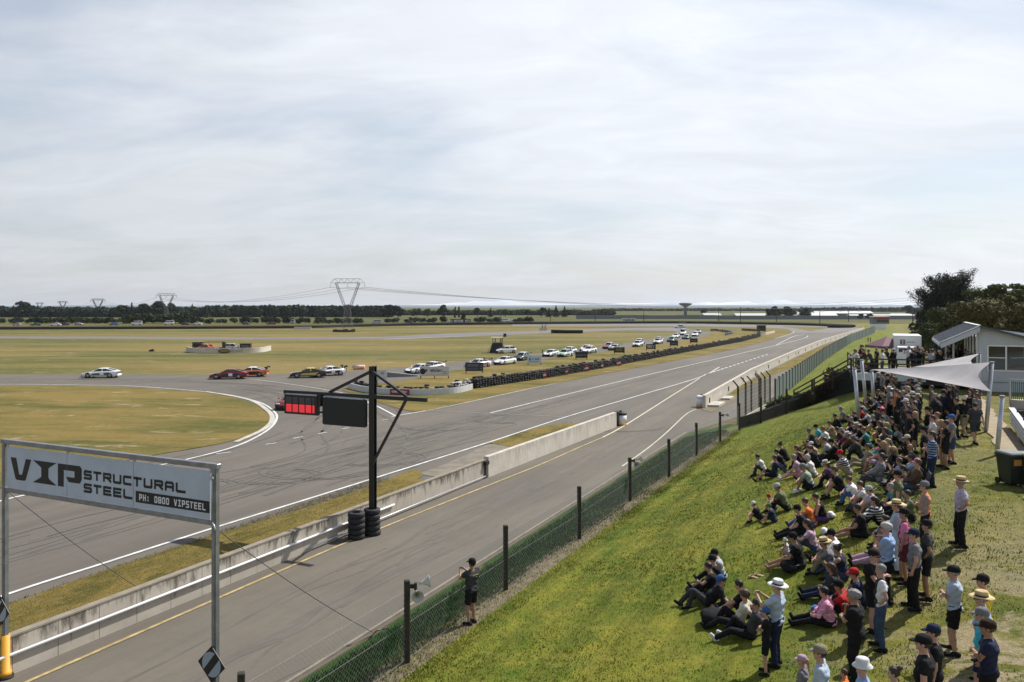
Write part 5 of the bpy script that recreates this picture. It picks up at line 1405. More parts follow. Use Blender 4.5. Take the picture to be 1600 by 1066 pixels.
def make_car(style, paint, loc, rz, label, roofm=None, wing=False, stripe=None, glassm=None, parts=True, group=None, name='race_car', cat='car', number=None):
    s = STY[style]; W = s['W']; H = s['H']
    e = empty(name, loc, rz, label, cat, group)
    mb = MB(); rings = []
    for i, (x, zb) in enumerate(s['belt']):
        end = (i == 0 or i == len(s['belt']) - 1)
        w = W * (.80 if end else (1.0 if 0 < i < len(s['belt']) - 1 else .95))
        z0 = .20 if not end else .30
        rings.append([(x, -w * .93, z0), (x, -w, z0 + .16), (x, -w, zb - .16), (x, -w * .93, zb - .03), (x, -w * .70, zb), (x, w * .70, zb), (x, w * .93, zb - .03), (x, w, zb - .16), (x, w, z0 + .16), (x, w * .93, z0)])
    vs = [p for r_ in rings for p in r_]; n = 10; fs = []
    for i in range(len(rings) - 1):
        for k in range(n): fs.append((i * n + k, i * n + (k + 1) % n, (i + 1) * n + (k + 1) % n, (i + 1) * n + k))
    fs += [tuple(range(n)), tuple(reversed(range((len(rings) - 1) * n, len(rings) * n)))]
    mb.add(vs, fs, 0, True)
    bd_ = mb.build('body', paint, e)
    g0, g1, g2, g3 = s['gh']; zb = lambda x: lerp_tab(sorted((a, b) for a, b in s['belt']), x)
    wb_, wt = W * .84, W * .64
    mb = MB()
    vs = [(g0, -wb_ * .9, zb(g0) - .02), (g0, wb_ * .9, zb(g0) - .02), (g1, wt, H - .06), (g1, -wt, H - .06), (g2, wt, H - .05), (g2, -wt, H - .05), (g3, wb_ * .86, zb(g3) - .02), (g3, -wb_ * .86, zb(g3) - .02),
          ((g0 + g1) / 2 + .1, -wb_, (zb(g0))), ((g0 + g1) / 2 + .1, wb_, (zb(g0)))]
    mb.add(vs, [(0, 1, 2, 3), (3, 2, 4, 5), (5, 4, 6, 7), (0, 3, 5, 7), (1, 6, 4, 2)], 0)
    mb.build('windows', M_GLASS, e)
    mb = MB(); zr = H
    vs = [(g1 + .08, -wt, H - .055), (g1 + .08, wt, H - .055), (g1 - .1, wt * .8, H), (g1 - .1, -wt * .8, H), (g2 + .1, wt * .8, H), (g2 + .1, -wt * .8, H), (g2 - .1, wt, H - .055), (g2 - .1, -wt, H - .055)]
    mb.add(vs, [(0, 1, 2, 3), (3, 2, 4, 5), (5, 4, 6, 7), (0, 3, 5, 7), (1, 6, 4, 2)], 0)
    for sgn in (-1, 1):
        mb.bar((g0 - .02, sgn * wb_ * .88, zb(g0)), (g1 + .02, sgn * wt * .99, H - .05), .07, .05)
        mb.bar((g2 - .05, sgn * wt * .99, H - .05), (g3 - .05, sgn * wb_ * .86, zb(g3)), .16, .06)
        mb.bar(((g1 + g2) / 2, sgn * wt, H - .06), ((g1 + g2) / 2 - .05, sgn * wb_ * .97, zb(0)), .07, .04)
    mb.build('roof', roofm or paint, e)
    for wx in s['wx']:
        for sgn in (-1, 1):
            mx = Matrix.Rotation(R(90), 3, 'X')
            mb = MB(); mb.lathe([(.20, -.12), (.315, -.12), (.33, -.09), (.33, .09), (.315, .12), (.20, .12)], 16, c=(wx, sgn * (W - .09), .33), mx=mx)
            wh = mb.build('wheel', M_TYRE, e)
            mb = MB(); mb.lathe([(.0001, .128 * 1), (.19, .125), (.21, .10)], 10, c=(wx, sgn * (W - .09), .33), mx=Matrix.Rotation(R(90) * -sgn * -1 if sgn < 0 else R(-90), 3, 'X'))
            mb.build('rim', M_RIM, wh)
    mb = MB()
    for wx in s['wx']:
        for sgn in (-1, 1):
            mb.lathe([(.0001, 0), (.40, 0), (.40, .02), (.0001, .02)], 16, c=(wx, sgn * (W - .005) - .01, .36), mx=Matrix.Rotation(R(90), 3, 'X'))
    mb.build('wheel_arch', M_BLACKM, e)
    L2 = s['L'] / 2
    mb = MB(); mb.box((L2 - .03, 0, .36), (.12, W * 1.3, .22), bev=.03); mb.box((L2 - .02, 0, .19), (.34, W * 1.75, .05)); mb.build('grille', M_BLACKM, e)
    for sgn in (-1, 1):
        mb = MB(); mb.box((L2 - .12, sgn * W * .66, .60), (.16, .34, .12), bev=.03); mb.build('headlight', M_HEAD, e)
        mb = MB(); mb.box((-L2 + .03, sgn * W * .62, .76), (.10, .34, .12), bev=.02); mb.build('tail_light', M_TAIL, e)
        mb = MB(); mb.box((g0 - .25, sgn * (W + .06), .95), (.14, .16, .11), bev=.03); mb.build('mirror', paint, e)
    if wing:
        mb = MB(); mb.box((-L2 + .05, 0, 1.22), (.34, W * 1.75, .04));
        for sgn in (-1, 1): mb.box((-L2 + .15, sgn * W * .45, 1.05), (.14, .04, .34)); mb.box((-L2 + .05, sgn * W * .88, 1.22), (.42, .03, .2))
        mb.build('rear_wing', M_BLACK, e)
    if stripe:
        mb = MB()
        for sgn in (-1, 1):
            mb.add([(1.1, sgn * (W + .004), .36), (-1.0, sgn * (W + .004), .36), (-1.35, sgn * (W + .004), .74), (.7, sgn * (W + .004), .62)], [(0, 1, 2, 3)])
        mb.add([(2.0, -.25, .71), (2.0, .25, .71), (1.0, .3, .85), (1.0, -.3, .85)], [(0, 1, 2, 3)])
        mb.build('stripe', stripe, e)
    if number:
        for sgn in (1, -1):
            mb = MB(); mb.add([(-.12, sgn * (W + .007), .40), (-.62, sgn * (W + .007), .40), (-.62, sgn * (W + .007), .76), (-.12, sgn * (W + .007), .76)], [(0, 1, 2, 3)]); mb.build('door_number', M_WHITE, e)
    return e
M_RIM = mat('alloy_rim', (.30, .31, .32), .35, .8)
M_HEAD = mat('headlight_glass', (.65, .66, .68), .12)
M_TAIL = mat('tail_light_red', (.30, .02, .02), .3)
def paintm(name, c, r=.28): return mat(name, c, r, spec=.6)
PW = paintm('white_car_paint', (.74, .75, .75)); PK = paintm('black_car_paint', (.02, .02, .022)); PR_ = paintm('dark_red_car_paint', (.16, .015, .02))
PG = paintm('pale_green_car_paint', (.50, .60, .53)); PY = paintm('gold_car_paint', (.55, .42, .10)); PO = paintm('orange_car_paint', (.55, .16, .05)); PB = paintm('blue_car_paint', (.06, .16, .36)); PS = paintm('silver_car_paint', (.42, .43, .45)); PP = paintm('pink_car_paint', (.30, .10, .14)); PGR = paintm('dark_green_car_paint', (.04, .11, .06)); PT = paintm('dark_olive_car_paint', (.05, .07, .06))
def hdg(dx, dy): return math.atan2(dy, dx)
def car_at(px, py, nxt, style, paint, label, **k):
    p = G(px, py); q = G(*nxt); d = q - p
    p.z = .012
    return make_car(style, paint, p, math.atan2(d.y, d.x), label, group='race cars strung out along the infield track', **k)
car_at(159, 590.2, (100, 590.6), 'coupe', PW, "white race car with dark green stripes leading the pack at the left", stripe=PGR, number=True)
car_at(358, 592, (300, 592.6), 'coupe', PR_, "dark red and black coupe just ahead of an orange and black car", stripe=PK, number=True)
car_at(391, 588.3, (330, 588.8), 'coupe', PO, "orange and black coupe with white roof and tall rear wing", roofm=PW, wing=True, stripe=PK)
car_at(482, 590, (420, 591), 'coupe', PK, "black coupe with a gold roof just ahead of a white winged car", roofm=PY, stripe=PY)
car_at(513, 587, (462, 589.5), 'coupe', PW, "white car with black rear wing tucked behind the gold roofed coupe", wing=True, stripe=PK, number=True)
car_at(456, 637, (430, 648), 'coupe', PR_, "dark red race car in the hairpin, half hidden behind the red start lights", stripe=PK)
car_at(656, 583, (600, 588), 'coupe', PW, "white race car mostly hidden behind the indiacors board", wing=True, stripe=PK)
car_at(676, 579, (620, 586), 'coupe', PW, "second white car hidden behind the indiacors board, with a black wing", wing=True, stripe=PR_)
car_at(747, 574, (702, 578), 'coupe', PW, "white and pink race car behind the navy board", wing=True, stripe=PP)
car_at(789, 569.5, (757, 573), 'coupe', PW, "white car alone between the navy board and the pale blue board", stripe=PW, wing=True, number=True)
car_at(816, 563, (790, 567), 'sedan', PT, "dark olive sedan with white roof behind the pale blue board", roofm=PW, wing=True, stripe=PK)
car_at(861, 556.8, (840, 560), 'coupe', PW, "white coupe on the outside, nearest of three white cars running together", stripe=PK, number=True)
car_at(883, 557.8, (860, 561), 'hatch', PG, "white and green hatchback alongside two other white cars", stripe=PGR, number=True)
car_at(890, 553.2, (868, 556.5), 'sedan', PW, "white sedan with blue side behind the white and green hatchback", stripe=PB)
car_at(921, 551.8, (900, 554.8), 'sedan', PW, "white sedan right of the black board with grey letters", stripe=PK, number=True)
car_at(917, 548.6, (898, 551.4), 'coupe', PW, "white coupe half hidden behind another white sedan near the black board", stripe=PR_)
car_at(952, 545, (935, 547.5), 'sedan', PP, "pinkish red and white sedan on the infield straight", roofm=PW, stripe=PW)
car_at(961, 547.3, (945, 550), 'coupe', PGR, "dark green and white car with black wing behind the brown board", roofm=PW, wing=True, stripe=PW)
car_at(996.5, 542, (980, 545), 'hatch', PW, "white hatchback in front of a blue car left of the black lettered board", stripe=PGR)
car_at(999, 538.4, (984, 541), 'sedan', PB, "white roofed blue car just behind a white hatchback", roofm=PW, stripe=PW)
car_at(1028, 537.6, (1012, 540.4), 'hatch', PW, "white and pink hatchback between the black lettered board and the navy board", stripe=PP)
car_at(1029, 534.7, (1015, 537), 'sedan', PS, "silver sedan behind the white and pink hatchback")
car_at(1050, 534.4, (1036, 537), 'sedan', PGR, "dark green sedan behind the small navy board", roofm=PG)
car_at(1056, 528.4, (1046, 531), 'sedan', PW, "white sedan at the start of the infield straight", stripe=PK)
car_at(1067, 523.6, (1060, 526.5), 'van', PW, "tall white car second from the infield corner", stripe=None)
car_at(1073, 530, (1058, 532.6), 'coupe', PGR, "low dark green car with white roof on the inside line near the corner", roofm=PW)
car_at(1086, 525.6, (1079, 528), 'hatch', PW, "white hatchback rounding the infield corner", stripe=None)
car_at(1091, 520.8, (1089, 523.5), 'sedan', PS, "last silver car still in the infield corner")
def park(px, py, rz, style, paint, label, z=0.0, p=None):
    return make_car(style, paint, p or G(px, py), rz, label, group='cars parked beyond the circuit', name='parked_car')
PARK = [(27, 509, 'hatch', PS, "silver hatchback parked beyond the tyre wall, leftmost of the far cars"), (56, 509, 'sedan', PGR, "dark green sedan parked second from the left beyond the tyre wall"), (87, 509, 'sedan', PW, "small white sedan third from the left on the far bank"),
        (101, 508.6, 'hatch', PK, "black hatchback right next to a small white sedan on the far bank"), (124, 508.4, 'hatch', PS, "silver hatchback in front of the dark hedge at the left"), (178, 508.2, 'hatch', PB, "dark blue hatchback alone in front of the left hedge"),
        (214, 508, 'van', PW, "tall white van in front of the left hedge"), (264, 507.4, 'van', PW, "tall white van below the second pylon"), (290, 508, 'hatch', PK, "black hatchback left of a small white car below the pine wood"), (308, 507.8, 'sedan', PW, "small white car right of a black hatchback below the pine wood"),
        (385, 507.4, 'hatch', PGR, "dark green hatchback in a hedge gap"), (424, 507.4, 'sedan', PR_, "dark red car parked low left of the white van and hedge"), (454, 505.6, 'van', PW, "large white van parked left of the big pylon"), (589, 505.8, 'van', PS, "silver van right of the big pylon"),
        (640, 505.4, 'hatch', PK, "black hatchback parked between hedge clumps right of the big pylon"), (789, 503.0, 'van', PW, "white van with a trailer right of the motor oil board"), (798, 503.2, 'sedan', PW, "white trailer like car behind the white van"), (820, 503.2, 'hatch', PS, "silver hatchback right of the white van near the hedge end")]
for x, y, st, pm_, lb in PARK: park(x, y, tr.choice((0, math.pi)) + tr.uniform(-.3, .3), st, pm_, lb)
make_car('sedan', PW, G(1062, 512.8), R(170), "white car parked by the tiny marshal post near the infield corner", name='parked_car')
make_car('hatch', PW, G(791, 552), R(200), "white car parked at the foot of the dark lookout tower", name='parked_car')
make_car('hatch', PS, G(357, 547.5), R(180), "grey utility vehicle inside the white marshal barrier", name='parked_car')
make_car('hatch', PO, G(321, 548.5), R(150), "small orange vehicle beside the dark booth", name='parked_car')
for x, D, rz, st, pm_, lb in ((1473, 98, R(-125), 'hatch', PGR, "green hatchback with pale bonnet parked left of the clubroom roof"), (1489, 92, R(-118), 'sedan', PS, "silver sedan parked nearest the clubroom verandah")):
    X = (x - 800) / FPX * D; make_car(st, pm_, Vector((X, D, TXY(X, D))), rz, lb, name='parked_car')
def sec_box(mb, x0, x1, y, z0, z1, mi=0, bev=.05): mb.box(((x0 + x1) / 2, 0, (z0 + z1) / 2), (x1 - x0, 2 * y, z1 - z0), mi, bev=bev)
D = 82; X = (1418 - 800) / FPX * D; zt_ = CAM_H - (524 - HOR) * D / FPX
tk = empty("box_truck", (X, D, min(TXY(X, D), zt_ - 3.2)), R(-114), "white box truck with a dark square logo parked behind the viewing platform", 'truck')
mb = MB(); sec_box(mb, -5.2, .2, 1.28, .95, 3.35); bx_ = mb.build('cargo_box', M_WHITE, tk)
mb = MB(); mb.box((.23, 0, 2.62), (.02, 0, 0));
lx = .215
def yz(mb, pts, x, mi=0):
    vs = [(x, p[0], p[1]) for p in pts]; mb.add(vs, [tuple(range(len(vs)))], mi)
mb = MB(); yz(mb, [(-.70, 2.42), (-.22, 2.42), (-.22, 2.92), (-.70, 2.92)], lx); yz(mb, [(-.62, 2.5), (-.30, 2.5), (-.30, 2.84), (-.62, 2.84)], lx + .004, 1)
for a_, b_ in ((-.60, -.52), (-.40, -.32)): yz(mb, [(a_, 2.52), (b_, 2.52), (b_, 2.82), (a_, 2.82)], lx + .008)
yz(mb, [(-.55, 2.63), (-.37, 2.63), (-.37, 2.70), (-.55, 2.70)], lx + .010)
mb.build('logo', [mat('maroon_logo', (.10, .02, .03), .5), M_WHITE], bx_)
mb = MB(); lettering(mb, "IRESCAPE", 0, 0, .85, .13, .025)
o = mb.build('lettering', M_INKGR, bx_); o.matrix_local = Matrix.Translation((lx + .004, -.16, 2.6)) @ Matrix.Rotation(R(90), 4, 'Z')
mb = MB(); vs = [(.25, -1.05, .45), (1.9, -1.05, .45), (1.95, -1.05, 1.25), (1.65, -.98, 2.2), (.25, -.98, 2.35)]
vs += [(x, -y, z) for x, y, z in vs]
mb.add(vs, [(0, 1, 2, 3, 4), (9, 8, 7, 6, 5), (0, 5, 6, 1), (1, 6, 7, 2), (2, 7, 8, 3), (3, 8, 9, 4), (4, 9, 5, 0)]); cb_ = mb.build('cab', M_WHITE, tk)
mb = MB(); mb.add([(1.925, -.9, 1.3), (1.925, .9, 1.3), (1.69, .86, 2.1), (1.69, -.86, 2.1)], [(0, 1, 2, 3)]); mb.build('windscreen', M_GLASS, cb_)
mb = MB(); mb.box((-2.4, 0, .7), (5.6, .9, .3)); mb.build('chassis', M_BLACK, tk)
for wx in (1.1, -3.6):
    for s_ in (-1, 1):
        mb = MB(); mb.lathe([(.25, -.12), (.42, -.12), (.42, .12), (.25, .12)], 16, c=(wx, s_ * 1.0, .42), mx=Matrix.Rotation(R(90), 3, 'X')); mb.build('wheel', M_TYRE, tk)
D = 84; X = (1386 - 800) / FPX * D; zg = CAM_H - (540 - HOR) * D / FPX
gz_ = empty("gazebo", (X, D, TXY(X, D)), R(8), "small maroon gazebo left of the white box truck", 'gazebo'); h = zg - TXY(X, D)
mb = MB(); w = 1.55
mb.add([(-w, -w, h), (w, -w, h), (w, w, h), (-w, w, h), (0, 0, h + .95), (-w, -w, h - .25), (w, -w, h - .25), (w, w, h - .25), (-w, w, h - .25)], [(0, 1, 4), (1, 2, 4), (2, 3, 4), (3, 0, 4), (0, 5, 6, 1), (1, 6, 7, 2), (2, 7, 8, 3), (3, 8, 5, 0)])
mb.build('canopy', mat('maroon_canvas', (.16, .075, .10), .8), gz_)
for a_ in (-1, 1):
    for b_ in (-1, 1):
        mb = MB(); mb.box((a_ * (w - .06), b_ * (w - .06), h / 2 - .1), (.06, .06, h)); mb.build('leg', M_STEELL, gz_)
p = G(1374, 515); e = empty("control_hut", p, 0, "two storey hut with dark red band and white lower panel by the far fence end", 'hut')
mb = MB(); mb.box((0, 0, 3.6), (6.0, 4.0, 2.8)); mb.build('upper_storey', M_SHEDW, e); mb = MB(); mb.box((-.6, -.3, 1.1), (4.6, 3.8, 2.2)); mb.build('lower_storey', M_WHITE, e)
mb = MB(); mb.box((0, -.1, 5.1), (6.4, 4.4, .25)); mb.box((0, -2.06, 4.4), (6.0, .05, .6), 1); mb.build('roof', [M_WHITE, M_WINE], e)
mb = MB(); mb.box((.4, -2.05, 3.4), (4.6, .04, .9)); mb.build('window', M_GLASS, e)
# ------------------------------------------------------------------ trees
def leaf_mat(name, c1, c2, rough=.7):
    n = NT(name, rough); n.b.inputs['Specular IOR Level'].default_value = .08
    tc = n.t.nodes.new('ShaderNodeTexCoord'); oi = n.t.nodes.new('ShaderNodeObjectInfo')
    a = n.noise(tc.outputs['Object'], .55, 5, .7)
    b = n.noise(tc.outputs['Object'], 3.5, 3, .7)
    f = n.math('ADD', n.math('MULTIPLY', a, .6), n.math('MULTIPLY', b, .4))
    f = n.math('ADD', f, n.math('MULTIPLY', n.math('SUBTRACT', oi.outputs['Random'], .5), .16))
    c = n.mix(n.ramp(f, .36, .62), c1, c2)
    n.t.links.new(c, n.b.inputs['Base Color'])
    return n.m
L_PINE = leaf_mat('macrocarpa_foliage', (.008, .012, .007), (.018, .027, .012))
L_FAR = leaf_mat('distant_conifer_foliage', (.014, .023, .014), (.030, .045, .024))
L_FARB = leaf_mat('distant_broadleaf_foliage', (.020, .030, .014), (.045, .062, .024))
L_BROAD = leaf_mat('broadleaf_foliage', (.032, .048, .012), (.090, .108, .026))
L_AUT = leaf_mat('rusty_foliage', (.045, .045, .012), (.105, .090, .026))
L_HEDGE = leaf_mat('hedge_foliage', (.016, .025, .012), (.045, .06, .022))
L_SCRUB = leaf_mat('brown_scrub', (.030, .018, .014), (.075, .045, .03))
def crown_mesh(name, m, n, blobs, leaf, seed, flat=1.0, shell=.55, up=.2):
    """many small triangles/quads spread through a set of ellipsoid clumps"""
    g = np.random.default_rng(seed)
    B = np.array(blobs, float)      # x y z rx ry rz
    vol = B[:, 3] * B[:, 4] + B[:, 4] * B[:, 5] + B[:, 3] * B[:, 5]
    ch = g.choice(len(B), n, p=vol / vol.sum())
    d = g.normal(size=(n, 3)); d /= np.linalg.norm(d, axis=1)[:, None]
    r = (shell + (1 - shell) * g.random(n)) * g.uniform(.85, 1.12, n)
    c = B[ch, :3] + d * B[ch, 3:] * r[:, None]
    nrm = d + g.normal(0, .55, (n, 3)); nrm[:, 2] += up; nrm /= np.linalg.norm(nrm, axis=1)[:, None]
    t = np.cross(nrm, g.normal(size=(n, 3))); t /= np.linalg.norm(t, axis=1)[:, None]
    b = np.cross(nrm, t)
    s = leaf * g.uniform(.6, 1.5, n)[:, None]
    V = np.empty((n * 4, 3), np.float32)
    V[0::4] = c - t * s; V[1::4] = c - b * s * .55 * flat; V[2::4] = c + t * s; V[3::4] = c + b * s * .55 * flat
    me = bpy.data.meshes.new(name); me.vertices.add(n * 4); me.vertices.foreach_set('co', V.ravel())
    me.loops.add(n * 4); me.loops.foreach_set('vertex_index', np.arange(n * 4, dtype=np.int32))
    me.polygons.add(n); me.polygons.foreach_set('loop_start', np.arange(0, n * 4, 4, dtype=np.int32))
    me.update(calc_edges=True); me.materials.append(m)
    return me
def blobset(kind, g, H, W):
    bl = []
    if kind == 'round':
        for i in range(15):
            a = g.uniform(0, 6.28); rr_ = g.uniform(0, .62) * W; z = g.uniform(.28, .86) * H; k = (1 - abs(z / H - .5) * 1.1)
            s = g.uniform(.20, .36) * W; bl.append((rr_ * k * math.cos(a), rr_ * k * math.sin(a), z, s, s, s * .8))
    elif kind == 'conifer':
        for i in range(14):
            t = i / 13; z = H * (.10 + .88 * t); s = W * (.52 * (1 - t) + .06); a = g.uniform(0, 6.28)
            bl.append((s * .3 * math.cos(a), s * .3 * math.sin(a), z, s, s, H * .065))
    elif kind == 'bush':
        for i in range(8):
            a = g.uniform(0, 6.28); rr_ = g.uniform(0, .7) * W; s = g.uniform(.3, .5) * W; bl.append((rr_ * math.cos(a), rr_ * math.sin(a), H * g.uniform(.3, .62), s, s, H * .36))
    elif kind == 'poplar':
        for i in range(10):
            t = i / 9; bl.append((g.uniform(-.1, .1) * W, g.uniform(-.1, .1) * W, H * (.12 + .82 * t), W * (.4 - .25 * abs(t - .35)), W * (.4 - .25 * abs(t - .35)), H * .08))
    return bl
gt = np.random.default_rng(21)
proto = {}
def tree_proto(kind, m, H, W, n, leaf, seeds, tag):
    out = []
    for sd_ in seeds:
        g = np.random.default_rng(sd_)
        out.append(crown_mesh('crown', m, n, blobset(kind, g, H, W), leaf, sd_ + 100, shell=.6))
    proto[tag] = out
tree_proto('round', L_FARB, 10, 6.0, 700, .75, (1, 2, 3, 4), 'round')
tree_proto('round', L_FAR, 10, 6.0, 700, .75, (5, 6, 7), 'rounddark')
tree_proto('conifer', L_FAR, 12, 4.6, 520, .70, (8, 9, 10), 'conifer')
tree_proto('poplar', L_FAR, 12, 3.0, 420, .6, (11, 12), 'poplar')
tree_proto('bush', L_HEDGE, 4, 3.4, 420, .45, (13, 14, 15, 16), 'bush')
trk = MB(); trk.tube([(0, 0, -.2), (.05, 0, 3), (0, .1, 6.5)], [.32, .26, .14], 7)
for a_ in (0, 2.1, 4.2): trk.tube([(0, 0, 3.4), (1.2 * math.cos(a_), 1.2 * math.sin(a_), 5.2), (1.9 * math.cos(a_), 1.9 * math.sin(a_), 6.8)], [.14, .1, .05], 5)
trunk_me = trk.mesh('trunk', M_BARK)
rt = random.Random(9)
tcount = {}
def put_tree(px, D, ztop_px, tag, label, group, wscale=1.0, base=None, trunk=True, name='tree', cat='tree'):
    X = (px - 800) / FPX * D; zt_ = CAM_H - (ztop_px - HOR) * D / FPX
    zb_ = 0.0 if base is None else base
    H0 = {'round': 9.6, 'rounddark': 9.6, 'conifer': 12.2, 'poplar': 12.2, 'bush': 3.3}[tag]
    s = max(.15, (zt_ - zb_) / H0)
    e = empty(name, (X, D, zb_), rt.uniform(0, 6.28), label, cat, group)
    c = link_mesh('crown', rt.choice(proto[tag]), e); c.scale = (s * wscale, s * wscale, s)
    if trunk:
        t = link_mesh('trunk', trunk_me, e); t.scale = (s * .8, s * .8, s)
    return e
g1 = 'trees of the far shelter belt'
def row_trees(items, grp):
    for it in items: put_tree(*it[:5], grp, **(it[5] if len(it) > 5 else {}))
row_trees([
 (5, 640, 477.0, 'rounddark', "dark round tree at the far left edge of the tree line", dict(wscale=1.5)),
 (41, 620, 470.5, 'rounddark', "tallest dark dome shaped tree near the left end of the tree line", dict(wscale=1.45)),
 (192, 600, 475, 'round', "pale olive tree between the third pylon and the pine clump", dict(wscale=1.1)),
 (206, 600, 473, 'conifer', "pointed dark conifer at the left shoulder of the pine clump", {}),
 (225, 600, 474, 'rounddark', "broad dark tree on the left of the second pylon", dict(wscale=1.5)),
 (244, 600, 471, 'rounddark', "broad dark tree just behind the second pylon", dict(wscale=1.6)),
 (270, 600, 473.5, 'rounddark', "dark tree immediately right of the second pylon", dict(wscale=1.3)),
 (300, 600, 475, 'conifer', "dark conifer halfway between the second pylon and the pine wood", dict(wscale=1.3)),
 (322, 600, 477, 'conifer', "dark conifer at the left end of the pine wood", dict(wscale=1.3)),
 (606, 560, 476, 'rounddark', "dark round tree right of the big pylon, leftmost of its clump", dict(wscale=1.2)),
 (622, 560, 477, 'rounddark', "dark round tree second in the clump right of the big pylon", dict(wscale=1.2)),
 (650, 600, 481, 'round', "low round tree left of the tall rounded tree", dict(wscale=1.3)),
 (668, 600, 483, 'round', "low spreading tree right of the clump beside the big pylon", dict(wscale=1.3)),
 (692, 590, 475.8, 'rounddark', "tall dark rounded tree above the motor oil board", dict(wscale=.95)),
 (711, 600, 479, 'poplar', "narrow dark poplar, left one of a pair", {}),
 (717, 600, 479, 'poplar', "narrow dark poplar, right one of a pair", {}),
 (724, 470, 488, 'rounddark', "small lone dark tree in the green paddock", dict(wscale=.9)),
 (746, 640, 481, 'round', "rounded tree right of the pair of poplars", dict(wscale=1.1)),
 (767, 640, 481, 'conifer', "small pointed tree midway along the far tree line", dict(wscale=1.3)),
 (790, 660, 484, 'round', "low tree right of the small pointed tree on the horizon", dict(wscale=1.5)),
 (825, 660, 482.5, 'round', "mid height tree left of the long conifer clump", dict(wscale=1.3)),
 (846, 640, 480, 'rounddark', "dark tree at the left end of the conifer clump in the centre", dict(wscale=1.2)),
 (858, 640, 481, 'conifer', "dark conifer inside the centre clump", dict(wscale=1.5)),
 (869, 640, 478, 'conifer', "tallest dark conifer of the centre clump", dict(wscale=1.4)),
 (882, 640, 479, 'conifer', "dark conifer at the right end of the centre clump", dict(wscale=1.4)),
 (1208, 560, 478.5, 'rounddark', "dark round tree left in the clump beyond the far straight", dict(wscale=1.25)),
 (1232, 560, 478.5, 'rounddark', "dark round tree in the middle of the clump beyond the far straight", dict(wscale=1.3)),
 (1257, 560, 480, 'rounddark', "dark round tree right in the clump beyond the far straight", dict(wscale=1.2)),
 (1218, 555, 482, 'round', "greener tree in front of the dark clump beyond the far straight", {}),
 (1345, 520, 490, 'round', "low green tree left of the far control hut", dict(wscale=1.1)),
 (1359, 500, 489, 'round', "low green tree just behind the far control hut", dict(wscale=1.1)),
 (1423, 620, 476.5, 'rounddark', "dark rounded tree left of the tall macrocarpa on the horizon", dict(wscale=1.3)),
 (1100, 800, 483, 'round', "hazy round tree right of the mushroom shaped tower", dict(wscale=1.5)),
], g1)
hb = 0
for x in list(range(8, 250, 11)) + list(range(250, 330, 9)) + list(range(330, 432, 12)) + [438, 448, 462, 472, 484, 493, 508, 518, 526, 536, 545, 553, 561] + [602, 611, 618, 632, 641, 649, 660, 670, 680, 694] + [742, 752, 764, 775, 808, 816, 824, 833]:
    hb += 1
    y = 497.5 if x < 600 else 498
    yy = y + rt.uniform(-2.5, 2.0) - (6 if 200 < x < 300 else 0)
    put_tree(x + rt.uniform(-3, 3), (420 if x < 600 else 445) + rt.uniform(-6, 6), yy, 'bush', "dark rounded shrub in the far hedge row behind the tyre wall", 'shrubs of the far hedge row', wscale=rt.uniform(1.0, 1.5) * .9, trunk=False, name='hedge_shrub', cat='shrub')
def wood(name, pxs, ytop, D, depth, n, leaf, m, label, spiky=.0, seed=0, amp=1.5, H0=None):
    g = np.random.default_rng(seed); bl = []
    x = pxs[0]
    while x < pxs[1]:
        yt = ytop + amp * mnoise.noise(Vector((x * .045, seed, 0))) + g.uniform(-.5, .5)
        X = (x - 800) / FPX * D; H = CAM_H - (yt - HOR) * D / FPX
        w = (7 if not spiky else 4.0) * D / 600
        bl.append((X, D + g.uniform(0, depth), H * .5, w * g.uniform(.7, 1.1), w, H * .5))
        if spiky: bl.append((X + g.uniform(-1, 1), D + g.uniform(0, depth), H * .93, w * .22, w * .3, H * .11))
        x += w * .75 * FPX / D
    me = crown_mesh(name, m, n, bl, leaf, seed + 50, shell=.7); o = link_mesh(name, me); o['kind'] = 'stuff'; prop(o, label, 'wood')
    return o
wood("distant_wood", (-60, 345), 480.5, 640, 10, 34000, 1.2, L_FAR, "dark shelter belt wood along the left horizon", seed=1, amp=2)
wood("pine_wood", (322, 612), 478.3, 640, 12, 34000, 1.15, L_FAR, "dark pine plantation with a serrated top behind the big pylon", spiky=1, seed=2, amp=1.6)
wood("distant_wood", (600, 960), 485.5, 760, 14, 22000, 1.4, L_FARB, "low bluish wood along the centre horizon", seed=3, amp=3)
wood("distant_wood", (940, 1480), 483.5, 1300, 25, 13000, 2.4, L_FARB, "long hazy wood along the right horizon", seed=4, amp=2.4)
wood("pine_wood", (1260, 1470), 482, 1150, 20, 7000, 2.2, L_FAR, "hazy conifer wood behind the long white sheds", spiky=1, seed=6, amp=2.5)
sh = [(1100, 1128, 489.5, 492.8, 620, "short white roofed shed right of the mushroom tower"), (1150, 1200, 489.8, 493.2, 640, "long low white roofed shed left of the dark tree clump"), (1236, 1310, 488.6, 494.0, 560, "pale greenhouse with a wide roof behind the dark tree clump"), (1275, 1365, 486.2, 489.8, 700, "long white ridged shed behind the greenhouse"), (1330, 1400, 491.4, 494.2, 600, "low white shed left of the tall macrocarpa"), (1396, 1452, 490.2, 493.4, 610, "low white shed touching the tall macrocarpa"), (1015, 1060, 492.5, 494.6, 640, "very low grey shed left of the mushroom tower")]
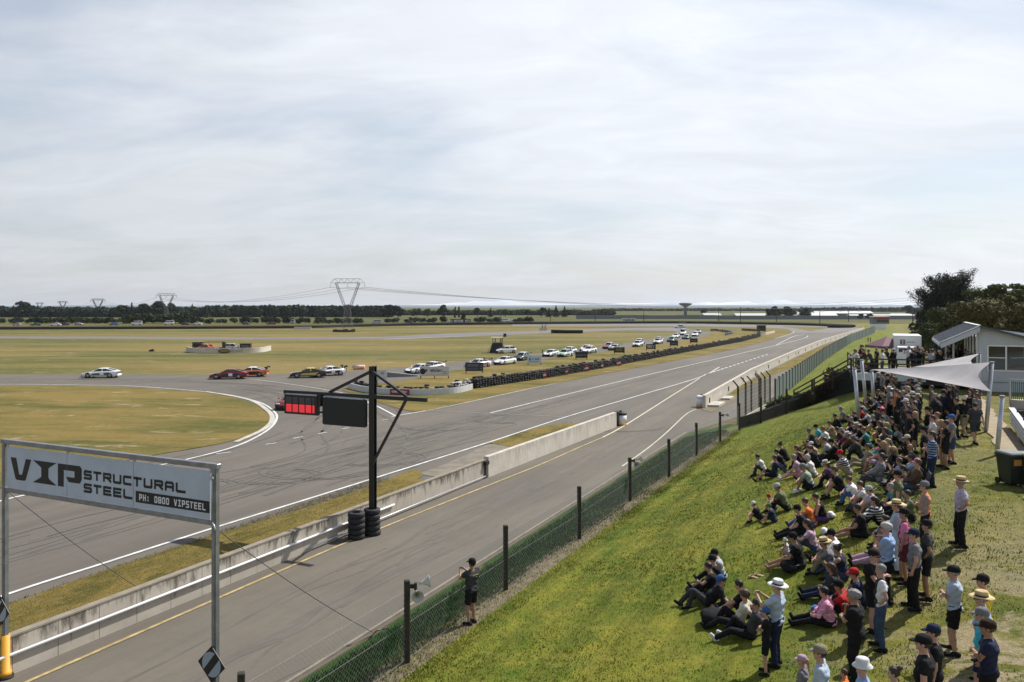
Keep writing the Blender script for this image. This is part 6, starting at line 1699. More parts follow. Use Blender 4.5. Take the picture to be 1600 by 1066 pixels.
for x0, x1, yt, yb, D, lb in sh:
    X0, X1 = (x0 - 800) / FPX * D, (x1 - 800) / FPX * D; zt_ = CAM_H - (yt - HOR) * D / FPX; zb_ = CAM_H - (yb - HOR) * D / FPX
    e = empty("long_shed", (X0, D, 0), 0, lb, 'shed', 'long low sheds on the right horizon'); L = X1 - X0
    mb = MB(); mb.box((L / 2, 6, zb_ / 2), (L, 12, zb_)); mb.build('wall', M_SHEDW, e)
    mb = MB(); mb.add([(0, -.3, zb_), (L, -.3, zb_), (L, 6, zt_), (0, 6, zt_), (L, 12.3, zb_), (0, 12.3, zb_)], [(0, 1, 2, 3), (3, 2, 4, 5), (0, 3, 5), (1, 4, 2)]); mb.build('roof', M_SHED, e)
    if L > 40:
        mb = MB();
        for k in range(int(L / 16)): mb.box((8 + k * 16, 6, zt_ + .25), (2.2, 1.2, .6))
        mb.build('roof_vent', M_SHED, e)
for x0, x1, y, D, lb in ((900, 1120, 492.5, 560, "long grey windbreak screen left of the mushroom tower"), (1120, 1452, 493.2, 540, "long grey windbreak screen in front of the white sheds")):
    X0, X1 = (x0 - 800) / FPX * D, (x1 - 800) / FPX * D; h = CAM_H - (y - HOR) * D / FPX
    mb = MB(); mb.box(((X1 - X0) / 2, 0, h / 2), (X1 - X0, .15, h)); o = mb.build("windbreak", M_SHEDW, None, (X0, D, 0)); prop(o, lb, 'windbreak')
D = 640; p = Vector(((1071 - 800) / FPX * D, D, 0)); H = CAM_H - (473 - HOR) * D / FPX
e = empty("water_tower", p, 0, "dark mushroom shaped water tower on the horizon", 'tower')
mb = MB(); mb.lathe([(1.5, 0), (1.2, H * .5), (1.3, H * .72)], 12); mb.build('stem', M_SHEDW, e)
mb = MB(); mb.lathe([(1.3, H * .70), (3.2, H * .80), (5.2, H * .88), (5.4, H * .93), (4.2, H * .98), (.01, H)], 16); mb.build('tank', M_SHEDW, e)
for i, (x, yt, yb) in enumerate(((1157, 480, 504), (1123, 484, 503), (1213, 486, 504), (1281, 482, 509), (1326, 486, 503), (1006, 484, 503), (930, 486, 503), (860, 486, 503), (782, 484, 503), (273, 485, 505), (1426, 483, 508), (1443, 478, 512), (1446, 476, 514))):
    D = 12000 / (yb - HOR); H = CAM_H - (yt - HOR) * D / FPX
    e = empty("utility_pole", ((x - 800) / FPX * D, D, 0), 0, "thin dark timber power pole on the far plain, " + "seventh sixth eighth ninth tenth fifth fourth third second first eleventh twelfth thirteenth".split()[i] + " from the left", 'pole', 'utility poles on the far plain')
    mb = MB(); mb.tube([(0, 0, 0), (0, 0, H)], [.2, .14], 6); mb.build('pole_shaft', M_WOOD, e); mb = MB(); mb.box((0, 0, H - .5), (2.0, .14, .14)); mb.build('crossarm', M_WOOD, e)
# ------------------------------------------------------------------ pylons
def pylon_mesh(H, W, r):
    mb = MB(); wz = .36 * H
    def b(a, c, k=1.0): mb.tube([a, c], r * k, 4, caps=False, smooth=False)
    leg = .10 * H
    for sy in (-1, 1):
        for sx in (-1, 1):
            b((sx * leg, sy * leg, 0), (sx * leg * .55, sy * leg * .5, wz), 1.3)
            b((sx * leg * .55, sy * leg * .5, wz), (sx * W * .36, sy * leg * .3, H * .90), 1.3)
            b((sx * leg * .55, sy * leg * .5, wz), (-sx * leg * .2, sy * leg * .4, wz + .12 * H), .8)
            n = 6
            for k in range(n):
                t0, t1 = k / n, (k + 1) / n
                z0, z1 = wz * t0, wz * t1; w0 = leg * (1 - .45 * t0); w1 = leg * (1 - .45 * t1)
                if sx < 0: b((-w0, sy * w0, z0), (w1, sy * w1, z1), .7); b((w0, sy * w0, z0), (-w1, sy * w1, z1), .7); b((-w1, sy * w1, z1), (w1, sy * w1, z1), .7)
                if sy < 0: b((sx * w0, -w0, z0), (sx * w1, w1, z1), .7)
            n = 8
            for k in range(n):
                t0, t1 = k / n, (k + 1) / n
                A0 = Vector((sx * leg * .55, sy * leg * .5, wz)).lerp(Vector((sx * W * .36, sy * leg * .3, H * .9)), t0); A1 = Vector((sx * leg * .55, sy * leg * .5, wz)).lerp(Vector((sx * W * .36, sy * leg * .3, H * .9)), t1)
                I0 = Vector((sx * leg * .1, sy * leg * .4, wz)).lerp(Vector((sx * W * .30, sy * leg * .3, H * .9)), t0); I1 = Vector((sx * leg * .1, sy * leg * .4, wz)).lerp(Vector((sx * W * .30, sy * leg * .3, H * .9)), t1)
                b(A0, I1, .7); b(I0, I1, .9); b(I0, A1, .6)
    for sy in (-1, 1):
        y = sy * leg * .3
        b((-W / 2, 0, H * .905), (W / 2, 0, H * .905)); b((-W * .36, y, H * .985), (W * .36, y, H * .985)); b((-W * .36, y, H * .90), (W * .36, y, H * .90))
        b((-W / 2, 0, H * .905), (-W * .36, y, H * .985)); b((W / 2, 0, H * .905), (W * .36, y, H * .985))
        for k in range(8):
            x0 = -W * .36 + W * .72 * k / 8; x1 = x0 + W * .09
            b((x0, y, H * (.90 if k % 2 else .985)), (x1, y, H * (.985 if k % 2 else .90)), .7)
    b((-W * .3, 0, H * .985), (-W * .28, 0, H), .8); b((W * .3, 0, H * .985), (W * .28, 0, H), .8)
    return mb
def pylon(px, D, ytop, wpx, label, r):
    H = CAM_H - (ytop - HOR) * D / FPX; W = wpx * D / FPX; p = Vector(((px - 800) / FPX * D, D, 0))
    e = empty("power_pylon", p, R(4), label, 'pylon', 'power pylons of the transmission line')
    pylon_mesh(H, W, r).build('lattice', mat('pylon_steel', (.10, .105, .11), .6, .3), e)
    for x in (-W / 2, 0, W / 2):
        mb = MB(); mb.tube([(x, 0, H * .90), (x, 0, H * .90 - H * .085)], r * 1.5, 5); mb.build('insulator', M_SHEDW, e)
    return [Matrix.Translation(p) @ Matrix.Rotation(R(4), 4, 'Z') @ Vector((x, 0, H * .815)) for x in (-W / 2, 0, W / 2)]
A1 = pylon(543, 336, 434.5, 53, "big steel lattice pylon standing in the infield", .05)
A2 = pylon(260, 565, 458, 31, "second largest lattice pylon above the left tree line", .08)
A3 = pylon(153, 795, 466.5, 22, "third pylon from the big one, small above the wood", .13)
A4 = pylon(98, 1160, 470.5, 15, "fourth pylon from the big one, tiny above the wood", .17)
A5 = pylon(62, 1450, 473, 12, "farthest tiny pylon near the left edge", .20)
A0 = [Vector(((1520 - 800) / FPX * 170 + dx, 170, CAM_H - (462 - HOR) * 170 / FPX + dz)) for dx, dz in ((-6, -.6), (0, 0.3), (6, 1.0))]
mb = MB()
for s0, s1, sag in ((A1, A2, 4.5), (A2, A3, 5), (A3, A4, 6), (A4, A5, 6)):
    for a, b in zip(s0, s1): mb.tube([a.lerp(b, t / 14) - Vector((0, 0, sag * 4 * (t / 14) * (1 - t / 14))) for t in range(15)], .045 if s0 is A1 else .07, 4, caps=False)
far = [Vector(((1470 - 800) / FPX * 560 + dx, 560, CAM_H - (y - HOR) * 560 / FPX)) for dx, y in ((0, 461), (0, 465), (0, 469))]
for a, b in zip(A1, far): mb.tube([a.lerp(b, t / 20) - Vector((0, 0, 7.5 * 4 * (t / 20) * (1 - t / 20))) for t in range(21)], .06, 4, caps=False)
o = mb.build("power_lines", mat('dark_conductor', (.05, .05, .055), .6)); prop(o, "thin sagging power lines running from pylon to pylon across the sky", 'power lines')
def hills(D, yf, label, m, x0=-400, x1=2000):
    mb = MB(); vs = []; n = 160
    for i in range(n + 1):
        x = x0 + (x1 - x0) * i / n; X = (x - 800) / FPX * D
        h = max(2.0, CAM_H - (yf(x) - HOR) * D / FPX)
        vs += [(X, D, -.6), (X, D + D * .02, h), (X, D + D * .08, -.6)]
    fs = []
    for i in range(n): a = i * 3; fs += [(a, a + 3, a + 4, a + 1), (a + 1, a + 4, a + 5, a + 2)]
    mb.add(vs, fs, 0, True); o = mb.build("hills", m); o['kind'] = 'structure'; return o
def yf1(x):
    env = max(0.0, 1 - abs(x - 1230) / 360.0) + .9 * max(0, 1 - abs(x - 770) / 130.0)
    return 477.5 - 10 * min(1, env * 1.4) * (.55 + .45 * mnoise.fractal(Vector((x * .03, 1.7, 0)), .8, 2.2, 4)) - .8
hills(6500, yf1, '', mat('hazed_snowy_mountain', (.60, .63, .68), .9, var=.5, vscale=.002, vcol=(.36, .42, .50)))  # snow and rock paled toward the sky; distance haze painted into the colour
hills(3400, lambda x: 477.6 - 1.6 * max(0, mnoise.noise(Vector((x * .006, 4.1, 0))) + .15), '', mat('distant_plain', (.13, .17, .20), .95))
# ------------------------------------------------------------------ big trees on the right
def branchy_pine(p, H, label):
    e = empty("macrocarpa_tree", p, 0, label, 'tree'); g = np.random.default_rng(77)
    mb = MB(); mb.tube([(0, 0, -1), (.1, 0, H * .4), (.3, .1, H * .8)], [.55, .4, .12], 9); mb.build('trunk', M_BARK, e)
    C = []; S = []
    lm = MB()
    limbs = [(-4.9, 9.9, 2.2, 4.2), (-4.4, 10.2, 3.0, 5.4), (-3.6, 11.9, 2.0, 6.5), (-2.6, 12.3, 1.2, 7.0), (-1.2, 12.4, .6, 8.0), (.2, 12.6, 0, 8.5), (1.4, 12.0, .0, 8.0), (3.0, 12.9, .8, 7.5), (3.4, 12.0, 1.0, 7.0), (4.0, 10.6, .8, 6.2), (4.9, 10.0, 1.0, 6.0), (-3.6, 8.0, 1.0, 4.4), (-3.2, 6.4, 1.0, 3.0), (2.4, 9.6, 0, 5.0), (4.4, 8.0, 1.0, 4.0), (5.2, 6.5, 1, 3.5), (-1.0, 10.5, 0, 6), (1.2, 9.8, 0, 5), (-2.2, 9.4, 0, 5), (0, 8.4, 0, 4), (-2.4, 7.0, 0, 3), (2.2, 7.2, 0, 3)]
    k = H / 12.9
    for (dx, dz, _, z0) in limbs:
        for rep in range(5):
            y1 = g.normal(0, 1.9); a = Vector((g.normal(0, .25), g.normal(0, .4), z0 * k)); b = Vector((dx * k * g.uniform(.86, 1.0), y1, dz * k * g.uniform(.93, 1.0)))
            lm.tube([a, a.lerp(b, .6), b], [.13, .07, .02], 5)
            L = (b - a).length; m = int(420 * L / 5)
            for i in range(m):
                t = g.uniform(.12, 1.0); c = a.lerp(b, t); rad = .95 * k * (1 - t) ** .6 * 1.65 + .22
                c = c + Vector(g.normal(0, rad * .5, 3)); C.append(c); S.append(.165 * (1.15 - .5 * t))
    lm.build('branch', M_BARK, e)
    n = len(C); C = np.array(C); S = np.array(S)
    nr = g.normal(size=(n, 3)); nr /= np.linalg.norm(nr, axis=1)[:, None]
    t = np.cross(nr, g.normal(size=(n, 3))); t /= np.linalg.norm(t, axis=1)[:, None]; b = np.cross(nr, t)
    s = (S * g.uniform(.5, 1.3, n))[:, None]
    V = np.empty((n * 4, 3), np.float32); V[0::4] = C - t * s; V[1::4] = C - b * s * .5; V[2::4] = C + t * s; V[3::4] = C + b * s * .5
    me = bpy.data.meshes.new('crown'); me.vertices.add(n * 4); me.vertices.foreach_set('co', V.ravel()); me.loops.add(n * 4); me.loops.foreach_set('vertex_index', np.arange(n * 4, dtype=np.int32))
    me.polygons.add(n); me.polygons.foreach_set('loop_start', np.arange(0, n * 4, 4, dtype=np.int32)); me.update(calc_edges=True); me.materials.append(L_PINE)
    link_mesh('crown', me, e)
D = 128; X = (1482 - 800) / FPX * D; zb_ = TXY(X, D) - .3
branchy_pine((X, D, zb_), CAM_H - (421 - HOR) * D / FPX - zb_, "tall ragged dark macrocarpa tree standing against the sky")
def big_tree(px, D, ytop, W, m, seed, label, n=9000, leaf=.26, shell=.62, kind='tree', flat=False):
    X = (px - 800) / FPX * D; zb_ = TXY(X, D) - .2; H = CAM_H - (ytop - HOR) * D / FPX - zb_
    g = np.random.default_rng(seed); e = empty(kind, (X, D, zb_), 0, label, 'tree')
    mb = MB(); mb.tube([(0, 0, -.3), (.2, 0, H * .3), (0, .2, H * .7)], [.4, .3, .1], 8)
    bl = []
    for i in range(26):
        a = g.uniform(0, 6.28); q = math.sqrt(g.uniform(0, 1)) * W; z = H * g.uniform(.22, .86)
        k = math.sqrt(max(.05, 1 - ((z / H - .42) / .56) ** 2))
        if flat: z = H * g.uniform(.70, .90); k = 1
        s = g.uniform(.20, .34) * W * (.75 if flat else 1); c = (q * k * math.cos(a), q * k * math.sin(a), z); bl.append((*c, s, s, s * (.42 if flat else .75)))
        mb.tube([(0, 0, H * .25), Vector(c) * .5 + Vector((0, 0, H * .15)), c], [.12, .08, .03], 5)
    if flat:
        for i in range(14):
            a = g.uniform(0, 6.28); q = g.uniform(.2, 1) * W; s = .3 * W; bl.append((q * math.cos(a), q * math.sin(a), H * g.uniform(.15, .45), s, s, s * .7))
    mb.build('trunk', M_BARK, e)
    link_mesh('crown', crown_mesh('crown', m, n, bl, leaf, seed + 9, shell=shell), e)
big_tree(1575, 92, 433, 4.6, L_BROAD, 31, "flat topped tree with gaps of sky under its crown at the right", 18000, .15, flat=True)
big_tree(1512, 100, 466, 5.0, L_BROAD, 32, "green bushy tree right in front of the macrocarpa", 20000, .15)
big_tree(1545, 84, 460, 5.2, L_AUT, 33, "rusty brown tree above the clubroom roof ridge", 22000, .15)
big_tree(1590, 76, 468, 5.5, L_AUT, 34, "broad brownish tree at the right edge above the clubroom", 22000, .15)
big_tree(1480, 112, 476, 3.8, L_BROAD, 35, "dark green tree under the left side of the macrocarpa", 16000, .15)
big_tree(1608, 86, 441, 4.5, L_AUT, 36, "tall rusty tree cut off by the right edge", 18000, .15)
big_tree(1530, 78, 488, 3.6, L_BROAD, 37, "low dark green tree just behind the clubroom ridge", 14000, .15)
big_tree(1500, 84, 494, 3.0, L_BROAD, 38, "low dark green tree left of the clubroom roof", 12000, .15)
for i, (px, D, yt) in enumerate(((1462, 165, 482), (1468, 145, 480), (1457, 190, 484), (1453, 230, 486), (1464, 135, 494), (1477, 120, 496), (1488, 108, 500), (1449, 280, 487))):
    X = (px - 800) / FPX * D
    put_tree(px + 3, D, yt, 'round' if i % 2 else 'rounddark', "dark avenue tree receding along the right hand drive, number %s from the far end" % ("one two three four five six seven eight".split()[i]), 'avenue trees along the right hand drive', wscale=1.15, base=TXY(X, D))
for i, (x, y, s_, m_) in enumerate(((1305, 600, 1.0, 0), (1320, 596, 1.1, 0), (1333, 594, .9, 0), (1288, 606, .7, 0), (1232, 610, .8, 1), (1246, 612, .7, 1), (1212, 622, .6, 1), (1260, 610, .7, 0))):
    p = ground(x, y + 6) if False else Vector(((x - 800) / FPX * 62.5, 62.5, 0)); p.z = max(0, TXY(p.x, p.y)) + .1
    g = np.random.default_rng(60 + i)
    s_ *= .62; me = crown_mesh('foliage', L_SCRUB if m_ == 0 else L_HEDGE, 1600, blobset('bush', g, 3.0 * s_, 2.0 * s_), .10, 70 + i)
    e = empty("bank_shrub", p, 0, ["reddish brown", "green"][m_] + " scrubby bush on the bank below the ramp handrail, %s from the left" % {0: 'sixth', 1: 'seventh', 2: 'eighth', 3: 'fourth', 4: 'second', 5: 'third', 6: 'first', 7: 'fifth'}[i], 'shrub', 'scrub below the ramp handrail'); link_mesh('foliage', me, e)
mb = MB(); mb.box((0, 3600, 42), (16600, 8200, 88)); o = mb.build("haze", bpy.data.materials.new("haze_air")); o['kind'] = 'stuff'; o['label'] = "thin pale haze over the plain"
hz = o.data.materials[0]; hz.use_nodes = True; ht = hz.node_tree; ht.nodes.remove(ht.nodes['Principled BSDF'])
pv = ht.nodes.new('ShaderNodeVolumePrincipled'); pv.inputs['Color'].default_value = (.86, .92, 1.0, 1); pv.inputs['Density'].default_value = 0.00006; pv.inputs['Anisotropy'].default_value = .35
ht.links.new(pv.outputs[0], ht.nodes['Material Output'].inputs['Volume'])
def V3(*a): return np.array(a, dtype=np.float64)
def nrm_(v):
    l = np.linalg.norm(v); return v / l if l > 1e-9 else v
def ik(a, c, l1, l2, hint):
    d = c - a; L = np.linalg.norm(d); mx_ = (l1 + l2) * .995
    if L > mx_: c = a + d / L * mx_; d = c - a; L = mx_
    t = (l1 * l1 - l2 * l2 + L * L) / (2 * L); h = math.sqrt(max(0, l1 * l1 - t * t)); u = d / L
    hn = hint - u * np.dot(hint, u); hn = nrm_(hn)
    return a + u * t + hn * h, c
def make_pose(pelvis, lean=0.0, side=0.0, hands=None, ankles=None, elb=None, knee=None, hp=0.0, hyaw=0.0, foot_up=(0, 0), toes=None, sh=0.0):
    """joint positions of a figure facing +Y"""
    J = {}
    pelvis = V3(*pelvis)
    up = nrm_(V3(side, math.sin(lean), math.cos(lean))); fw = nrm_(V3(0, math.cos(lean), -math.sin(lean)))
    J['pel'] = pelvis; J['bel'] = pelvis + up * .17; J['che'] = pelvis + up * .34 + fw * -.01; J['nek'] = pelvis + up * .50
    up2 = nrm_(V3(side * .5, math.sin(lean * .45 + hp * .3), math.cos(lean * .45 + hp * .3)))
    J['hed'] = J['nek'] + up2 * .155 + V3(0, .015, 0)
    J['up'] = up
    J['hM'] = (hp + lean * .25, hyaw)
    for s, k in ((-1, 'L'), (1, 'R')):
        J['sh' + k] = pelvis + up * .445 + V3(s * .192, 0, 0) + fw * sh
        J['hi' + k] = pelvis + V3(s * .10, 0, 0) - up * .03
        i = 0 if s < 0 else 1
        e, w = ik(J['sh' + k], V3(*hands[i]), .285, .255, V3(*(elb[i] if elb else (s * .5, -.6, -.4))))
        J['el' + k], J['wr' + k] = e, w
        q, a = ik(J['hi' + k], V3(*ankles[i]), .43, .42, V3(*(knee[i] if knee else (s * .1, 1, .3))))
        J['kn' + k], J['an' + k] = q, a
        td = V3(*(toes[i] if toes else (s * .25, 1, 0))); td = nrm_(td)
        J['he' + k] = a + V3(0, 0, -.035) - td * .045; J['to' + k] = a + td * .155 + V3(0, 0, -.045)
    return J
ST = dict(ankles=((-.11, .0, .08), (.11, .02, .08)))
POSES = {
 'stand': make_pose((0, 0, .955), .03, hands=((-.25, .05, .80), (.25, .05, .80)), **ST),
 'crossed': make_pose((0, 0, .955), .02, hands=((.11, .19, 1.15), (-.11, .17, 1.20)), elb=((-1, -.1, -.6), (1, -.1, -.6)), ankles=((-.14, .0, .08), (.14, .05, .08))),
 'hips': make_pose((0, 0, .955), .0, hands=((-.17, .04, .96), (.17, .04, .96)), elb=((-1, -.7, 0), (1, -.7, 0)), ankles=((-.15, -.02, .08), (.15, .05, .08))),
 'phone': make_pose((0, 0, .955), -.03, hands=((-.06, .36, 1.36), (.08, .34, 1.38)), elb=((-.7, 0, -1), (.7, 0, -1)), hp=-.05, **ST),
 'chin': make_pose((0, 0, .955), .05, hands=((.12, .22, 1.12), (.03, .14, 1.36)), elb=((-1, -.1, -.6), (.7, .1, -1)), **ST),
 'pockets': make_pose((0, 0, .955), .02, side=.04, hands=((-.20, .07, .88), (.20, .07, .88)), elb=((-1, -.7, 0), (1, -.7, 0)), ankles=((-.10, -.03, .08), (.14, .08, .08))),
 'walk': make_pose((0, 0, .935), .06, hands=((-.25, .22, .90), (.25, -.16, .84)), ankles=((-.09, -.26, .12), (.09, .28, .08)), elb=((-.3, -1, 0), (.3, -1, 0))),
 'rail': make_pose((0, -.05, .95), .42, hands=((-.20, .52, 1.02), (.20, .52, 1.02)), elb=((-1, -.2, -.3), (1, -.2, -.3)), hp=-.2, ankles=((-.11, -.02, .08), (.11, -.15, .08))),
 'knees': make_pose((0, -.02, .12), .20, hands=((.04, .43, .34), (-.05, .42, .37)), elb=((-1, 0, -.1), (1, 0, -.1)), ankles=((-.10, .50, .08), (.12, .47, .08)), knee=((-.15, .3, 1), (.15, .3, 1))),
 'back': make_pose((0, 0, .12), -.42, hands=((-.27, -.50, .05), (.27, -.48, .05)), elb=((-.5, -1, .2), (.5, -1, .2)), ankles=((-.10, .80, .07), (.12, .62, .07)), knee=((-.2, .2, 1), (.2, .2, 1)), toes=((-.2, .5, 1), (.2, .8, .5)), hp=.25),
 'legs': make_pose((0, 0, .12), .10, hands=((-.10, .36, .27), (.12, .34, .27)), elb=((-1, -.4, .1), (1, -.4, .1)), ankles=((-.09, .83, .07), (.10, .82, .10)), knee=((-.15, .1, 1), (.1, .1, 1)), toes=((-.3, .4, 1), (.2, .4, 1))),
 'cross': make_pose((0, 0, .12), .22, hands=((-.06, .34, .24), (.08, .33, .26)), elb=((-1, -.2, -.1), (1, -.2, -.1)), ankles=((.13, .30, .07), (-.12, .36, .08)), knee=((-1, .4, .35), (1, .4, .35)), toes=((1, .3, -.1), (-1, .3, -.1))),
 'film': make_pose((0, 0, .12), .06, hands=((-.06, .36, .62), (.07, .36, .63)), elb=((-.7, 0, -1), (.7, 0, -1)), ankles=((-.12, .52, .08), (.12, .55, .08)), knee=((-.15, .3, 1), (.15, .3, 1))),
 'recline': make_pose((0, 0, .11), -.95, hands=((-.30, -.16, .06), (.26, .10, .20)), elb=((-.6, -1, -.4), (.6, -.6, -.6)), ankles=((-.12, .50, .07), (.12, .72, .07)), knee=((-.15, .2, 1), (.2, .2, 1)), hp=.75, toes=((-.2, 1, .1), (.2, .7, .6))),
 'bent': make_pose((0, 0, .12), .12, hands=((-.14, .40, .46), (.22, .22, .20)), elb=((-1, 0, -.2), (1, -.4, .1)), ankles=((-.12, .45, .07), (.20, .76, .07)), knee=((-.1, .3, 1), (.4, .2, .8)), toes=((-.2, 1, 0), (.5, .5, .8))),
 'chair': make_pose((0, 0, .47), -.16, hands=((-.14, .30, .60), (.14, .28, .60)), elb=((-1, -.4, -.1), (1, -.4, -.1)), ankles=((-.13, .55, .08), (.14, .48, .08)), knee=((-.1, .5, 1), (.1, .5, 1))),
}
SEATED = {'knees', 'back', 'legs', 'cross', 'film', 'recline', 'bent'}
# ---- signed-distance modelling + surface nets
def grid_for(pts, pad, h):
    P = np.array(pts); lo = P.min(0) - pad; hi = P.max(0) + pad
    n = np.ceil((hi - lo) / h).astype(int) + 2
    ax = [lo[i] + h * np.arange(n[i]) for i in range(3)]
    X, Y, Z = np.meshgrid(*ax, indexing='ij')
    return lo, np.stack([X, Y, Z], -1).astype(np.float32), h
def cap(Pg, a, b, ra, rb):
    ba = (b - a).astype(np.float32); pa = Pg - a.astype(np.float32)
    t = np.clip((pa @ ba) / max(1e-9, float(ba @ ba)), 0, 1)
    d = np.linalg.norm(pa - t[..., None] * ba, axis=-1)
    return d - (ra + (rb - ra) * t)
def ell(Pg, c, r):
    r = np.array(r, np.float32); q = (Pg - c.astype(np.float32)) / r
    k = np.linalg.norm(q, axis=-1); return (k - 1) * float(r.min())
def smin(a, b, k):
    h = np.clip(.5 + .5 * (b - a) / k, 0, 1); return b + (a - b) * h - k * h * (1 - h)
def plane(Pg, p, n): return (Pg - p.astype(np.float32)) @ nrm_(n).astype(np.float32)
def nets(F, lo, h):
    ins = F < 0; nx, ny, nz = F.shape
    c = [ins[i:nx - 1 + i, j:ny - 1 + j, k:nz - 1 + k] for i in (0, 1) for j in (0, 1) for k in (0, 1)]
    s = sum(x.astype(np.int8) for x in c); act = (s > 0) & (s < 8)
    idx = -np.ones(act.shape, np.int64); ii = np.argwhere(act); idx[act] = np.arange(len(ii))
    acc = np.zeros((len(ii), 3)); cnt = np.zeros(len(ii))
    corners = [(i, j, k) for i in (0, 1) for j in (0, 1) for k in (0, 1)]
    vals = [F[ii[:, 0] + a, ii[:, 1] + b, ii[:, 2] + c_] for a, b, c_ in corners]
    for x in range(8):
        for y in range(x + 1, 8):
            if sum(abs(p - q) for p, q in zip(corners[x], corners[y])) != 1: continue
            f0, f1 = vals[x], vals[y]; m = (f0 < 0) != (f1 < 0)
            t = np.where(m, f0 / np.where(m, f0 - f1, 1), 0)
            pa = np.array(corners[x], float); pb = np.array(corners[y], float)
            acc += np.where(m[:, None], pa + (pb - pa) * t[:, None], 0); cnt += m
    Vv = lo + h * (ii + acc / cnt[:, None])
    faces = []
    for ax in range(3):
        sl0 = [slice(None)] * 3; sl1 = [slice(None)] * 3
        sl0[ax] = slice(0, -1); sl1[ax] = slice(1, None)
        a = ins[tuple(sl0)]; b = ins[tuple(sl1)]; e = np.argwhere(a != b)
        o1, o2 = [(1, 2), (2, 0), (0, 1)][ax]
        e = e[(e[:, o1] > 0) & (e[:, o2] > 0) & (e[:, o1] < F.shape[o1] - 1) & (e[:, o2] < F.shape[o2] - 1)]
        flip = ins[e[:, 0], e[:, 1], e[:, 2]]
        q = []
        for d1, d2 in ((-1, -1), (0, -1), (0, 0), (-1, 0)):
            g_ = e.copy(); g_[:, o1] += d1; g_[:, o2] += d2; q.append(idx[g_[:, 0], g_[:, 1], g_[:, 2]])
        q = np.stack(q, 1); q[~flip] = q[~flip][:, ::-1]; faces.append(q)
    Fq = np.concatenate(faces)
    Fq = Fq[(Fq >= 0).all(1)]
    return Vv, Fq
def np_mesh(name, V, Q, mats, extra=None, mi=None):
    me = bpy.data.meshes.new(name)
    vs = V.tolist(); fs = Q.tolist(); mi_ = [0] * len(fs) if mi is None else list(mi)
    if extra:
        b = len(vs); vs += [tuple(p) for p in extra.v]; fs += [tuple(i + b for i in f) for f in extra.f]; mi_ += [0] * len(extra.f)
    me.from_pydata(vs, [], fs)
    for m in mats: me.materials.append(m)
    me.polygons.foreach_set('material_index', mi_)
    me.polygons.foreach_set('use_smooth', [True] * len(fs)); me.update()
    return me
def headmat(J):
    p, y = J['hM']; M = Matrix.Rotation(y, 3, 'Z') @ Matrix.Rotation(-p, 3, 'X')
    return M
M_SKIN0 = mat('skin', (.50, .30, .21), .55, var=.12, vscale=8)
M_EYE = mat('eye_dark', (.03, .02, .015), .4)
M_LIP = mat('lips', (.34, .13, .11), .5)
def wrinkle(P, amp, s=1.0):
    return amp * (np.sin(P[..., 0] * 31 * s + P[..., 2] * 17) * np.sin(P[..., 2] * 39 * s + P[..., 1] * 21 + 1.3) + .6 * np.sin(P[..., 1] * 53 * s + P[..., 2] * 47 + P[..., 0] * 11))
def allpts(J): return [v for k, v in J.items() if k not in ('up', 'hM')]
RES = .02
cache = {}
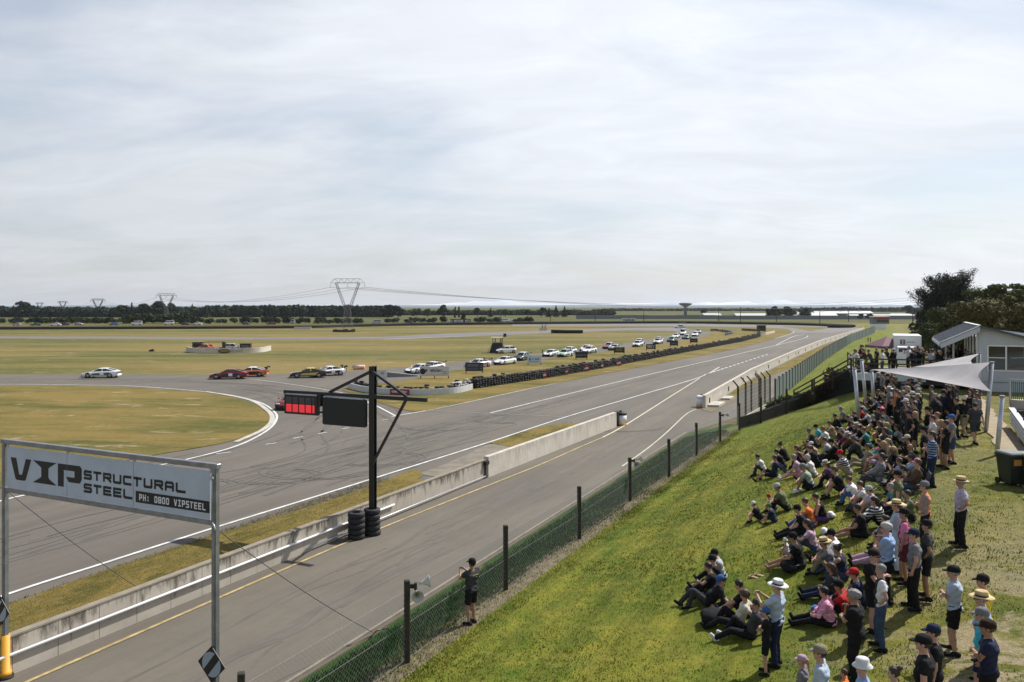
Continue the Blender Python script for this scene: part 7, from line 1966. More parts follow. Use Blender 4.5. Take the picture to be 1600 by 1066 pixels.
def body_mesh(pose):
    key = ('body', pose)
    if key in cache: return cache[key]
    J = POSES[pose]; lo, P, h = grid_for(allpts(J), .19, .0175)
    F = cap(P, J['pel'] + V3(-.06, 0, 0), J['pel'] + V3(.06, 0, 0), .10, .10)
    F = smin(F, cap(P, J['bel'] + V3(-.05, 0, 0), J['bel'] + V3(.05, 0, 0), .095, .095), .05)
    F = smin(F, cap(P, J['che'] + V3(-.075, 0, 0), J['che'] + V3(.075, 0, 0), .10, .10), .05)
    F = smin(F, cap(P, J['shL'], J['shR'], .055, .055), .05)
    F = smin(F, cap(P, J['nek'] - J['up'] * .05, J['nek'] + (J['hed'] - J['nek']) * .55, .060, .052), .035)
    for k in 'LR':
        F = smin(F, cap(P, J['hi' + k], J['kn' + k], .078, .052), .035); F = smin(F, cap(P, J['kn' + k], J['kn' + k] * .65 + J['an' + k] * .35, .050, .054), .02)
        F = smin(F, cap(P, J['kn' + k] * .65 + J['an' + k] * .35, J['an' + k], .052, .032), .02)
        F = smin(F, cap(P, J['he' + k], J['to' + k], .034, .026), .02)
        F = smin(F, cap(P, J['sh' + k], J['el' + k], .050, .041), .03); F = smin(F, cap(P, J['el' + k], J['wr' + k], .038, .025), .015)
        hd = nrm_(J['wr' + k] - J['el' + k]); F = smin(F, cap(P, J['wr' + k], J['wr' + k] + hd * .065, .026, .030), .015)
    H = np.array(headmat(J)); c = J['hed']
    Q = (P - c.astype(np.float32)) @ H.astype(np.float32)      # head-local coordinates
    z0 = np.zeros(3)
    hd_ = ell(Q, V3(0, -.008, .035), (.077, .095, .092))
    hd_ = smin(hd_, ell(Q, V3(0, .022, -.045), (.056, .064, .068)), .03)
    hd_ = smin(hd_, cap(Q, V3(0, .078, .005), V3(0, .098, -.028), .010, .015), .012)     # nose
    hd_ = smin(hd_, cap(Q, V3(-.035, .070, .022), V3(.035, .070, .022), .014, .014), .012)  # brow
    hd_ = smin(hd_, cap(Q, V3(0, .062, -.088), V3(0, .070, -.092), .020, .016), .02)     # chin
    for s in (-1, 1):
        hd_ = smin(hd_, ell(Q, V3(s * .078, -.010, -.005), (.014, .024, .032)), .008)
        hd_ = np.maximum(hd_, -(ell(Q, V3(s * .032, .094, .002), (.017, .014, .011))))
    F = smin(F, hd_, .02)
    Vv, Fq = nets(F, lo, h)
    C = Vv[Fq].mean(1); L = (C - c) @ H
    mi = np.zeros(len(Fq), int)
    for s in (-1, 1): mi[(np.abs(L[:, 0] - s * .032) < .016) & (np.abs(L[:, 2] - .002) < .012) & (L[:, 1] > .055)] = 1
    mi[(np.abs(L[:, 0]) < .024) & (np.abs(L[:, 2] + .058) < .010) & (L[:, 1] > .06)] = 2
    ex = MB()
    for s, k in ((-1, 'L'), (1, 'R')):
        w = Vector(J['wr' + k]); d = Vector(nrm_(J['wr' + k] - J['el' + k])); inw = Vector((-s, .15, -.2)); pn = (inw - d * inw.dot(d)).normalized(); ac = d.cross(pn).normalized()
        if ac.y < 0: ac = -ac
        for i, (o, L0) in enumerate(((-.027, .062), (-.009, .075), (.009, .080), (.027, .072))):
            b = w + d * .068 + ac * o; sp = ac * o * .25
            p1 = b + d * L0 * .45 + pn * .006 + sp; p2 = p1 + d * L0 * .30 + pn * L0 * .28; p3 = p2 + d * L0 * .12 + pn * L0 * .30
            ex.tube([b - d * .02, p1, p2, p3], [.0105, .0095, .0088, .007], 6)
        b = w + d * .022 + ac * .022; p1 = b + d * .03 + ac * .026 + pn * .01; p2 = p1 + d * .032 + ac * .008 + pn * .012
        ex.tube([b - ac * .01, p1, p2], [.013, .011, .008], 6)
    me = np_mesh('person_body', Vv, Fq, [M_SKIN0, M_EYE, M_LIP], ex, mi); cache[key] = me; return me
def shirt_mesh(pose, kind):
    key = ('shirt', pose, kind)
    if key in cache: return cache[key]
    J = POSES[pose]; up = J['up']
    pts = [J['pel'], J['nek'], J['shL'], J['shR'], J['elL'], J['elR']] + ([J['wrL'], J['wrR']] if kind in ('long', 'jacket') else [])
    lo, P, h = grid_for(pts, .19, RES); k_ = .018 if kind == 'jacket' else 0.0
    T = cap(P, J['pel'] + V3(-.08, 0, 0) - up * .02, J['pel'] + V3(.08, 0, 0) - up * .02, .122 + k_, .122 + k_)
    T = smin(T, cap(P, J['bel'] + V3(-.075, .02, 0), J['bel'] + V3(.075, .02, 0), .125 + k_, .125 + k_), .06)
    T = smin(T, cap(P, J['che'] + V3(-.10, 0, 0), J['che'] + V3(.10, 0, 0), .120 + k_, .120 + k_), .05)
    T = smin(T, cap(P, J['shL'] * .8 + J['shR'] * .2, J['shR'] * .8 + J['shL'] * .2, .068, .068), .05)
    T = np.maximum(T, -plane(P, J['pel'] - up * (.075 if kind != 'jacket' else .10), up))
    T = np.maximum(T, plane(P, J['nek'] + up * .008, up))
    if kind == 'tank':
        for s, k in ((-1, 'L'), (1, 'R')): T = np.maximum(T, -(cap(P, J['sh' + k] + V3(s * .03, 0, 0), J['sh' + k] + V3(s * .06, 0, -.12), .060, .06)))
    F = T
    if kind != 'tank':
        for k in 'LR':
            s = smin(cap(P, J['sh' + k], J['el' + k], .064 + k_ * .6, .056 + k_ * .6), 1e3 * np.ones_like(T), 1e-3) if False else cap(P, J['sh' + k], J['el' + k], .070 + k_ * .6, .062 + k_ * .6)
            if kind in ('tee', 'polo', 'vest'):
                ax = nrm_(J['el' + k] - J['sh' + k]); s = np.maximum(s, plane(P, J['sh' + k] + ax * (.17 if kind != 'polo' else .20), ax))
            else:
                s = smin(s, cap(P, J['el' + k], J['wr' + k], .052 + k_ * .5, .040 + k_ * .4), .02); ax = nrm_(J['wr' + k] - J['el' + k])
                cut = plane(P, J['wr' + k] - ax * .01, ax)
                s = np.where((cut > 0) & (np.linalg.norm(P - J['wr' + k].astype(np.float32), axis=-1) < .12), np.maximum(s, cut), s)
            F = smin(F, s, .03)
    F = F + wrinkle(P, .0065)
    Vv, Fq = nets(F, lo, h); me = np_mesh('shirt', Vv, Fq, [M_SKIN0]); cache[key] = me; return me
def legs_mesh(pose, kind):
    key = ('legs', pose, kind)
    if key in cache: return cache[key]
    J = POSES[pose]; up = J['up']
    lo, P, h = grid_for([J['pel'], J['hiL'], J['hiR'], J['knL'], J['knR'], J['anL'], J['anR']], .16, RES)
    F = cap(P, J['pel'] + V3(-.08, 0, 0), J['pel'] + V3(.08, 0, 0), .116, .116)
    F = np.maximum(F, plane(P, J['pel'] + up * .06, up))
    for s_, k in ((-1, 'L'), (1, 'R')):
        w = .022 if kind == 'shorts' else .008
        t = cap(P, J['hi' + k], J['kn' + k], .102, .066 + w)
        ax = nrm_(J['kn' + k] - J['hi' + k])
        if kind == 'shorts': t = np.maximum(t, plane(P, J['hi' + k] + ax * .37, ax))
        elif kind == 'short': t = np.maximum(t, plane(P, J['hi' + k] + ax * .22, ax))
        else:
            c = cap(P, J['kn' + k], J['an' + k], .072, .058)
            a2 = nrm_(J['an' + k] - J['kn' + k]); c = np.maximum(c, plane(P, J['an' + k] + a2 * .0, a2)); t = smin(t, c, .025)
        F = smin(F, t, .03)
    F = F + wrinkle(P, .004, .9)
    Vv, Fq = nets(F, lo, h); me = np_mesh('trousers', Vv, Fq, [M_SKIN0]); cache[key] = me; return me
def shoe_mesh(pose):
    key = ('shoe', pose)
    if key in cache: return cache[key]
    J = POSES[pose]; lo, P, h = grid_for([J['heL'], J['heR'], J['toL'], J['toR'], J['anL'], J['anR']], .09, .017)
    F = None
    for k in 'LR':
        t = smin(cap(P, J['he' + k], J['to' + k], .048, .040), cap(P, J['he' + k], J['an' + k] + V3(0, 0, .005), .046, .042), .03)
        F = t if F is None else np.minimum(F, t)
    Vv, Fq = nets(F, lo, h); me = np_mesh('shoes', Vv, Fq, [M_SKIN0]); cache[key] = me; return me
def hair_mesh(kind):
    key = ('hair', kind)
    if key in cache: return cache[key]
    lo, P, h = grid_for([V3(-.1, -.12, -.38 if kind in ('long', 'tail') else -.1), V3(.1, .1, .14)], .05, .014)
    F = ell(P, V3(0, -.014, .036), (.085, .103, .101))
    cutp = np.maximum(plane(P, V3(0, .045, .03), V3(0, 1, -.75)), plane(P, V3(0, -.02, -.065), V3(0, .15, -1)))
    F = np.maximum(F, cutp)
    if kind == 'long': F = smin(F, cap(P, V3(0, -.07, .0), V3(0, -.10, -.30), .075, .045), .04); F = np.maximum(F, plane(P, V3(0, .05, .02), V3(0, 1, -.55)))
    if kind == 'tail': F = smin(F, cap(P, V3(0, -.12, .05), V3(0, -.17, -.20), .035, .022), .02)
    if kind == 'bun': F = smin(F, cap(P, V3(0, -.10, .11), V3(0, -.11, .12), .045, .045), .015)
    if kind == 'curly': F = F - .018 + .010 * np.sin(P[..., 0] * 130) * np.sin(P[..., 1] * 120) * np.sin(P[..., 2] * 110); F = np.maximum(F, cutp)
    F = F + .0035 * np.sin(P[..., 0] * 110 + P[..., 2] * 40) + .003 * np.sin(P[..., 1] * 130 + P[..., 0] * 50)
    Vv, Fq = nets(F, lo, h); me = np_mesh('hair', Vv, Fq, [M_SKIN0]); cache[key] = me; return me
def hat_mesh(kind):
    key = ('hat', kind)
    if key in cache: return cache[key]
    mb = MB()
    if kind in ('cap', 'capback'):
        mb.lathe([(.098, .030), (.101, .055), (.096, .095), (.078, .128), (.045, .148), (.0001, .154)], 18, c=(0, -.012, 0), mx=Matrix.Diagonal((.93, 1.10, 1)))
        s = 1 if kind == 'cap' else -1; vs = []
        for k in range(11):
            a = math.pi * k / 10; x = .078 * math.cos(a); vs += [(x, s * (.075 + .02 * math.sin(a)) - .012, .052), (x * 1.02, s * (.085 + .105 * math.sin(a)) - .012, .040 - .012 * math.sin(a) + .004 * math.cos(2 * a))]
        n = len(vs); vs += [(a, b, c - .006) for a, b, c in vs]
        fs = []
        for k in range(10): fs += [(2 * k, 2 * k + 1, 2 * k + 3, 2 * k + 2), (n + 2 * k + 2, n + 2 * k + 3, n + 2 * k + 1, n + 2 * k), (2 * k + 1, n + 2 * k + 1, n + 2 * k + 3, 2 * k + 3)]
        mb.add(vs, fs, 0, True)
        mb.lathe([(.009, .153), (.007, .160), (.0001, .162)], 8, c=(0, -.012, 0))
    elif kind in ('wide', 'straw', 'brim'):
        W = {'wide': .185, 'straw': .205, 'brim': .155}[kind]
        mb.lathe([(W, .038), (W, .046), (.12, .050), (.100, .056)], 26, c=(0, -.012, 0), mx=Matrix.Diagonal((.92, 1.08, 1)))
        mb.lathe([(.100, .050), (.098, .085)], 26, c=(0, -.012, 0), mx=Matrix.Diagonal((.93, 1.08, 1)), mi=1)
        mb.lathe([(.098, .085), (.094, .130), (.080, .158), (.050, .150), (.0001, .142)], 26, c=(0, -.012, 0), mx=Matrix.Diagonal((.93, 1.08, 1)))
        for i, p in enumerate(mb.v):
            r_ = math.hypot(p[0], p[1])
            if r_ > .13: mb.v[i] = (p[0], p[1], p[2] + .35 * (abs(p[0]) - .12) * (1 if abs(p[0]) > .12 else 0) - .06 * max(0, abs(p[1]) - .12))
    elif kind == 'bucket':
        mb.lathe([(.150, .010), (.148, .016), (.108, .060), (.100, .070), (.095, .125), (.078, .146), (.0001, .152)], 22, c=(0, -.012, 0), mx=Matrix.Diagonal((.94, 1.08, 1)))
    elif kind == 'beanie':
        mb.lathe([(.094, .020), (.100, .06), (.090, .115), (.06, .148), (.0001, .16)], 16, c=(0, -.016, 0), mx=Matrix.Diagonal((.92, 1.1, 1)))
    elif kind == 'shades':
        for s in (-1, 1): mb.box((s * .034, .098, .004), (.052, .012, .034), bev=.006); mb.box((s * .076, .045, .010), (.006, .11, .010))
        mb.box((0, .100, .012), (.02, .008, .008))
    me = mb.mesh('hat', [M_SKIN0, M_INK] if kind in ('wide', 'straw', 'brim') else [M_SKIN0]); cache[key] = me; return me
CLO = {'black': (.016, .016, .018), 'dark grey': (.050, .052, .056), 'grey': (.20, .205, .215), 'light grey': (.42, .43, .44), 'white': (.70, .70, .70), 'cream': (.60, .55, .44), 'navy': (.022, .030, .065), 'blue': (.05, .13, .36), 'light blue': (.28, .40, .62), 'pale blue': (.42, .50, .60),
       'turquoise': (.06, .45, .60), 'red': (.48, .03, .035), 'dark red': (.17, .02, .03), 'pink': (.70, .22, .38), 'mauve': (.50, .34, .44), 'orange': (.75, .20, .05), 'yellow': (.70, .55, .05), 'olive': (.13, .15, .08), 'sage': (.33, .38, .33), 'khaki': (.26, .23, .16), 'tan': (.42, .30, .20), 'brown': (.09, .055, .035),
       'dark brown': (.035, .022, .015), 'purple': (.12, .06, .16), 'lavender': (.44, .42, .54), 'maroon': (.13, .03, .045), 'teal': (.05, .22, .24), 'green': (.06, .22, .09), 'denim': (.055, .085, .15), 'straw': (.60, .46, .26), 'blond': (.50, .37, .18), 'ginger': (.30, .10, .035), 'grey-haired': (.45, .44, .42)}
cm = {}
def cloth(c, pat=None):
    k = (c, pat)
    if k in cm: return cm[k]
    nm = (c.replace(' ', '_').replace('-', '_') + '_' + (pat or 'cloth'))
    if pat is None: m = mat(nm, CLO[c], .9, var=.25, vscale=5, spec=.15, bump=.9, bscale=11)
    else:
        n = NT(nm, .85); n.b.inputs['Specular IOR Level'].default_value = .2
        tc = n.t.nodes.new('ShaderNodeTexCoord'); w = n.t.nodes.new('ShaderNodeTexWave'); n.t.links.new(tc.outputs['Object'], w.inputs['Vector'])
        c2 = {'blue stripes': CLO['light blue'], 'white stripes': CLO['white'], 'check': CLO['white'], 'print': CLO['cream'], 'panel': {'orange': CLO['grey'], 'maroon': CLO['pink']}.get(c, CLO['white'])}[pat]
        if pat == 'check':
            w.inputs['Scale'].default_value = 6; w.bands_direction = 'X'; w2 = n.t.nodes.new('ShaderNodeTexWave'); n.t.links.new(tc.outputs['Object'], w2.inputs['Vector']); w2.inputs['Scale'].default_value = 6; w2.bands_direction = 'Z'
            f = n.ramp(n.math('ADD', w.outputs['Fac'], w2.outputs['Fac']), 1.1, 1.5, 0, .7)
        elif pat == 'print': f = n.ramp(n.noise(tc.outputs['Object'], 14, 3, .6), .52, .58, 0, .7)
        elif pat == 'panel':
            s = n.t.nodes.new('ShaderNodeSeparateXYZ'); n.t.links.new(tc.outputs['Object'], s.inputs[0]); f = n.ramp(n.math('ABSOLUTE', s.outputs[0]), .145, .15, 0, .9)
        else: w.bands_direction = 'Z'; w.inputs['Scale'].default_value = 4.2; f = n.ramp(w.outputs['Fac'], .5, .62, 0, .8)
        n.t.links.new(n.mix(f, CLO[c], c2), n.b.inputs['Base Color']); m = n.m
    cm[k] = m; return m
SKINS = [mat('fair_skin', (.42, .25, .17), .55), mat('tanned_skin', (.33, .18, .11), .55), mat('pink_skin', (.45, .25, .19), .55), mat('brown_skin', (.22, .12, .075), .55)]
HAIRC = {'black': (.012, .010, .010), 'dark brown': (.030, .018, .012), 'brown': (.075, .042, .025), 'blond': (.40, .28, .13), 'grey': (.24, .23, .22), 'white': (.46, .44, .41), 'ginger': (.24, .075, .03)}
hm = {k: mat(k.replace(' ', '_') + '_hair', v, .6, var=.35, vscale=30) for k, v in HAIRC.items()}
def setmat(o, m, slot=0):
    o.material_slots[slot].link = 'OBJECT'; o.material_slots[slot].material = m
people = []
pr = random.Random(17)
def person(x, y, pose, head, shirt, legs, hair='short brown', hat=None, s=1.0, shoes='black', skin=None, bulk=1.0, label=None, where='', at=None, glasses=False, ztop=None, feet_hidden=False, group='spectators on the grass bank'):
    """x,y pixel of the feet (or seat); head: degrees anticlockwise from facing away; shirt/legs = (kind, colour[, pattern])"""
    P = Vector(at) if at is not None else ground(x, y)
    o = link_mesh('person', body_mesh(pose)); o.location = P
    R_ = Matrix.Rotation(R(head), 4, 'Z')
    if pose in SEATED and at is None:
        u, v = toUV(P.x, P.y); e = .25
        gx = (TXY(P.x + e, P.y) - TXY(P.x - e, P.y)) / (2 * e); gy = (TXY(P.x, P.y + e) - TXY(P.x, P.y - e)) / (2 * e)
        f = Vector((-math.sin(R(head)), math.cos(R(head)), 0)); sl = gx * f.x + gy * f.y; r_ = Vector((f.y, -f.x, 0)); sr = gx * r_.x + gy * r_.y
        R_ = R_ @ Matrix.Rotation(math.atan(sl) * .95, 4, 'X') @ Matrix.Rotation(-math.atan(sr) * .8, 4, 'Y')
    b = bulk * pr.uniform(.97, 1.05)
    o.matrix_world = Matrix.Translation(P - Vector((0, 0, .01))) @ R_ @ Matrix.Diagonal((s * b, s * (b if pose not in SEATED else 1), s, 1))
    setmat(o, skin if skin is not None else pr.choice(SKINS[:3]))
    def child(nm, me, m, mats=None, hd=False):
        c = link_mesh(nm, me); c.parent = o
        if hd:
            J = POSES[pose]; c.matrix_local = Matrix.Translation(Vector(J['hed'])) @ headmat(J).to_4x4()
        setmat(c, m); return c
    if shirt:
        child('shirt', shirt_mesh(pose, shirt[0]), cloth(shirt[1], shirt[2] if len(shirt) > 2 else None))
    child('shorts' if legs[0] in ('shorts', 'short') else 'trousers', legs_mesh(pose, legs[0]), cloth(legs[1], legs[2] if len(legs) > 2 else None))
    if shoes: child('shoes', shoe_mesh(pose), cloth(shoes))
    if hair and hair != 'bald':
        k, c = hair.split(' ', 1); child('hair', hair_mesh(k), hm[c], hd=True)
    if hat:
        k, c = hat; child('hat' if k not in ('cap', 'capback') else 'cap', hat_mesh(k), cloth(c), hd=True)
    if glasses: child('sunglasses', hat_mesh('shades'), cloth('black'), hd=True)
    if label is None:
        top = {'tee': 'T-shirt', 'polo': 'shirt', 'long': 'long sleeved top', 'jacket': 'jacket', 'tank': 'sleeveless top', 'vest': 'T-shirt'}[shirt[0]]
        pt = (' patterned' if len(shirt) > 2 else '')
        act = {'stand': 'standing', 'crossed': 'standing arms folded', 'hips': 'standing hands on hips', 'phone': 'standing holding hands up to the face', 'chin': 'standing hand to chin', 'pockets': 'standing hands by pockets', 'walk': 'walking', 'rail': 'leaning forward', 'knees': 'sitting hugging knees', 'back': 'sitting leaning back', 'legs': 'sitting legs out', 'cross': 'sitting cross legged', 'film': 'sitting hands raised', 'recline': 'reclining', 'bent': 'sitting one knee up', 'chair': 'sitting in a chair'}[pose]
        hh_ = ('%s %s' % (hat[1], {'cap': 'cap', 'capback': 'backward cap', 'wide': 'wide brimmed hat', 'straw': 'broad hat', 'brim': 'brimmed hat', 'bucket': 'bucket hat', 'beanie': 'beanie'}[hat[0]])) if hat else (('%s hair' % hair.split(' ', 1)[1]) if hair and hair != 'bald' else 'bald head')
        label = '%s%s %s, %s, %s' % (shirt[1], pt, top, hh_, act)
        label = ('child in ' if s < .85 else 'person in ') + label
    o['category'] = 'person'; o['group'] = group
    people.append([o, label, where, x if at is None else 800 + FPX * P.x / P.y, P.y])
    return o
# ------------------------------------------------------------------ the crowd (front rows, one by one)
W1 = 'on the open lawn'
p_ = person
p_(737, 975, 'phone', 50, ('tee', 'dark grey'), ('shorts', 'black'), 'short black', ('cap', 'black'), s=.99, label="man in dark grey T-shirt and black shorts filming by the wire fence")
mb = MB(); mb.add([(-.085, -.135, 1.27), (.085, -.135, 1.27), (.085, -.135, 1.35), (-.085, -.135, 1.35)], [(0, 1, 2, 3)]); o = mb.build('back_print', cloth('yellow'), people[-1][0])
p_(398, 1176, 'stand', 40, ('tee', 'pink'), ('shorts', 'navy'), 'long brown', ('cap', 'pink'), s=.74, label="child in a pink cap at the bottom edge beside the near fence post")
p_(1131, 905, 'bent', 75, ('long', 'light grey'), ('trousers', 'black'), 'short black', ('cap', 'black'), s=.92, label="boy in light grey hooded top and black cap, farthest of four loungers")
p_(1127, 917, 'legs', 75, ('long', 'black'), ('shorts', 'black'), 'short black', ('cap', 'black'), s=.95, label="boy in black with black cap and bare outstretched legs, second farthest of four loungers")
p_(1121, 929, 'bent', 72, ('tee', 'black'), ('trousers', 'black'), 'short black', s=.95, label="bareheaded boy in black between a black cap and a blue cap")
p_(1108, 944, 'recline', 75, ('jacket', 'black'), ('trousers', 'dark grey'), 'short black', ('cap', 'blue'), s=1.0, label="boy in bright blue cap and black jacket reclining at the front")
p_(1169, 963, 'bent', 60, ('tee', 'black'), ('shorts', 'black'), 'short black', s=.98, label="upright bareheaded boy in black T-shirt with white chest print")
p_(1158, 979, 'back', 70, ('tee', 'cream'), ('trousers', 'black'), 'curly brown', s=.98, label="curly haired boy in cream T-shirt leaning back behind a black backpack")
p_(1176, 996, 'back', 72, ('tee', 'dark grey'), ('trousers', 'black'), 'short dark brown', s=1.0, shoes='white', label="dark haired boy in dark grey T-shirt leaning back, white sneakers")
p_(1198, 1053, 'crossed', 65, ('tee', 'black'), ('shorts', 'black'), 'short black', ('cap', 'blue'), s=.76, label="child in blue cap standing arms folded beside the man in white hat")
p_(1214, 1040, 'phone', 55, ('polo', 'pale blue'), ('trousers', 'navy'), 'short grey', ('wide', 'white'), s=1.0, bulk=1.08, label="man in white hat and pale blue shirt standing on the lawn")
p_(1255, 1145, 'stand', 60, ('tee', 'grey'), ('shorts', 'navy'), 'tail blond', ('cap', 'mauve'), s=.76, label="girl in pale pink cap and grey T-shirt at the bottom edge")
p_(1284, 1176, 'stand', 65, ('tee', 'pale blue'), ('shorts', 'khaki'), 'short dark brown', ('cap', 'khaki'), s=1.0, label="man in khaki cap and pale blue T-shirt at the bottom edge")
p_(1320, 1140, 'stand', 60, ('tee', 'orange'), ('shorts', 'navy'), 'short brown', s=.60, label="small child in orange top at the bottom edge")
p_(1350, 1200, 'stand', 70, ('tee', 'light blue'), ('shorts', 'navy'), 'short grey', ('bucket', 'white'), s=.98, label="person in white bucket hat and light blue top at the bottom edge")
p_(1338, 1063, 'chin', 60, ('polo', 'black'), ('trousers', 'black'), 'short grey', s=1.0, bulk=1.25, label="heavy grey haired man in black polo with his hand to his chin")
p_(1300, 978, 'legs', 65, ('long', 'pink', 'check'), ('trousers', 'black'), 'short black', s=.98, label="person in pink checked shirt sitting beside a blue bag")
p_(1326, 968, 'knees', 60, ('tee', 'red'), ('trousers', 'black'), 'short dark brown', ('cap', 'black'), s=1.0, label="person in red T-shirt and black cap just behind the grey haired man")
p_(1347, 948, 'legs', 68, ('tee', 'navy'), ('shorts', 'black'), 'short dark brown', ('cap', 'red'), s=1.0, label="man in red cap and navy T-shirt sitting with one dark shoe out front")
p_(1310, 935, 'legs', 62, ('long', 'dark grey'), ('trousers', 'navy'), 'long brown', s=.97, label="long haired woman in dark grey top, legs out toward the lawn")
p_(1321, 903, 'bent', 60, ('tank', 'navy'), ('trousers', 'denim'), 'bun dark brown', s=.95, label="woman with dark bun and navy top behind the straw hat man")
p_(1303, 894, 'knees', 64, ('tee', 'grey'), ('trousers', 'khaki'), 'short brown', ('wide', 'straw'), s=1.0, label="man in straw hat, grey T-shirt and khaki trousers sitting with knees up")
p_(1313, 879, 'bent', 64, ('vest', 'white', 'panel'), ('trousers', 'black'), 'short black', ('cap', 'black'), s=.98, label="man in black cap and white and black top just behind the straw hat")
p_(1254, 886, 'legs', 62, ('tee', 'black'), ('shorts', 'dark grey'), 'short black', ('cap', 'black'), s=1.03, shoes=None, label="barefoot man in black T-shirt and cap holding a toddler on his lap")
o = p_(0, 0, 'cross', 62, ('tank', 'cream', 'print'), ('short', 'mauve'), 'short brown', ('bucket', 'white'), s=.46, shoes=None, at=ground(1254, 886) + Vector((-.34, .14, .30)), label="toddler in white hat on the lap of the barefoot man")
p_(1275, 861, 'bent', 66, ('tee', 'mauve'), ('trousers', 'denim'), 'long dark brown', s=1.0, label="woman in mauve T-shirt and jeans sitting behind the barefoot man")
p_(1260, 835, 'legs', 70, ('tee', 'black'), ('trousers', 'black'), 'short black', ('cap', 'black'), s=.98, label="man in all black with black cap beside an orange T-shirt")
p_(1272, 822, 'bent', 64, ('tee', 'orange'), ('trousers', 'blue'), 'short brown', s=.97, label="brown haired person in bright orange T-shirt")
p_(1291, 814, 'cross', 70, ('tank', 'black'), ('trousers', 'purple'), 'short dark brown', s=.98, label="woman in black sleeveless dress sitting upright right of the orange T-shirt")
p_(1231, 797, 'knees', 68, ('tee', 'olive'), ('trousers', 'black'), 'short brown', ('cap', 'light grey'), s=1.03, bulk=1.1, label="man in pale grey cap and olive T-shirt with three children")
p_(1211, 797, 'knees', 60, ('tank', 'navy'), ('short', 'navy'), 'short brown', ('cap', 'red'), s=.62, label="small child in red cap against the olive T-shirt man")
p_(1189, 813, 'knees', 68, ('tee', 'black'), ('shorts', 'black'), 'short black', ('cap', 'white'), s=.72, label="child in white cap and black top, leftmost of the three children")
p_(1212, 816, 'bent', 60, ('tee', 'navy'), ('shorts', 'navy'), 'short brown', ('cap', 'green'), s=.68, label="child in green cap and navy top nearest the camera of three")
p_(1196, 739, 'knees', 72, ('tee', 'white'), ('trousers', 'dark grey'), 'short black', s=.98, label="dark haired person in white T-shirt, leftmost on the upper lawn")
p_(1212, 745, 'back', 68, ('long', 'navy'), ('shorts', 'black'), 'short brown', s=1.02, label="brown haired person in navy top leaning back with bare shins")
p_(1226, 732, 'knees', 70, ('tee', 'black'), ('trousers', 'black'), 'short black', s=1.0, label="person in black T-shirt behind the leaning navy top")
p_(1231, 720, 'knees', 66, ('long', 'black'), ('trousers', 'black'), 'bun black', s=1.0, label="person in black with hair tied up, farthest of the left foursome")
p_(1270, 764, 'knees', 68, ('tee', 'sage'), ('shorts', 'black'), 'short grey', ('cap', 'grey'), s=1.05, shoes='white', bulk=1.1, label="man in sage T-shirt, grey cap and white shoes")
p_(1274, 745, 'bent', 62, ('tee', 'white'), ('shorts', 'khaki'), 'curly white', s=.97, label="white haired woman in white T-shirt behind the sage T-shirt")
p_(1252, 743, 'legs', 66, ('tee', 'mauve'), ('short', 'pink'), 'curly grey', s=.95, shoes='white', label="grey haired woman in pink and mauve with bare legs out")
p_(1257, 726, 'knees', 70, ('tee', 'maroon', 'print'), ('trousers', 'black'), 'long brown', s=.97, label="brown haired person in maroon printed top above the grey haired woman")
p_(1300, 717, 'legs', 64, ('tee', 'light grey'), ('trousers', 'navy'), 'short brown', s=1.05, bulk=1.12, label="broad person in light grey T-shirt and navy trousers")
p_(1280, 720, 'knees', 66, ('tee', 'tan'), ('shorts', 'brown'), 'short brown', ('cap', 'white'), s=.95, label="person in white cap and tan top in front of the light grey T-shirt")
p_(1272, 712, 'knees', 68, ('tee', 'yellow'), ('trousers', 'black'), 'short black', s=.82, label="child in yellow T-shirt at the front edge of the crowd")
p_(1285, 690, 'legs', 72, ('tee', 'turquoise'), ('short', 'tan'), 'short black', ('cap', 'black'), s=.98, label="person in turquoise T-shirt and black cap, foremost at the left of the crowd")
p_(1297, 694, 'knees', 66, ('tee', 'white'), ('shorts', 'teal'), 'curly ginger', s=.98, label="red haired person in white T-shirt beside the turquoise T-shirt")
p_(1327, 742, 'knees', 66, ('tee', 'navy', 'white stripes'), ('trousers', 'tan'), 'short brown', ('cap', 'red'), s=1.05, label="person in bright red cap and navy and white top")
p_(1304, 757, 'knees', 68, ('tee', 'purple'), ('trousers', 'black'), 'long brown', ('brim', 'cream'), s=.98, label="person in cream hat and purple top left of a bulky black T-shirt")
p_(1319, 773, 'knees', 72, ('tee', 'black'), ('shorts', 'black'), 'short brown', s=1.1, bulk=1.2, label="bulky brown haired man in black T-shirt with bare knees")
p_(1340, 785, 'knees', 64, ('tee', 'white', 'white stripes'), ('trousers', 'blue'), 'short brown', s=.97, label="brown haired boy in pale top and bright blue jeans")
p_(1357, 795, 'knees', 66, ('tee', 'white'), ('shorts', 'dark grey'), 'short brown', s=.98, label="person in white T-shirt between blue jeans and a grey cap")
p_(1371, 806, 'knees', 62, ('tee', 'lavender'), ('shorts', 'grey'), 'short brown', ('cap', 'light grey'), s=1.0, label="person in lavender T-shirt and light grey cap reaching forward")
p_(1379, 824, 'knees', 66, ('jacket', 'black', 'white stripes'), ('trousers', 'black'), 'long dark brown', s=1.0, label="dark haired person in black and white jacket behind bare legs")
p_(1352, 838, 'legs', 70, ('tee', 'black'), ('shorts', 'black'), 'short dark brown', s=1.02, label="person in black T-shirt with one bare leg stretched to the left")
p_(1390, 880, 'legs', 70, ('tee', 'grey'), ('trousers', 'mauve'), 'short brown', ('cap', 'grey'), s=1.05, label="man in grey cap and grey T-shirt with pale pink trousers stretched out")
p_(1346, 715, 'knees', 66, ('jacket', 'dark grey'), ('trousers', 'black'), 'short brown', ('brim', 'grey'), s=1.0, label="person in grey brimmed hat with white band and dark jacket")
p_(1336, 707, 'knees', 66, ('jacket', 'brown'), ('trousers', 'black'), 'short brown', ('brim', 'white'), s=1.0, label="person in white brimmed hat at the foot of the leaning pole")
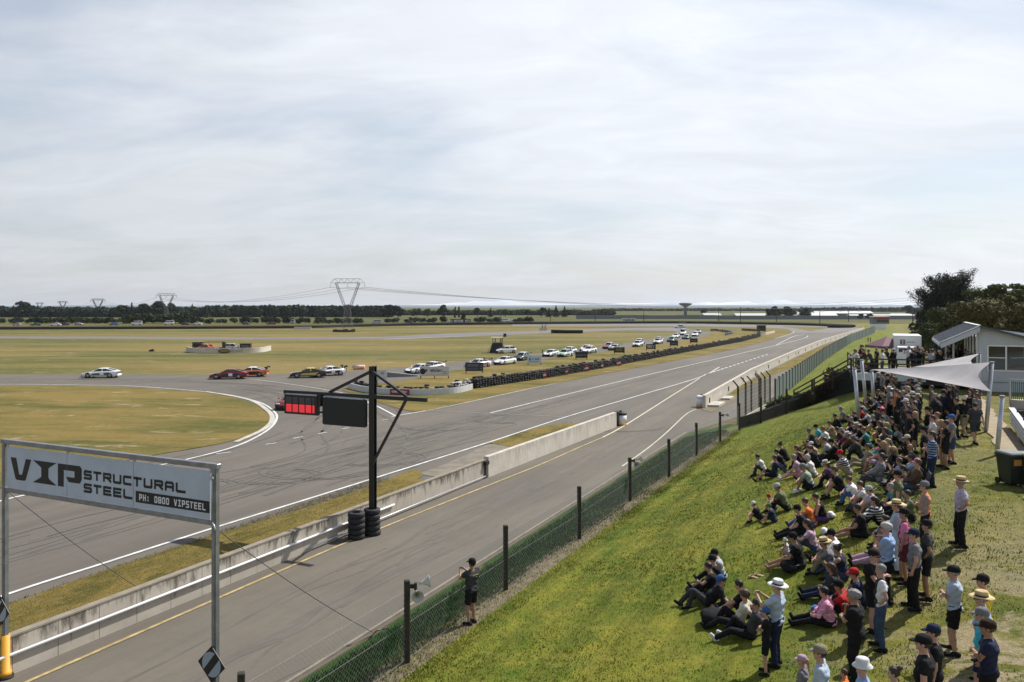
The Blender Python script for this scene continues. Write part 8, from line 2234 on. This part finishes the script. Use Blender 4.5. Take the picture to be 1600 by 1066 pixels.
p_(1329, 703, 'knees', 70, ('long', 'maroon'), ('trousers', 'black'), 'long brown', s=1.0, label="brown haired person in maroon top left of the white brimmed hat")
p_(1354, 730, 'back', 80, ('tee', 'khaki'), ('trousers', 'khaki'), 'short brown', s=1.0, label="person all in khaki leaning back in the middle of the bank")
p_(1381, 714, 'bent', 64, ('long', 'pink'), ('trousers', 'turquoise'), 'short dark brown', s=.78, label="child in bright pink top and turquoise trousers")
p_(1395, 721, 'legs', 70, ('tank', 'tan'), ('shorts', 'tan'), 'tail blond', s=.98, label="blonde woman in bare shouldered tan top beside the pink child")
p_(1409, 697, 'knees', 66, ('tee', 'grey', 'print'), ('trousers', 'black'), 'long black', s=1.0, label="black haired woman in grey patterned top above the blonde woman")
p_(1423, 718, 'knees', 66, ('tee', 'black'), ('trousers', 'black'), 'short brown', ('cap', 'cream'), s=1.03, label="man in cream cap and black T-shirt right of the blonde woman")
p_(1426, 733, 'bent', 70, ('tee', 'black'), ('trousers', 'black'), 'bald', s=1.0, glasses=True, label="bald man with sunglasses in black just below the cream cap")
p_(1376, 742, 'chair', 64, ('tee', 'black'), ('shorts', 'mauve'), 'long blond', s=.97, label="blonde person in black with pale bare legs behind the grey jacket")
p_(1373, 771, 'chair', 62, ('jacket', 'grey'), ('trousers', 'dark grey'), 'short dark brown', s=1.05, label="man in grey jacket lounging in a dark camp chair")
p_(1412, 758, 'film', 60, ('tee', 'light blue'), ('trousers', 'black'), 'short brown', s=1.0, label="person in light blue T-shirt with both arms raised")
p_(1429, 752, 'knees', 64, ('tee', 'pale blue'), ('trousers', 'black'), 'short black', s=1.0, label="person in pale blue and pink top beside raised arms")
p_(1439, 760, 'knees', 66, ('jacket', 'black'), ('trousers', 'black'), 'short black', ('cap', 'pink'), s=1.0, label="person in pink cap and black jacket in front of striped polo man")
p_(1429, 784, 'chair', 70, ('jacket', 'brown'), ('trousers', 'denim'), 'short brown', s=1.05, label="man in brown jacket sitting left of the orange shouldered man")
p_(1364, 985, 'crossed', 215, ('tee', 'black'), ('shorts', 'black'), 'short black', ('capback', 'black'), s=1.0, glasses=True, bulk=1.08, label="man in black with sunglasses, arms folded, facing away from the track")
p_(1377, 1014, 'hips', 70, ('vest', 'black', 'panel'), ('trousers', 'denim'), 'short grey', s=1.0, label="man in black and white jersey and blue jeans, hands on hips")
p_(1388, 941, 'chin', 60, ('polo', 'light blue'), ('trousers', 'black'), 'short white', s=1.05, bulk=1.2, glasses=True, label="large white haired man in light blue shirt standing")
p_(1414, 912, 'pockets', 62, ('vest', 'maroon', 'panel'), ('shorts', 'maroon'), 'short dark brown', ('cap', 'black'), s=1.02, label="woman in maroon and pink jersey and black cap")
p_(1402, 893, 'crossed', 64, ('long', 'pale blue'), ('trousers', 'pale blue'), 'short brown', ('straw', 'straw'), s=1.0, label="person in large straw sun hat and pale blue robe")
p_(1430, 952, 'pockets', 68, ('tee', 'grey'), ('trousers', 'black'), 'short dark brown', ('cap', 'navy'), s=1.02, label="man in navy cap and grey T-shirt looking down, black trousers")
p_(1449, 936, 'hips', 60, ('polo', 'dark grey'), ('shorts', 'black'), 'short dark brown', ('cap', 'black'), s=1.03, label="man in black cap, dark grey shirt and black shorts, hand on hip")
p_(1446, 862, 'crossed', 62, ('vest', 'orange', 'panel'), ('trousers', 'black'), 'short dark brown', ('cap', 'grey'), s=1.03, label="man in grey cap and orange and grey top standing")
p_(1502, 854, 'hips', 70, ('polo', 'lavender'), ('trousers', 'black'), 'short grey', ('brim', 'straw'), s=1.03, bulk=1.1, label="older man in straw hat and lavender shirt standing alone, hands on hips")
p_(1492, 1021, 'crossed', 62, ('polo', 'pale blue'), ('shorts', 'black'), 'short grey', ('cap', 'black'), s=1.0, bulk=1.12, label="man in black cap, pale blue polo and black shorts, arms folded")
p_(1538, 1042, 'stand', 66, ('tee', 'yellow'), ('trousers', 'black'), 'short dark brown', ('cap', 'black'), s=1.02, label="man in black cap and bright yellow top beside the folded arm man")
p_(1536, 1072, 'stand', 60, ('tee', 'light blue'), ('shorts', 'navy'), 'short grey', ('wide', 'straw'), s=1.0, bulk=1.12, glasses=True, label="man in wide straw hat and light blue T-shirt near the right edge")
p_(1537, 1105, 'pockets', 66, ('tee', 'turquoise'), ('shorts', 'navy'), 'short grey', ('cap', 'grey'), s=1.0, label="man in grey cap and turquoise T-shirt behind the dark cap")
p_(1546, 1135, 'crossed', 62, ('tee', 'navy'), ('shorts', 'black'), 'short brown', ('cap', 'dark brown'), s=1.03, bulk=1.1, label="man in dark brown cap and navy T-shirt at the bottom right")
p_(1461, 1142, 'stand', 64, ('tee', 'black'), ('trousers', 'black'), 'short dark brown', ('cap', 'navy'), s=1.02, label="man in navy cap and black T-shirt at the bottom edge")
p_(1446, 1168, 'stand', 60, ('tee', 'black'), ('trousers', 'black'), 'short dark brown', ('cap', 'black'), s=1.04, bulk=1.15, label="man in black cap and black T-shirt with white sleeve stripes, bottom edge")
p_(1399, 1190, 'stand', 60, ('tee', 'dark brown'), ('trousers', 'black'), 'bun dark brown', s=.86, label="dark haired person with a topknot at the bottom edge")
p_(1457, 761, 'crossed', 66, ('polo', 'navy', 'blue stripes'), ('trousers', 'navy'), 'short dark brown', s=1.04, bulk=1.15, label="big man in blue striped polo and navy trousers")
p_(1445, 747, 'stand', 66, ('tee', 'black'), ('trousers', 'black'), 'short black', ('cap', 'black'), s=1.0, label="person in black cap and black T-shirt left of the striped polo")
p_(1472, 730, 'stand', 62, ('tank', 'black'), ('short', 'black'), 'long blond', s=.98, label="blonde woman in black sleeveless dress behind the striped polo")
p_(1479, 733, 'crossed', 64, ('tee', 'black'), ('shorts', 'black'), 'short dark brown', s=1.0, label="dark haired person in black between blonde woman and blue cap")
p_(1488, 725, 'pockets', 66, ('tee', 'grey'), ('shorts', 'denim'), 'short brown', ('cap', 'blue'), s=1.03, bulk=1.1, label="man in blue and white cap, grey T-shirt and denim shorts")
p_(1466, 716, 'chin', 60, ('tee', 'tan'), ('shorts', 'brown'), 'short ginger', s=1.0, label="ginger haired man in tan T-shirt behind the blonde woman")
p_(1458, 722, 'crossed', 70, ('tee', 'white'), ('trousers', 'black'), 'short dark brown', s=1.0, label="person in white T-shirt left of the ginger haired man")
p_(1450, 706, 'hips', 70, ('tee', 'black'), ('trousers', 'denim'), 'short black', ('cap', 'black'), s=1.02, label="man in black cap and T-shirt with jeans at the right of the crowd")
p_(1507, 684, 'walk', 5, ('tee', 'black'), ('shorts', 'khaki'), 'short black', ('cap', 'white'), s=1.03, label="man walking away in black T-shirt and khaki shorts")
p_(1524, 695, 'walk', -5, ('tee', 'dark grey'), ('shorts', 'dark grey'), 'short black', s=1.02, label="man walking away in dark grey T-shirt and shorts by the barrier")
p_(1456, 656, 'pockets', 60, ('tee', 'grey'), ('shorts', 'dark grey'), 'short brown', s=1.0, label="brown haired man in grey T-shirt on the sunlit grass behind the crowd")
p_(1475, 668, 'stand', 90, ('jacket', 'navy'), ('trousers', 'black'), 'short black', ('cap', 'navy'), s=1.0, label="person in navy cap and jacket under the right part of the sail")
p_(1489, 672, 'stand', 20, ('jacket', 'black'), ('trousers', 'black'), 'long black', s=1.0, label="long black haired person in black jacket under the sail edge")
p_(1466, 680, 'stand', 40, ('jacket', 'black'), ('trousers', 'dark grey'), 'short dark brown', s=1.0, label="dark haired person in black jacket left of the navy jacket")
p_(1495, 684, 'pockets', 70, ('tee', 'black'), ('trousers', 'black'), 'short black', s=1.0, label="person in black beside the man walking in khaki shorts")
p_(1514, 670, 'stand', 160, ('tee', 'black'), ('shorts', 'black'), 'short black', s=1.0, label="dark figure standing by the barrier end")
p_(1527, 673, 'stand', 100, ('tee', 'grey', 'check'), ('shorts', 'navy'), 'short brown', s=1.0, label="person in grey checked shirt beside the barrier end")
p_(1484, 650, 'stand', 70, ('tee', 'white'), ('shorts', 'black'), 'short grey', ('cap', 'white'), s=1.0, label="person in white cap just showing under the sail edge")
p_(0, 0, 'chair', 30, ('tee', 'black'), ('trousers', 'navy'), 'short brown', ('cap', 'red'), s=1.0, at=UV(37.0, 6.1, 3.6), label="person in red cap sitting behind the corrugated barrier")
p_(1390, 662, 'stand', 40, ('polo', 'grey'), ('trousers', 'black'), 'short grey', ('wide', 'white'), s=1.05, label="man in white hat and grey shirt standing among the dark crowd under the sail")
p_(1394, 645, 'phone', 60, ('tee', 'grey'), ('trousers', 'black'), 'short brown', s=1.02, label="man in grey T-shirt raising one hand right under the sail")
p_(1417, 652, 'pockets', 62, ('tee', 'white'), ('trousers', 'black'), 'short black', s=1.02, label="person in white T-shirt standing below the sail edge")
p_(1401, 664, 'crossed', 60, ('tee', 'orange'), ('trousers', 'black'), 'short brown', s=1.0, label="person in orange T-shirt in the dark crowd under the sail")
p_(1383, 655, 'bent', 60, ('tee', 'pink'), ('trousers', 'black'), 'short black', s=1.05, label="person in deep pink T-shirt in the dark crowd under the sail")
p_(1354, 662, 'bent', 60, ('tee', 'red'), ('trousers', 'black'), 'short black', s=1.02, label="person in red T-shirt right behind the leaning poles")
p_(1323, 660, 'legs', 75, ('tee', 'grey'), ('trousers', 'black'), 'short brown', ('brim', 'light grey'), s=1.0, label="person in light grey hat, farthest left of the shaded crowd")
p_(1314, 672, 'legs', 75, ('jacket', 'black'), ('trousers', 'black'), 'short dark brown', s=1.0, label="person in black jacket with long black legs toward the fence")
p_(1306, 684, 'bent', 72, ('tee', 'tan'), ('shorts', 'tan'), 'short brown', s=.98, label="person in tan top with bare arms left of the leaning pole")
tops = [('tee', 'black')] * 14 + [('jacket', 'black')] * 8 + [('tee', 'dark grey')] * 5 + [('tee', 'navy')] * 4 + [('jacket', 'dark brown')] * 3 + [('tee', 'grey'), ('tee', 'white'), ('tee', 'red'), ('tee', 'maroon'), ('long', 'brown'), ('tee', 'light grey'), ('tank', 'black'), ('tee', 'blue'), ('tee', 'olive'), ('tee', 'dark red'), ('long', 'purple'), ('tee', 'teal'), ('polo', 'pale blue')]
bots = [('trousers', 'black')] * 5 + [('shorts', 'black')] * 3 + [('trousers', 'denim'), ('shorts', 'dark grey'), ('shorts', 'khaki'), ('trousers', 'dark grey')]
hairs = ['short black', 'short dark brown', 'short brown', 'long brown', 'short grey', 'long dark brown', 'short black', 'tail brown', 'long blond', 'short ginger']
hats = [None] * 13 + [('cap', 'black'), ('cap', 'grey'), ('cap', 'navy'), ('brim', 'cream'), ('cap', 'white'), ('cap', 'dark red'), ('bucket', 'khaki')]
placed = [(q[3], q[4]) for q in people]
def free(x, y, r=.55):
    P = ground(x, y)
    return all((P.x - o[0].location.x) ** 2 + (P.y - o[0].location.y) ** 2 > r * r for o in people), P
cr = random.Random(41)
def fill(n, xr, yr, poses, where, tops=tops, r=.55, quad=None, headr=(58, 78), grp='spectators on the grass bank'):
    k = 0; tries = 0
    while k < n and tries < n * 60:
        tries += 1; x = cr.uniform(*xr); y = cr.uniform(*yr)
        if quad and not quad(x, y): continue
        ok, P = free(x, y, r)
        if not ok: continue
        person(x, y, cr.choice(poses), cr.uniform(*headr), cr.choice(tops), cr.choice(bots), cr.choice(hairs), cr.choice(hats), s=cr.uniform(.94, 1.06), where=where, group=grp); k += 1
SIT = ['knees', 'bent', 'cross', 'legs', 'knees', 'back', 'bent']
STD = ['stand', 'crossed', 'hips', 'pockets', 'chin', 'pockets']
fill(27, (1312, 1400), (632, 706), SIT, 'in the sail shade', quad=lambda x, y: x > 1312 + (706 - y) * .62, r=.62)
fill(30, (1392, 1438), (636, 712), STD, 'under the sail', quad=lambda x, y: x > 1388 + (y - 636) * .42, r=.5, tops=tops[:34])
fill(9, (1372, 1400), (618, 634), STD, 'below the platform', r=.5, tops=tops[:36])
fill(3, (1258, 1330), (690, 735), SIT, 'at the crowd front', quad=lambda x, y: x > 1258 + (735 - y) * .35, r=.75)
fill(4, (1385, 1436), (720, 800), SIT, 'on the upper bank', r=.6)
fill(7, (1395, 1425), (792, 860), ['knees', 'stand', 'bent', 'crossed'], 'among standing men', r=.75)
fill(10, (1462, 1530), (640, 672), STD, 'by the sail edge', r=.6, tops=tops[:34])
def deck(dx, dy, pose, hd, *a, **k):
    return person(0, 0, pose, hd, *a, at=(PLR @ Vector((dx, dy, DK + .01)))[:], where='on the platform', group='spectators on the viewing platform', **k)
deck(-2.55, .6, 'rail', 75, ('long', 'white'), ('shorts', 'navy'), 'short black', s=.98, label="person in white top leaning over the left platform rail")
deck(-2.5, 1.6, 'rail', 80, ('tee', 'maroon'), ('shorts', 'black'), 'long brown', s=.98, label="person in maroon top leaning over the left platform rail")
deck(-1.7, .4, 'rail', 60, ('jacket', 'dark grey'), ('trousers', 'black'), 'short brown', ('cap', 'grey'), s=1.0, label="person in grey cap leaning forward, second along the platform")
deck(-1.0, -.1, 'stand', 50, ('long', 'white'), ('trousers', 'denim'), 'short black', s=1.0, label="tall person in white top at the front left of the platform")
deck(2.1, -.2, 'crossed', 30, ('polo', 'light grey'), ('shorts', 'black'), 'short dark brown', s=1.05, bulk=1.2, label="broad person in light grey shirt at the middle of the platform rail")
deck(1.1, 3.4, 'phone', 40, ('tee', 'white'), ('trousers', 'black'), 'short blond', s=1.06, label="tall fair person in white raised above the platform crowd")
deck(4.3, -.2, 'hips', 20, ('jacket', 'grey'), ('trousers', 'dark grey'), 'short black', ('cap', 'light grey'), s=1.05, bulk=1.15, label="person in grey jacket and light cap at the platform rail")
deck(6.3, .3, 'stand', 10, ('tee', 'red'), ('trousers', 'black'), 'short brown', s=1.02, label="person in red T-shirt near the truck end of the platform")
k = 0
while k < 34:
    dx = cr.uniform(-2.2, 8.6); dy = cr.uniform(-.3, 6.4)
    Pq = PLR @ Vector((dx, dy, 0))
    if all((Pq.x - q[0].location.x) ** 2 + (Pq.y - q[0].location.y) ** 2 > .42 ** 2 for q in people):
        deck(dx, dy, cr.choice(STD + ['rail']), cr.uniform(20, 80), cr.choice(tops), cr.choice(bots), cr.choice(hairs), cr.choice(hats), s=cr.uniform(.94, 1.06)); k += 1
for dx, c in ((7.2, 'white'), (7.9, 'pink'), (8.6, 'cream')):
    deck(dx, -.2, 'rail', 5, ('tee', c), ('shorts', 'navy'), 'short brown', s=.98, label="person in %s T-shirt seated low at the truck end of the platform rail" % c)
def far(x, D, pose, hd, shirt, legs, label, s=1.0, hair='short brown', hat=None, z=None):
    X = (x - 800) / FPX * D
    person(0, 0, pose, hd, shirt, legs, hair, hat, s=s, at=(X, D, TXY(X, D) if z is None else z), label=label, group='people beyond the viewing platform')
far(1456, 70, 'stand', 60, ('tee', 'dark red'), ('trousers', 'black'), "person in dark red standing alone between truck and parked cars", hat=('cap', 'black'))
far(1443, 88, 'stand', 40, ('tee', 'black'), ('trousers', 'black'), "dark figure standing right of the box truck")
k = 0
for i in range(26):
    D = 96 + i * 4.6 + cr.uniform(-1, 1); X = (1443 - 800) / FPX * D + cr.uniform(-1.2, 1.2)
    person(0, 0, cr.choice(STD), cr.uniform(50, 90), cr.choice(tops), cr.choice(bots), cr.choice(hairs), cr.choice(hats), s=cr.uniform(.94, 1.05), at=(X, D, TXY(X, D)), where='beyond the truck', group='people beyond the viewing platform')
for i, (x, y) in enumerate(((1356.5, 537), (1360, 537.5))):
    p = G(x, y); person(0, 0, 'stand', 60, ('tee', 'black'), ('trousers', 'black'), 'short black', at=(p.x, p.y, 0), label="%s of two dark figures at the tall fence" % ("left", "right")[i], group='people beyond the viewing platform')
for i, (x, y, c) in enumerate(((848, 516.0, 'black'), (852, 516.0, 'black'), (324, 547.5, 'orange'), (780, 553, 'dark red'))):
    p = G(x, y - 1.2); person(0, 0, 'stand', 120, ('tee', c), ('trousers', 'black'), 'short black', at=(p.x, p.y + 1.0, 0 if i != 3 else 0), label=["left marshal in black at the tiny white post", "right marshal in black at the tiny white post", "marshal in orange behind the white barrier", "marshal in dark red at the lookout tower"][i], group='track marshals')
p = G(778, 551)
for i, dx in enumerate((-.55, .55)):
    person(0, 0, 'stand', 90, ('tee', ('navy', 'maroon')[i]), ('trousers', 'black'), 'short black', at=(p.x + dx, p.y, 1.55), s=.85, label="marshal in %s up on the lookout tower" % ('navy', 'maroon')[i], group='track marshals')
from collections import defaultdict
ORD = 'first second third fourth fifth sixth seventh eighth ninth tenth eleventh twelfth'.split()
byl = defaultdict(list)
for q in people:
    base = q[1]
    if q[2]: base = base.replace(' standing', '').replace(' in a chair', '') + ' ' + q[2]
    if len(base.split()) > (12 if q[2] else 16): base = ' '.join(base.split()[:12])
    byl[base].append(q)
for base, qs in byl.items():
    qs.sort(key=lambda q: q[3])
    for i, q in enumerate(qs):
        l = base if len(qs) == 1 else base + ', %s from the left' % ORD[min(i, 11)]
        w = l.split()
        if len(w) > 16: l = ' '.join(w[:16])
        q[0]['label'] = l
# ------------------------------------------------------------------ things lying on the lawn
def soft_bag(x, y, label, m, s=1.0, strap=True, rz=60, nm='backpack'):
    p = ground(x, y); e = empty(nm, p, R(rz), label, 'bag')
    mb = MB()
    mb.lathe([(.02, -.25), (.13, -.22), (.17, -.08), (.17, .08), (.13, .20), (.03, .25)], 12, c=(0, 0, .14 * s), mx=Matrix.Rotation(R(90), 3, 'Y') @ Matrix.Diagonal((.75 * s, 1.0 * s, 1.1 * s)))
    mb.build('bag_body', m, e)
    mb = MB(); mb.lathe([(.02, -.12), (.09, -.1), (.10, .08), (.03, .12)], 10, c=(.02, .13 * s, .15 * s), mx=Matrix.Rotation(R(90), 3, 'Y')); mb.build('front_pocket', m, e)
    if strap: mb = MB(); mb.tube([(-.2 * s, -.1, .2 * s), (-.1, -.22 * s, .24), (.1, -.22 * s, .2), (.2 * s, -.1, .16)], .016, 6); mb.build('strap', M_BLACK, e)
soft_bag(1112, 974, "black backpack lying in front of the curly haired boy", cloth('black'), 1.25)
soft_bag(1234, 894, "black bag with white marks beside the barefoot man", cloth('black'), 1.1)
soft_bag(1283, 966, "blue and grey bag beside the pink checked shirt", cloth('blue'), 1.0)
soft_bag(1301, 809, "crumpled white bag beside the black dress", cloth('white'), .5, False, nm='plastic_bag')
soft_bag(1291, 835, "small white and black bag on the grass behind the mauve T-shirt", cloth('white'), .5, False, nm='plastic_bag')
soft_bag(1336, 800, "dark grey bag on the grass left of a white T-shirt", cloth('dark grey'), .9)
soft_bag(1262, 766, "small black bag right of the sage T-shirt man", cloth('black'), .8)
soft_bag(1340, 1000, "black bag on the grass left of the grey haired man's feet", cloth('black'), .9)
soft_bag(1408, 742, "olive bag by the upper rows", cloth('olive'), .9)
soft_bag(1374, 655, "dark bag among the seated crowd in the shade", cloth('dark grey'), 1.1)
for x, y, lb in ((1177, 903, "left one of a pair of pale sandals on the grass"), (1186, 900, "right one of a pair of pale sandals on the grass")):
    p = ground(x, y); mb = MB(); mb.box((0, 0, .02), (.10, .26, .03), bev=.012); mb.tube([(-.05, .05, .03), (0, .06, .08), (.05, .05, .03)], .012, 6); o = mb.build("sandal", cloth('tan'), None, p, R(50)); prop(o, lb, 'sandal')
def camp_chair(P, rz, label):
    e = empty("camp_chair", P, rz, label, 'chair', 'camp chairs on the upper bank')
    mb = MB(); mb.add([(-.27, -.24, .42), (.27, -.24, .42), (.27, .26, .46), (-.27, .26, .46)], [(0, 1, 2, 3)]); mb.add([(-.27, -.24, .41), (.27, -.24, .41), (.27, .26, .45), (-.27, .26, .45)], [(3, 2, 1, 0)]); mb.build('seat', M_BLACKM, e)
    mb = MB(); mb.box((0, -.36, .68), (.54, .02, .50), mx=Matrix.Rotation(R(14), 3, 'X')); mb.build('backrest', M_BLACKM, e)
    for sx in (-1, 1):
        for sy in (-1, 1):
            mb = MB(); mb.tube([(sx * .30, sy * .27, 0), (-sx * .0 + sx * .27, sy * -.24, .44)], .011, 6); mb.build('leg', M_BLACK, e)
        mb = MB(); mb.tube([(sx * .29, -.28, .0), (sx * .29, -.30, .6), (sx * .29, -.44, .98)], .011, 6); mb.box((sx * .30, 0, .62), (.07, .5, .03)); mb.build('armrest', M_BLACK, e)
for (o, l, w, x, d) in list(people):
    if 'camp chair' in l or 'brown jacket sitting' in l or 'pale bare legs' in l:
        P = o.location.copy(); rz = o.matrix_world.to_euler().z
        camp_chair(P, rz, {'c': "dark folding camp chair under the man in the grey jacket", 'b': "dark folding camp chair under the man in the brown jacket", 'p': "dark folding camp chair under the blonde person with bare legs"}['c' if 'camp' in l else ('b' if 'brown jacket' in l else 'p')])
